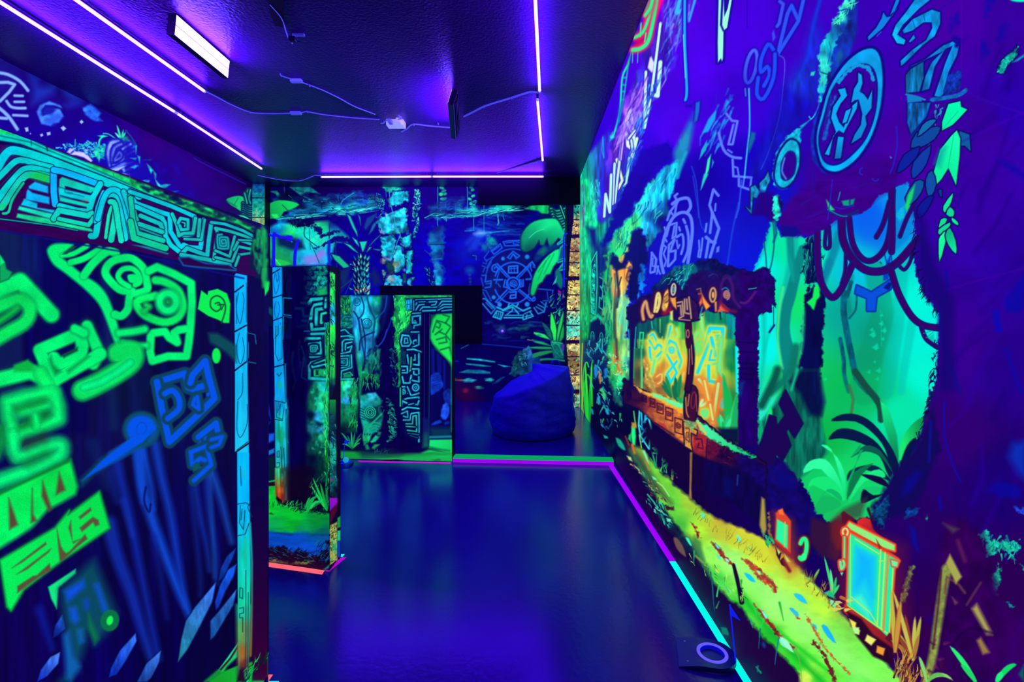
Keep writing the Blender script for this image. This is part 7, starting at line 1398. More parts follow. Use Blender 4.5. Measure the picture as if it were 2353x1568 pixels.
    mm('640,710 690,710 690,760 650,750 650,730', 12); mm('560,770 570,820 620,820 630,760', 13); mm('690,770 690,810 640,800', 12); mm('540,900 560,850 600,850 600,900', 13); s.line(ell(665, 855, 24, 26), 12, '18b0c8', f=2, closed=True); s.line(ell(665, 855, 8, 9), 7, '18b0c8', f=2, closed=True); mm(spiral(572, 890, 4, 22, 1.8, 0), 8); mm('600,850 630,920 690,900', 12); mm('550,960 600,940 690,930 690,960', 12); mm('555,1000 560,960 600,980 680,990 690,960', 13); mm('610,990 650,980', 8); mm('560,1030 600,1010 690,1020', 12); mm('555,1060 600,1040 605,1090 570,1080', 11); mm('570,1110 620,1110 630,1060 690,1050 690,1280', 12); mm('590,1140 640,1140 645,1080 670,1075 672,1200 600,1190', 11, '18b098'); mm('590,1160 660,1165', 8, '18a888'); mm('605,1215 690,1225', 7, '0a7878'); mm('620,1230 680,1250', 6, '065868'); mm('545,860 545,1000', 9, '20c870')
    # lintel of the doorway
    s.poly('585,155 960,150 960,265 720,262 590,250', '03184c', f=3); s.poly('500,132 960,132 960,160 640,158', '18b048', f=4, tex=(10, 6, .5)); s.poly('588,170 640,160 650,240 592,248', '10a8d8', f=3, tex=(8, 8, .25)); s.line('600,180 600,235', 4, '043c6c', f=2); s.line('620,165 622,240', 4, '043c6c', f=2); s.line('590,205 645,200', 4, '043c6c', f=2); s.line(ell(632, 222, 7, 9), 4, '043c6c', f=2, closed=True)
    LT = '14b0d0'
    for p, w in (('655,170 800,165 955,160', 11), ('660,215 680,185 760,185', 11), ('665,250 690,210 730,205', 11), ('700,250 720,225 840,225 870,180 955,180', 12), ('720,255 830,250 880,205 955,205', 12), ('770,185 830,180 820,205 790,210', 10), ('840,250 890,225 955,225', 10), ('870,255 955,245', 9), ('690,185 740,182', 7), ('650,175 650,250', 8)):
        s.line(p, w, LT, f=2, out=(3, '020838'))
    # doorway view: lime glyph panel, dark rocks
    s.poly('782,280 960,275 960,1240 782,1240', '04044c', f=3, tex=(10, 60, .3)); s.poly('785,285 940,275 960,275 960,720 900,630 820,560 782,480', '045030', f=4)
    s.poly('782,400 800,320 830,282 960,276 958,690 940,660 870,590 800,510 782,470', '12d848', f=6, grad=(800, 300, 940, 640, '20f050'))
    for p in ('800,420 830,330 900,350 930,300 880,285', '835,340 860,360 850,390 830,380', '900,350 940,380 900,440 850,420', '830,480 900,460 910,500 850,510', '860,560 930,540 950,600', '870,400 820,440', '905,450 930,480'): s.line(p, 9, '055028', f=4)
    s.poly('930,500 960,420 960,640 940,600', '0a7838', f=8, a=.8)
    for p, w in (('800,560 805,900', 14), ('840,600 845,760', 10), ('890,650 890,860', 12), ('860,620 860,740', 6)): s.line(p, w, '0a20a8', f=6, a=.8)
    for p, c in (('785,760 850,740 870,800 880,850 800,910 782,890', '0a34b8'), ('890,880 950,870 952,990 900,980 880,920', '082898'), ('860,1080 880,990 920,980 930,1050 900,1110', '1848d8'), ('790,1140 850,1110 870,1130 800,1150', '0c38c0'), ('890,1130 925,1118 928,1140 895,1146', '0828a0')): s.poly(p, c, f=4, sm=2, tex=(10, 10, .35))
    for k in range(5): s.line([(800, 770 + k * 18), (855, 755 + k * 18)], 4, '061878', f=2, a=.7)
    s.poly('780,1170 945,1170 945,1250 780,1250', '06304c', f=14); s.line('778,1245 940,1240', 16, '0a8a98', f=4); s.poly('775,1265 960,1262 960,1380 770,1330', '10e878', f=3, grad=(800, 1270, 940, 1370, '18c858')); s.poly('770,1320 860,1340 930,1350 800,1345', '064030', f=8); s.line('945,290 945,1200', 8, '18a848', f=4, a=.7)
    # grass foot
    s.poly('75,1350 250,1360 480,1375 700,1370 770,1340 960,1370 960,1445 75,1445', '0a7a40', f=6, grad=(300, 1370, 800, 1420, '10b848'), tex=(60, 6, .3)); s.poly('75,1350 230,1360 230,1400 75,1400', '0c9a28', f=10); s.poly('200,1350 480,1345 560,1375 250,1395', '042430', f=16, a=.8); s.scatter('340,1340 480,1345 470,1372 340,1368', 22, ['0a4058', '0a6a60', '021020'], (20, 50), (4, 8), -60, seed=268, jit=50); s.poly('400,1425 560,1415 570,1432 480,1436', '0c1418', f=3); s.poly('420,1420 480,1418 470,1430 410,1432', '784030', f=3); s.poly('780,1425 850,1412 870,1425 830,1435', '0c0c20', f=3); s.poly('560,1400 960,1380 960,1445 500,1445', '10b04c', f=8, a=.7); s.poly('75,1340 230,1330 240,1350 75,1352', '031018', f=8)
    s.fr = None
# ------------------------------------------------------------------ structure
M_PRINT = print_material('fluorescent_print')
M_BLACK = plain('matt_black_paint', (0.012, 0.002, 0.02), rough=0.6, spec=0.15)
M_CEIL = plain('dark_ceiling_paint', (0.105, 0.0004, 0.18), rough=0.33, spec=0.4, noise=0.3, nscale=3, bump=0.8, bscale=55, bdist=0.006, tint=(0.4, 0.2, 1.0))
M_FLOOR = plain('glossy_dark_floor', (0.04, 0.0002, 0.34), rough=0.19, spec=0.9, tint=(0.45, 0.13, 1.0), noise=0.35, nscale=2.2, bump=0.16, bscale=45, bdist=0.004)

def struct(o): return tag(o, kind='structure')

def at(px, py, Y): return Vector(((px - CX) * Y / F, Y, CAMZ - (py - CY) * Y / F))
def on_floor(px, py, z=0.0): return at(px, py, F * (CAMZ - z) / (py - CY))
def on_ceil(px, py, d=0.0): return at(px, py, F * (ZC - d - CAMZ) / (CY - py))

struct(quad('floor', [(XL, YF, 0), (XR, YF, 0), (XR, YB, 0), (XL, YB, 0)], M_FLOOR))
struct(quad('ceiling', [(XL, YF, ZC), (XL, YB, ZC), (XR, YB, ZC), (XR, YF, ZC)], M_CEIL))
struct(quad('wall_front', [(XL, YF, 0), (XL, YF, ZC), (XR, YF, ZC), (XR, YF, 0)], M_BLACK))

def prism(name, foot, z0, z1, mat, parent=None, bevel=0.0):
    bm = bmesh.new()
    lo = [bm.verts.new((x, y, z0)) for x, y in foot]; hi = [bm.verts.new((x, y, z1)) for x, y in foot]
    n = len(foot)
    bm.faces.new(lo[::-1]); bm.faces.new(hi)
    for i in range(n): bm.faces.new((lo[i], lo[(i + 1) % n], hi[(i + 1) % n], hi[i]))
    bmesh.ops.recalc_face_normals(bm, faces=bm.faces)
    if bevel: bmesh.ops.bevel(bm, geom=list(bm.edges), offset=bevel, segments=2, affect='EDGES')
    return mesh_obj(name, bm, mat, parent)

def partition(label, foot, h, sheets):
    cx, cy = sum(p[0] for p in foot) / len(foot), sum(p[1] for p in foot) / len(foot)
    t = thing('partition', label, 'partition', (cx, cy, 0), group='printed partitions'); t['kind'] = 'thing'
    prism('board', [(x - cx, y - cy) for x, y in foot], 0, h, M_BLACK, t, 0.003)
    for name, sh, paint in sheets:
        paint(sh)
        o = sh.build(name, M_PRINT, t); o.location = -t.location
    return t

sh = Sheet('X', -0.8638).strip(0.62, 1.583, 0.004, 1.514, STEP)
partition('near left partition printed with lime glyphs under a carved teal lintel', [(-0.945, 0.3), (-0.865, 0.3), (-0.865, 1.585), (-0.945, 1.585)], 1.515, [('printed_face', sh, paint_left)])
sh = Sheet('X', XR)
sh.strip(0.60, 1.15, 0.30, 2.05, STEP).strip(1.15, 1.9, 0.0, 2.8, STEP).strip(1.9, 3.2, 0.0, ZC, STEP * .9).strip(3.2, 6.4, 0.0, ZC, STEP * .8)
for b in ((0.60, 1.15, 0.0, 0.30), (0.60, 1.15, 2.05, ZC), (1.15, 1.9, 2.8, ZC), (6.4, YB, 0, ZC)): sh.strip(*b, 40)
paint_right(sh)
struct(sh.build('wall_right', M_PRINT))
struct(quad('wall_right_rear', [(XR, YF, 0), (XR, 0.6, 0), (XR, 0.6, ZC), (XR, YF, ZC)], M_BLACK))
sh = Sheet('Y', YB).strip(XL, XR, 0.35, ZC, STEP * .55).strip(XL, XR, 0.0, 0.35, 3)
paint_back(sh)
struct(sh.build('wall_back', M_PRINT))
sh = Sheet('X', XL).strip(3.2, YB, 1.75, ZC, STEP * .7)
paint_wall_left(sh)
struct(sh.build('wall_left', M_PRINT))
struct(quad('wall_left_lower', [(XL, YF, 0), (XL, YB, 0), (XL, YB, 1.75), (XL, YF, 1.75)], M_BLACK))
struct(quad('wall_left_rear', [(XL, YF, 1.75), (XL, 3.2, 1.75), (XL, 3.2, ZC), (XL, YF, ZC)], M_BLACK))

# middle partition, turned a little towards the right
KM, XM, YM = -0.236, -0.934, 2.242
mid = lambda x: YM + KM * (x - XM)
face = Sheet('Y', YM - 0.0012, KM, XM).strip(-1.42, XM, 0.004, 1.458, STEP * .6)
flank = Sheet('X', XM + 0.0012).strip(YM, 2.374, 0.004, 1.458, STEP * .4)
partition('middle partition with carved blue post, pink tape along its foot', [(-1.42, mid(-1.42)), (XM, YM), (XM, 2.374), (-1.42, mid(-1.42) + 0.132)], 1.46, [('printed_face', face, paint_rear), ('printed_flank', flank, paint_side)])
KD, XD, YD = -0.09, -0.618, 3.962
div = lambda x: YD + KD * (x - XD)
face = Sheet('Y', YD - 0.0012, KD, XD).strip(-1.72, XD, 0.004, 1.41, STEP * .55)
partition('rear partition printed with strangler tree and stone doorway', [(-1.72, div(-1.72)), (XD, YD), (XD + .012, YD + .09), (-1.72, div(-1.72) + .09)], 1.411, [('printed_face', face, paint_divider)])

# brick pillars in the rear corners
def paint_pillar(s, right):
    s.fillall('0a3c50')
    R = random.Random(7)
    if right:
        s.wash('1320,480,0a8a70 1320,520,c8b068 1320,580,a08048 1315,640,c8c060 1318,700,d8c070 1315,740,60e8c0 1315,760,40e8d0 1320,790,d8d080 1318,830,706030 1320,870,c0b068 1325,910,70b890 1325,950,60d8b8', tex=(5, 5, .5))
        s.scatter('1300,470 1340,470 1340,990 1300,990', 420, ['8a3818', '3c1028', 'd0c878', 'b08838', '58d0a8', 'a04820', '2a0c20', '5a2018'], (3, 11), (2, 4), 30, seed=301, jit=90, f=1, a=.85)
        for y, c in ((505, 0), (543, 1), (578, 0), (604, 0), (640, 1), (678, 0), (714, 0), (748, 0), (786, 1), (820, 0), (862, 0), (900, 1), (938, 0)):
            s.line([(1298, y), (1345, y)], 9 if c else 2.5, '1c0428', f=2, rag=(4, 2) if c else None)
        s.poly('1290,460 1318,460 1318,500 1310,570 1303,690 1301,780 1306,850 1312,900 1314,990 1290,990', '07021c', f=1.5)
        s.line('1333,470 1333,985', 2.5, 'c8c850', f=1.5)
    else:
        s.wash('594,380,060a50 594,420,04205c 594,434,0a5ca0 594,450,0a8a90 594,480,10a888 590,510,58b088 594,520,90b060 594,545,30b080', tex=(5, 5, .4))
        s.scatter('579,485 610,485 610,530 579,530', 70, ['e0a040', 'e85018', 'd8e088', '60c890', 'f0c060', '208060'], (2, 7), (1.5, 3), 20, seed=302, jit=90, f=1)
        s.scatter('579,435 610,435 610,600 579,600', 40, ['0a6878', '20b898', '0a4a68', 'e06820'], (2, 8), (1, 2.5), 10, seed=303, jit=60, f=1, a=.6)
        for y in (455, 500, 518, 560): s.line([(575, y), (612, y)], 2, '02202c', f=1.5)
def pillar(name, x0, x1, y0, y1, z1, right):
    t = struct(bpy.data.objects.new(name, None)); link(t)
    prism('pillar_core', [(x0, y0 + .002), (x1, y0 + .002), (x1, y1), (x0, y1)], 0, z1, M_BLACK, t)
    sh = Sheet('Y', y0).strip(x0, x1, 0.0, z1, STEP * .45)
    paint_pillar(sh, right); sh.build('brick_face', M_PRINT, t)
pillar('pillar_left', XL + .001, -3.744, 6.75, YB - .002, ZC - .001, False)
pillar('pillar_right', 0.566, XR - .002, 6.44, 6.7, 2.774, True)
struct(prism('bulkhead', [(-0.648, 6.40), (XR - .001, 6.40), (XR - .001, 6.47), (-0.648, 6.47)], 2.775, ZC - .001, plain('bulkhead_paint', (0.006, 0.001, 0.010), rough=0.8, spec=.1)))
# ------------------------------------------------------------------ black-light tubes and bars
def lamp_material(name, power, tint=UV_LIGHT):
    m, nt, out = nodes_of(name)
    e = nt.nodes.new('ShaderNodeEmission'); e.inputs[0].default_value = (*tint, 1); e.inputs[1].default_value = power
    L(nt, e.outputs[0], out.inputs['Surface'])
    return m
M_TUBE = lamp_material('black_light_tube_glow', TUBE_POWER)
M_BAR = lamp_material('flood_bar_glow', BAR_POWER, (0.11, 0.04, 1.0))
M_CASE = plain('dark_lamp_housing', (0.02, 0.015, 0.04), rough=0.4)
M_WHITE = plain('white_plastic', (0.75, 0.72, 0.8), rough=0.4, glow=(.35, .35, .8), glow_s=.7)
M_CABLE = plain('pale_cable_sheath', (0.35, 0.32, 0.7), rough=0.5, glow=(0.05, 0.06, 0.55), glow_s=0.7)
M_CLIP = plain('clear_clip_plastic', (0.5, 0.5, 0.9), rough=0.3)

def led_tube(a, b, label, group='black-light tubes'):
    """diffuser tube under a slim housing, two end caps and clips to the ceiling; a, b are its two ends"""
    a, b = Vector(a), Vector(b)
    t = thing('tube_light', label, 'tube light', (a + b) / 2, group=group)
    d = (b - a).normalized(); p, q = a - t.location, b - t.location
    tube('glowing_tube', [p + d * .01, q - d * .01], 0.0105, M_TUBE, t, 12)
    up = Vector((0, 0, 0.016))
    bm = bmesh.new()
    s = d.cross(Vector((0, 0, 1))).normalized() * 0.009
    vs = [bm.verts.new(e + k * s + Vector((0, 0, h))) for e in (p, q) for k, h in ((-1, .0105), (1, .0105), (1, .021), (-1, .021))]
    for f in ((0, 1, 2, 3), (7, 6, 5, 4), (0, 4, 5, 1), (1, 5, 6, 2), (2, 6, 7, 3), (3, 7, 4, 0)): bm.faces.new([vs[i] for i in f])
    bmesh.ops.recalc_face_normals(bm, faces=bm.faces)
    mesh_obj('housing', bm, M_CASE, t)
    for e, k in ((p, 1), (q, -1)): tube('end_cap', [e - d * k * .004, e + d * k * .012], 0.0125, M_WHITE, t, 12)
    for f in (0.04, 0.96):
        c = p + (q - p) * f
        tube('clip', [c + Vector((0, 0, .02)), c + Vector((0, 0, ZC - t.location.z - 0.0005))], 0.004, M_CLIP, t, 6)
    return t
HT = 0.045                                  # the tubes hang this far below the ceiling
def tc(px, py): return on_ceil(px, py, HT)
a, b = tc(0, 5), tc(401, 257)
led_tube(b + (a - b) * 1.9, b, 'long outer black-light tube over the left wall, running out of the picture')
led_tube(tc(405, 259.5), tc(601, 388), 'outer left black-light tube ending beside the left brick pillar')
a, b = tc(175, 0), tc(470, 210)
led_tube(b + (a - b) * 2.1, b, 'inner left black-light tube beside the white flood bar')
a, b = tc(1230, 0), tc(1240, 209)
led_tube(b + (a - b) * 2.0, b, 'nearer black-light tube of the right row above the corridor')
led_tube(tc(1235, 229), tc(1247, 369), 'farther black-light tube of the right row, before the bulkhead')
led_tube(tc(738, 407), tc(992, 406), 'left half of the black-light row along the far wall')
led_tube(tc(994, 406), tc(1249, 406), 'right half of the black-light row along the far wall')

def flood_bar(loc, rz, tilt, label, ln=0.53, hh=0.062):
    """twin-strip flood bar on a bracket; local +X is its lit side"""
    t = thing('flood_bar', label, 'flood light', loc, (0, 0, rz), group='flood bars on the ceiling')
    R = Matrix.Rotation(tilt, 4, 'Y')
    def part(name, b, mat, bev=0.0):
        bm = bmesh.new(); add_box(bm, *b, bevel=bev); bmesh.ops.transform(bm, matrix=R, verts=bm.verts); return mesh_obj(name, bm, mat, t)
    part('housing', (-0.05, -0.001, -ln / 2 - .008, ln / 2 + .008, -hh - .006, hh + .006), M_CASE, .004)
    for z0, z1 in ((-hh, -.003), (.003, hh)): part('lit_strip', (-.002, 0.0, -ln / 2, ln / 2, z0, z1), M_BAR)
    for k in range(3): part('cooling_rib', (-0.062, -0.05, -ln / 2, ln / 2, -.04 + k * .034, -.03 + k * .034), M_CASE)
    for s in (-1, 1): box('bracket', (-0.04, -0.015, s * ln * .32 - .012, s * ln * .32 + .012, hh * .9, ZC - loc[2] - .0005), M_CASE, t)
    return t
flood_bar((-2.215, 3.245, 3.07), 0.0, 0.10, 'bright white twin-strip flood bar between the left tubes')
flood_bar((-0.66, 4.2, 3.03), math.pi + 0.12, -0.3, 'dark-backed flood bar facing away, beside the white power adapter', 0.72, 0.06)

# ------------------------------------------------------------------ ceiling cables, clips, adapter
def cable(label, pix, r=0.0055, d=0.006):
    P = [on_ceil(x, y, d) for x, y in pp(pix)]
    t = thing('cable', label, 'cable', P[0], group='ceiling cables')
    tube('sheath', smooth_path([p - P[0] for p in P], 6), r, M_CABLE, t, 8)
    return t, P[0]
def clip(t, o, x, y):
    c = on_ceil(x, y, 0.006) - o
    tube('cable_clip', [c + Vector((0, -.012, .004)), c + Vector((0, -.012, -.006)), c + Vector((0, 0, -.011)), c + Vector((0, .012, -.006)), c + Vector((0, .012, .004))], 0.004, M_CLIP, t, 6)
def plug(t, o, x, y, l=.05, mat=M_CABLE):
    c = on_ceil(x, y, 0.014) - o
    box('inline_connector', (c.x - l, c.x + l, c.y - .018, c.y + .018, c.z - .012, c.z + .012), mat, t, .004)
t, o = cable('white cable drooping from the inner left tube to the power adapter', '474,211 500,224 530,240 574,258 610,261 650,261 690,259 706,257 740,263 790,269 840,273 872,275')
clip(t, o, 574, 257); plug(t, o, 680, 260); clip(t, o, 706, 256)
t, o = cable('violet cable crossing the ceiling towards the power adapter', '645,174 680,185 712,196 745,209 780,226 815,245 862,263', 0.005)
clip(t, o, 646, 172); plug(t, o, 681, 186, .045); clip(t, o, 711, 196)
t, o = cable('blue cable from power adapter to the dark flood bar', '922,303 935,296 950,286 990,290 1030,293 1052,295', 0.007)
clip(t, o, 951, 286); clip(t, o, 1007, 284)
t, o = cable('blue twin cable from dark flood bar to the right tubes', '1066,268 1090,256 1112,245 1145,234 1175,225 1205,215 1222,211 1236,213', 0.008)
for q in ((1112, 244), (1175, 225), (1222, 211)): clip(t, o, *q)
t, o = cable('blue cable sagging from left brick pillar to far wall tubes', '592,403 615,408 650,414 685,416 705,411 722,404 738,403', 0.006); clip(t, o, 685, 415)
t, o = cable('thin cable between right tube and far wall tubes', '1247,369 1232,373 1190,385 1142,398', 0.004); clip(t, o, 1233, 372)
t, o = cable('thin pale wire dangling from the ceiling gap', '620,10 640,32 650,48 656,68 664,90 672,100', 0.004)
c = on_ceil(910, 285, 0.03)
t = thing('power_adapter', 'white power adapter on the ceiling where the cables meet', 'power adapter', c)
box('body', (-.085, .085, -.05, .05, -.03, .0295), M_WHITE, t, .008); box('plug', (.03, .075, -.13, -.045, -.035, .01), M_WHITE, t, .01); box('plug', (-.05, -.015, -.12, -.045, -.03, .005), M_CABLE, t, .008)
tube('plug_lead', smooth_path([(-.03, -.12, -.01), (-.07, -.10, -.01), (-.12, -.02, .0), (-.16, .04, .022)], 5), .006, M_CABLE, t); tube('plug_lead', smooth_path([(.055, -.13, -.01), (.09, -.13, 0), (.06, -.15, .02)], 5), .007, M_CABLE, t)
c = on_ceil(686, 84, 0.02)
t = thing('ceiling_sensor', 'small ceiling sensor with a swivel arm near dark ceiling gap', 'sensor', c)
box('base', (-.04, .04, -.012, .012, .004, .0195), M_CLIP, t, .003); tube('arm', [(-.03, 0, .005), (-.02, -.03, -.03)], .007, M_CABLE, t); box('head', (-.045, .0, -.055, -.02, -.055, -.025), M_CASE, t, .005)
c = on_ceil(638, 22, 0.004)  # dark strip added on the ceiling in place of an open gap
t = thing('ceiling_gap_strip', 'dark strip standing in for the ceiling gap near wire', 'patch', c)
prism('strip', [(-.10, .16), (-.04, .17), (.10, -.14), (.16, -.22), (.02, -.16), (-.06, .02)], -.004, .0035, plain('dark_gap_strip', (0.01, 0.004, 0.01), rough=.9, noise=.6, nscale=40), t)

# ------------------------------------------------------------------ floor tapes and threshold
T_PURPLE, T_MAG, T_PINK, T_AQUA = fluor('purple_tape', 'a000f0'), fluor('magenta_tape', 'b000c8'), fluor('pink_tape', 'ff6878'), fluor('aqua_tape', '00ffe4')
def tape(label, corners, mat):
    P = [on_floor(x, y) for x, y in pp(corners)]
    P = [Vector((min(p.x, XR - .0015), p.y, 0)) for p in P]
    c = sum(P, Vector()) / len(P)
    o = prism('floor_tape', [(p.x - c.x, p.y - c.y) for p in P], 0.0004, 0.0016, mat)
    o.location = c
    return tag(o, label, 'tape', 'fluorescent tape strips')
tape('purple tape strip along the foot of the right wall', '1397,1069 1409,1069 1553,1291 1538,1291', T_PURPLE)
tape('aqua tape strip along right wall, running under the flagged putting cup', '1538,1291.5 1553,1291.5 1733,1570 1782,1660 1757,1660 1709,1570', T_AQUA)
tape('coral pink tape along the foot of the middle partition', '560,1285 615,1293 746,1312 740,1321 615,1303 560,1295', T_PINK)
tape('magenta tape along the flank of the middle partition', '746,1312.5 786,1281 796,1281.5 756,1314.5', T_MAG)
tape('tiny aqua tape end behind the middle partition corner', '783,1280 784,1274.5 792,1274.5 787,1280', T_AQUA)
tape('thin magenta tape along the foot of the rear partition', '822,1059.5 1036,1063 1036,1066.5 828,1062.5', T_MAG)
tape('small pink tape end at the near partition corner', '616.5,1552 627,1552 617,1566 616.5,1566', T_PINK)
tape('aqua tape end beside the near partition corner', '617,1566.5 641,1566.5 641,1600 617,1600', T_AQUA)
t = thing('threshold_board', 'low green board crossing the corridor with purple taped front', 'threshold board', (0.062, 3.965, 0), (0, 0, math.radians(-4.0)))
box('plank', (-.672, .672, -.05, .055, 0, .039), fluor('green_painted_board', '00b860', .75), t, .002)
box('front_tape', (-.672, .672, -.0525, -.0505, .001, .029), T_PURPLE, t)

# ------------------------------------------------------------------ putting cups, flags, ball
M_RAMP = plain('dark_blue_plastic_ramp', (0.02, 0.01, 0.30), rough=0.35)
M_RING = fluor('pale_violet_ring', '6a5cff', .9)
M_RINGB = fluor('blue_ring', '0a28ff', .9)
M_WALL = fluor('blue_cup_wall', '0408d8', .7)
M_FLAG = fluor('blue_flag_cloth', '1020ff', .8)
M_LETTER = plain('dark_flag_mark', (0.0, 0.0, 0.1), rough=.5)
def putting_cup(loc, rz, label, ringmat, grp='putting cups'):
    t = thing('putting_cup', label, 'putting cup', loc, (0, 0, rz), group=grp)
    # wedge with a rounded far end and a round cup hole; local +X climbs towards the cup
    W, H, R0, cx = 0.076, 0.017, 0.052, 0.118
    bm = bmesh.new(); N = 48
    def hgt(x): return 0.003 + (H - .003) * min(1, max(0, x / 0.075)) ** 0.9
    outer = []
    for k in range(N):
        a = 2 * math.pi * k / N; c, s_ = math.cos(a), math.sin(a)
        if c >= 0: x, y = cx + c * 0.078, s_ * W
        else:
            m = max(abs(c), abs(s_)); x, y = cx + c / m * cx, s_ / m * W
            if abs(c) < abs(s_): x = cx + c / abs(s_) * cx
        outer.append((x, y))
    rows = [[bm.verts.new((x, y, 0)) for x, y in outer], [bm.verts.new((x, y, hgt(x))) for x, y in outer]]
    for f in (.33, .66): rows.append([bm.verts.new((x + (cx + R0 * math.cos(2 * math.pi * k / N) - x) * f, y + (R0 * math.sin(2 * math.pi * k / N) - y) * f, hgt(x + (cx + R0 * math.cos(2 * math.pi * k / N) - x) * f))) for k, (x, y) in enumerate(outer)])
    rows.append([bm.verts.new((cx + R0 * math.cos(2 * math.pi * k / N), R0 * math.sin(2 * math.pi * k / N), H)) for k in range(N)])
    rows.append([bm.verts.new((cx + R0 * math.cos(2 * math.pi * k / N), R0 * math.sin(2 * math.pi * k / N), 0.004)) for k in range(N)])
    for i in range(len(rows) - 1):
        for k in range(N): bm.faces.new((rows[i][k], rows[i][(k + 1) % N], rows[i + 1][(k + 1) % N], rows[i + 1][k]))
    bm.faces.new(rows[-1]); bmesh.ops.recalc_face_normals(bm, faces=bm.faces)
    mesh_obj('ramp', bm, M_RAMP, t)
    bm = bmesh.new()
    prof = [(.0525, H - .012), (.0525, H + .0015), (.0415, H + .0025), (.0415, H - .003), (.044, H - .012)]
    rings = [[bm.verts.new((cx + r * math.cos(2 * math.pi * k / N), r * math.sin(2 * math.pi * k / N), z)) for k in range(N)] for r, z in prof]
    for i in range(len(rings)):
        for k in range(N): bm.faces.new((rings[i][k], rings[i][(k + 1) % N], rings[(i + 1) % len(rings)][(k + 1) % N], rings[(i + 1) % len(rings)][k]))
    bmesh.ops.recalc_face_normals(bm, faces=bm.faces)
    mesh_obj('cup_ring', bm, ringmat, t)
    bm = bmesh.new()
    a_ = [[bm.verts.new((cx + r * math.cos(2 * math.pi * k / N), r * math.sin(2 * math.pi * k / N), z)) for k in range(N)] for r, z in ((.0412, H - .001), (.0405, .0055), (.043, .0055), (.0432, H - .001))]
    for i in range(4):
        for k in range(N): bm.faces.new((a_[i][k], a_[i][(k + 1) % N], a_[(i + 1) % 4][(k + 1) % N], a_[(i + 1) % 4][k]))
    bmesh.ops.recalc_face_normals(bm, faces=bm.faces)
    mesh_obj('cup_wall', bm, M_WALL, t)
    for s in (-1, 1): tube('screw', [(.03, s * .052, hgt(.03) - .002), (.03, s * .052, hgt(.03) + .0012)], .004, M_CLIP, t, 10)
    return t
def cup_flag(base, lean, h, fdir, label):
    t = thing('cup_flag', label, 'flag', base, group='little golf flags')
    top = Vector(lean) + Vector((0, 0, h))
    tube('pole', [(0, 0, 0), top], 0.0028, M_FLAG, t, 8)
    fd = Vector(fdir)
    a, b, c = top, top - Vector((0, 0, .034)), top + fd
    nrm = (c - a).cross(b - a).normalized() * .0006
    bm = bmesh.new()
    f1 = [bm.verts.new(p + nrm) for p in (a, b, c)]; f2 = [bm.verts.new(p - nrm) for p in (a, b, c)]
    bm.faces.new(f1); bm.faces.new(f2[::-1])
    for i in range(3): bm.faces.new((f1[i], f2[i], f2[(i + 1) % 3], f1[(i + 1) % 3]))
    bmesh.ops.recalc_face_normals(bm, faces=bm.faces)
    mesh_obj('pennant', bm, M_FLAG, t)
    return t
putting_cup((0.548, 1.693, 0.0017), math.radians(-13.6), 'dark blue putting cup with pale violet ring beside the aqua tape', M_RING)
cup_flag((0.727, 1.625, 0.0188), (-.020, 0, 0), .195, (.036, -.004, -.054), 'blue triangular flag leaning at the violet ringed putting cup')
putting_cup((-1.508, 3.79, 0), math.radians(90), 'dark putting cup with blue ring holding the pale golf ball', M_RINGB)
cup_flag((-1.524, 3.935, 0.0165), (.014, 0, 0), .175, (.050, -.004, -.010), 'blue triangular flag behind the pale golf ball')
bm = bmesh.new(); bmesh.ops.create_icosphere(bm, subdivisions=4, radius=.0235)
R = random.Random(3)
dim = [Vector((math.cos(k * 2.399963) * math.sqrt(max(0, 1 - (1 - 2 * (k + .5) / 120) ** 2)), math.sin(k * 2.399963) * math.sqrt(max(0, 1 - (1 - 2 * (k + .5) / 120) ** 2)), 1 - 2 * (k + .5) / 120)) for k in range(120)]
for v in bm.verts:
    n = v.co.normalized(); m = max(n.dot(d) for d in dim); v.co = n * (.0235 - .0009 * max(0, (m - .992) / .008))
o = mesh_obj('golf_ball', bm, plain('pale_ball_plastic', (.35, .5, .5), rough=.35, glow=(0.0, .38, .5), glow_s=.8), smooth=True)
o.location = (-1.490, 3.905, .0345); tag(o, 'pale turquoise golf ball sitting in the blue ringed cup', 'golf ball')

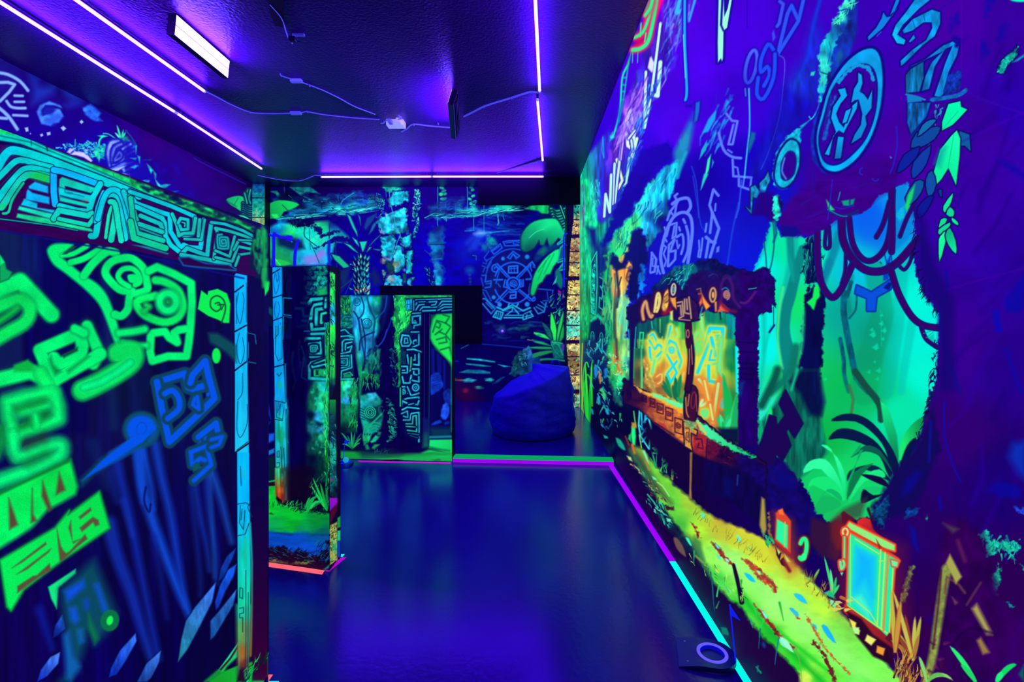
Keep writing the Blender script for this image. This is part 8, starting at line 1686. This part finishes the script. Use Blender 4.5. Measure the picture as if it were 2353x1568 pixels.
# ------------------------------------------------------------------ beanbag
def beanbag():
    t = thing('beanbag', 'large dark blue slouching beanbag behind the green board', 'beanbag', (0.075, 5.02, 0))
    bm = bmesh.new(); N, Mr = 96, 60
    rows = []
    for j in range(Mr + 1):
        u = j / Mr; ring = []
        for k in range(N):
            a = 2 * math.pi * k / N; c, s = math.cos(a), math.sin(a)
            right = 0.5 + 0.5 * c                                   # 0 at the low left side, 1 at the high right side
            hs = 0.40 + 0.30 * right ** 1.2                         # height of the shoulder
            if u < .12:  r, z = .40 * (u / .12), 0.004 + .0 * u
            elif u < .30:
                q = (u - .12) / .18; r, z = .40 + .05 * math.sin(q * math.pi / 2), .05 * q ** 2 * 2
            elif u < .72:
                q = (u - .30) / .42; r, z = .45 - .03 * q ** 2 - .03 * right * q, .10 + (hs - .10) * q
            else:
                q = (u - .72) / .28; r = (.42 - .03 * right) * (1 - q) ** .85
                z = hs + (.08 - .02 * right) * math.sin(q * math.pi / 2) * (1 - .5 * right) + .10 * q * (1 - right) + q * (1 - right) * .05 - q * right * .0
            r *= 1 + .02 * math.sin(3 * a + 1)
            n = fbm(np.array([c * 2.2 + 9]), np.array([s * 2.2 + z * 7]), 3)[0] - .5
            n2 = fbm(np.array([c * 3 + s * 2 + 20]), np.array([z * 26 + c * 2]), 5)[0] - .5
            edge = min(1, max(0, (u - .12) / .1)) * min(1, (1 - u) / .1)
            r += (n * .055 + n2 * .022) * edge
            z += n * .03 * edge * (u > .6)
            ring.append(bm.verts.new((r * c, r * s * .94, max(z, .002))))
        rows.append(ring)
    for j in range(Mr):
        for k in range(N):
            try: bm.faces.new((rows[j][k], rows[j][(k + 1) % N], rows[j + 1][(k + 1) % N], rows[j + 1][k]))
            except ValueError: pass
    pos = [[v.co.copy() for v in ring] for ring in rows]
    bmesh.ops.remove_doubles(bm, verts=bm.verts, dist=.0004)
    bmesh.ops.recalc_face_normals(bm, faces=bm.faces)
    cloth = plain('dark_blue_beanbag_cloth', (0.05, 0.002, 0.85), rough=.62, noise=.2, nscale=8, bump=.5, bscale=28, bdist=.012)
    mesh_obj('cover', bm, cloth, t, smooth=True)
    for a in (-118, -70, -20, 60, 150):
        k = int((a % 360) / 360 * N)
        tube('seam', [pos[j][k] for j in range(int(.2 * Mr), int(.97 * Mr), 2)], .004, cloth, t, 6)
    k = int(.93 * Mr)
    tube('carry_loop', smooth_path([(.20, -.05, .735), (.22, -.06, .765), (.27, -.07, .765), (.29, -.06, .728)], 5), .009, cloth, t, 8)
beanbag()

# ------------------------------------------------------------------ black board on the far wall, blue pipes
t = thing('black_board', 'blank black board on the far wall left of the calendar disc', 'board', (-1.378, YB - .022, 0.851))
box('panel', (-.735, .735, -.015, .0205, .006, .84), M_BLACK, t, .003)
for b in ((-.745, .745, -.02, .021, -.004, .010), (-.745, .745, -.02, .021, .834, .848), (-.745, -.731, -.02, .021, .01, .834), (.731, .745, -.02, .021, .01, .834)): box('frame_rail', b, M_BLACK, t, .002)
M_PIPE = fluor('blue_painted_pipe', '2010ff', .75)
def pipe(label, pts, r, base):
    t = thing('pipe', label, 'pipe', base, group='blue pipes')
    tube('pipe_run', smooth_path(pts, 5), r, M_PIPE, t, 12)
    tube('foot_flange', [(0, 0, 0), (0, 0, .012)], r * 2.4, M_PIPE, t, 16)
    return t
b = at(629, 545, 5.4); H_ = b.z
t = pipe('blue bent pipe rising behind the middle partition, elbow end', [(0, 0, .01), (0, 0, H_ * .5), (0, 0, H_ - .04), (.02, 0, H_ + .02), (.08, 0, H_ + .0), (.16, 0, H_ - .01)], .017, Vector((b.x, 5.4, 0)))
tube('elbow_joint', [(.155, 0, H_ - .012), (.205, 0, H_ - .016)], .034, M_PIPE, t, 14)
tube('side_bar', [(-.16, 0, H_ + .08), (0, 0, H_ + .005)], .012, M_PIPE, t, 10)
b = at(677, 610, 5.4)
pipe('shorter blue pipe curving over, right of the elbow pipe', [(0, 0, .01), (0, 0, 1.2), (.0, 0, 1.75), (.005, 0, 1.95), (.03, 0, 2.08), (.05, 0, 2.12)], .017, Vector((b.x, 5.4, 0)))
t = thing('pipe', 'slim blue pipe bracketed before the right brick pillar', 'pipe', (.522, 6.36, 1.64), group='blue pipes')
tube('pipe_run', smooth_path([(0, 0, 0), (0, 0, .4), (0, 0, .66), (.012, 0, .71), (.05, 0, .73)], 5), .011, M_PIPE, t, 12)
for z in (.12, .58): tube('wall_arm', [(0, 0, z), (.02, .04, z), (.052, .0805, z)], .007, M_PIPE, t, 8)
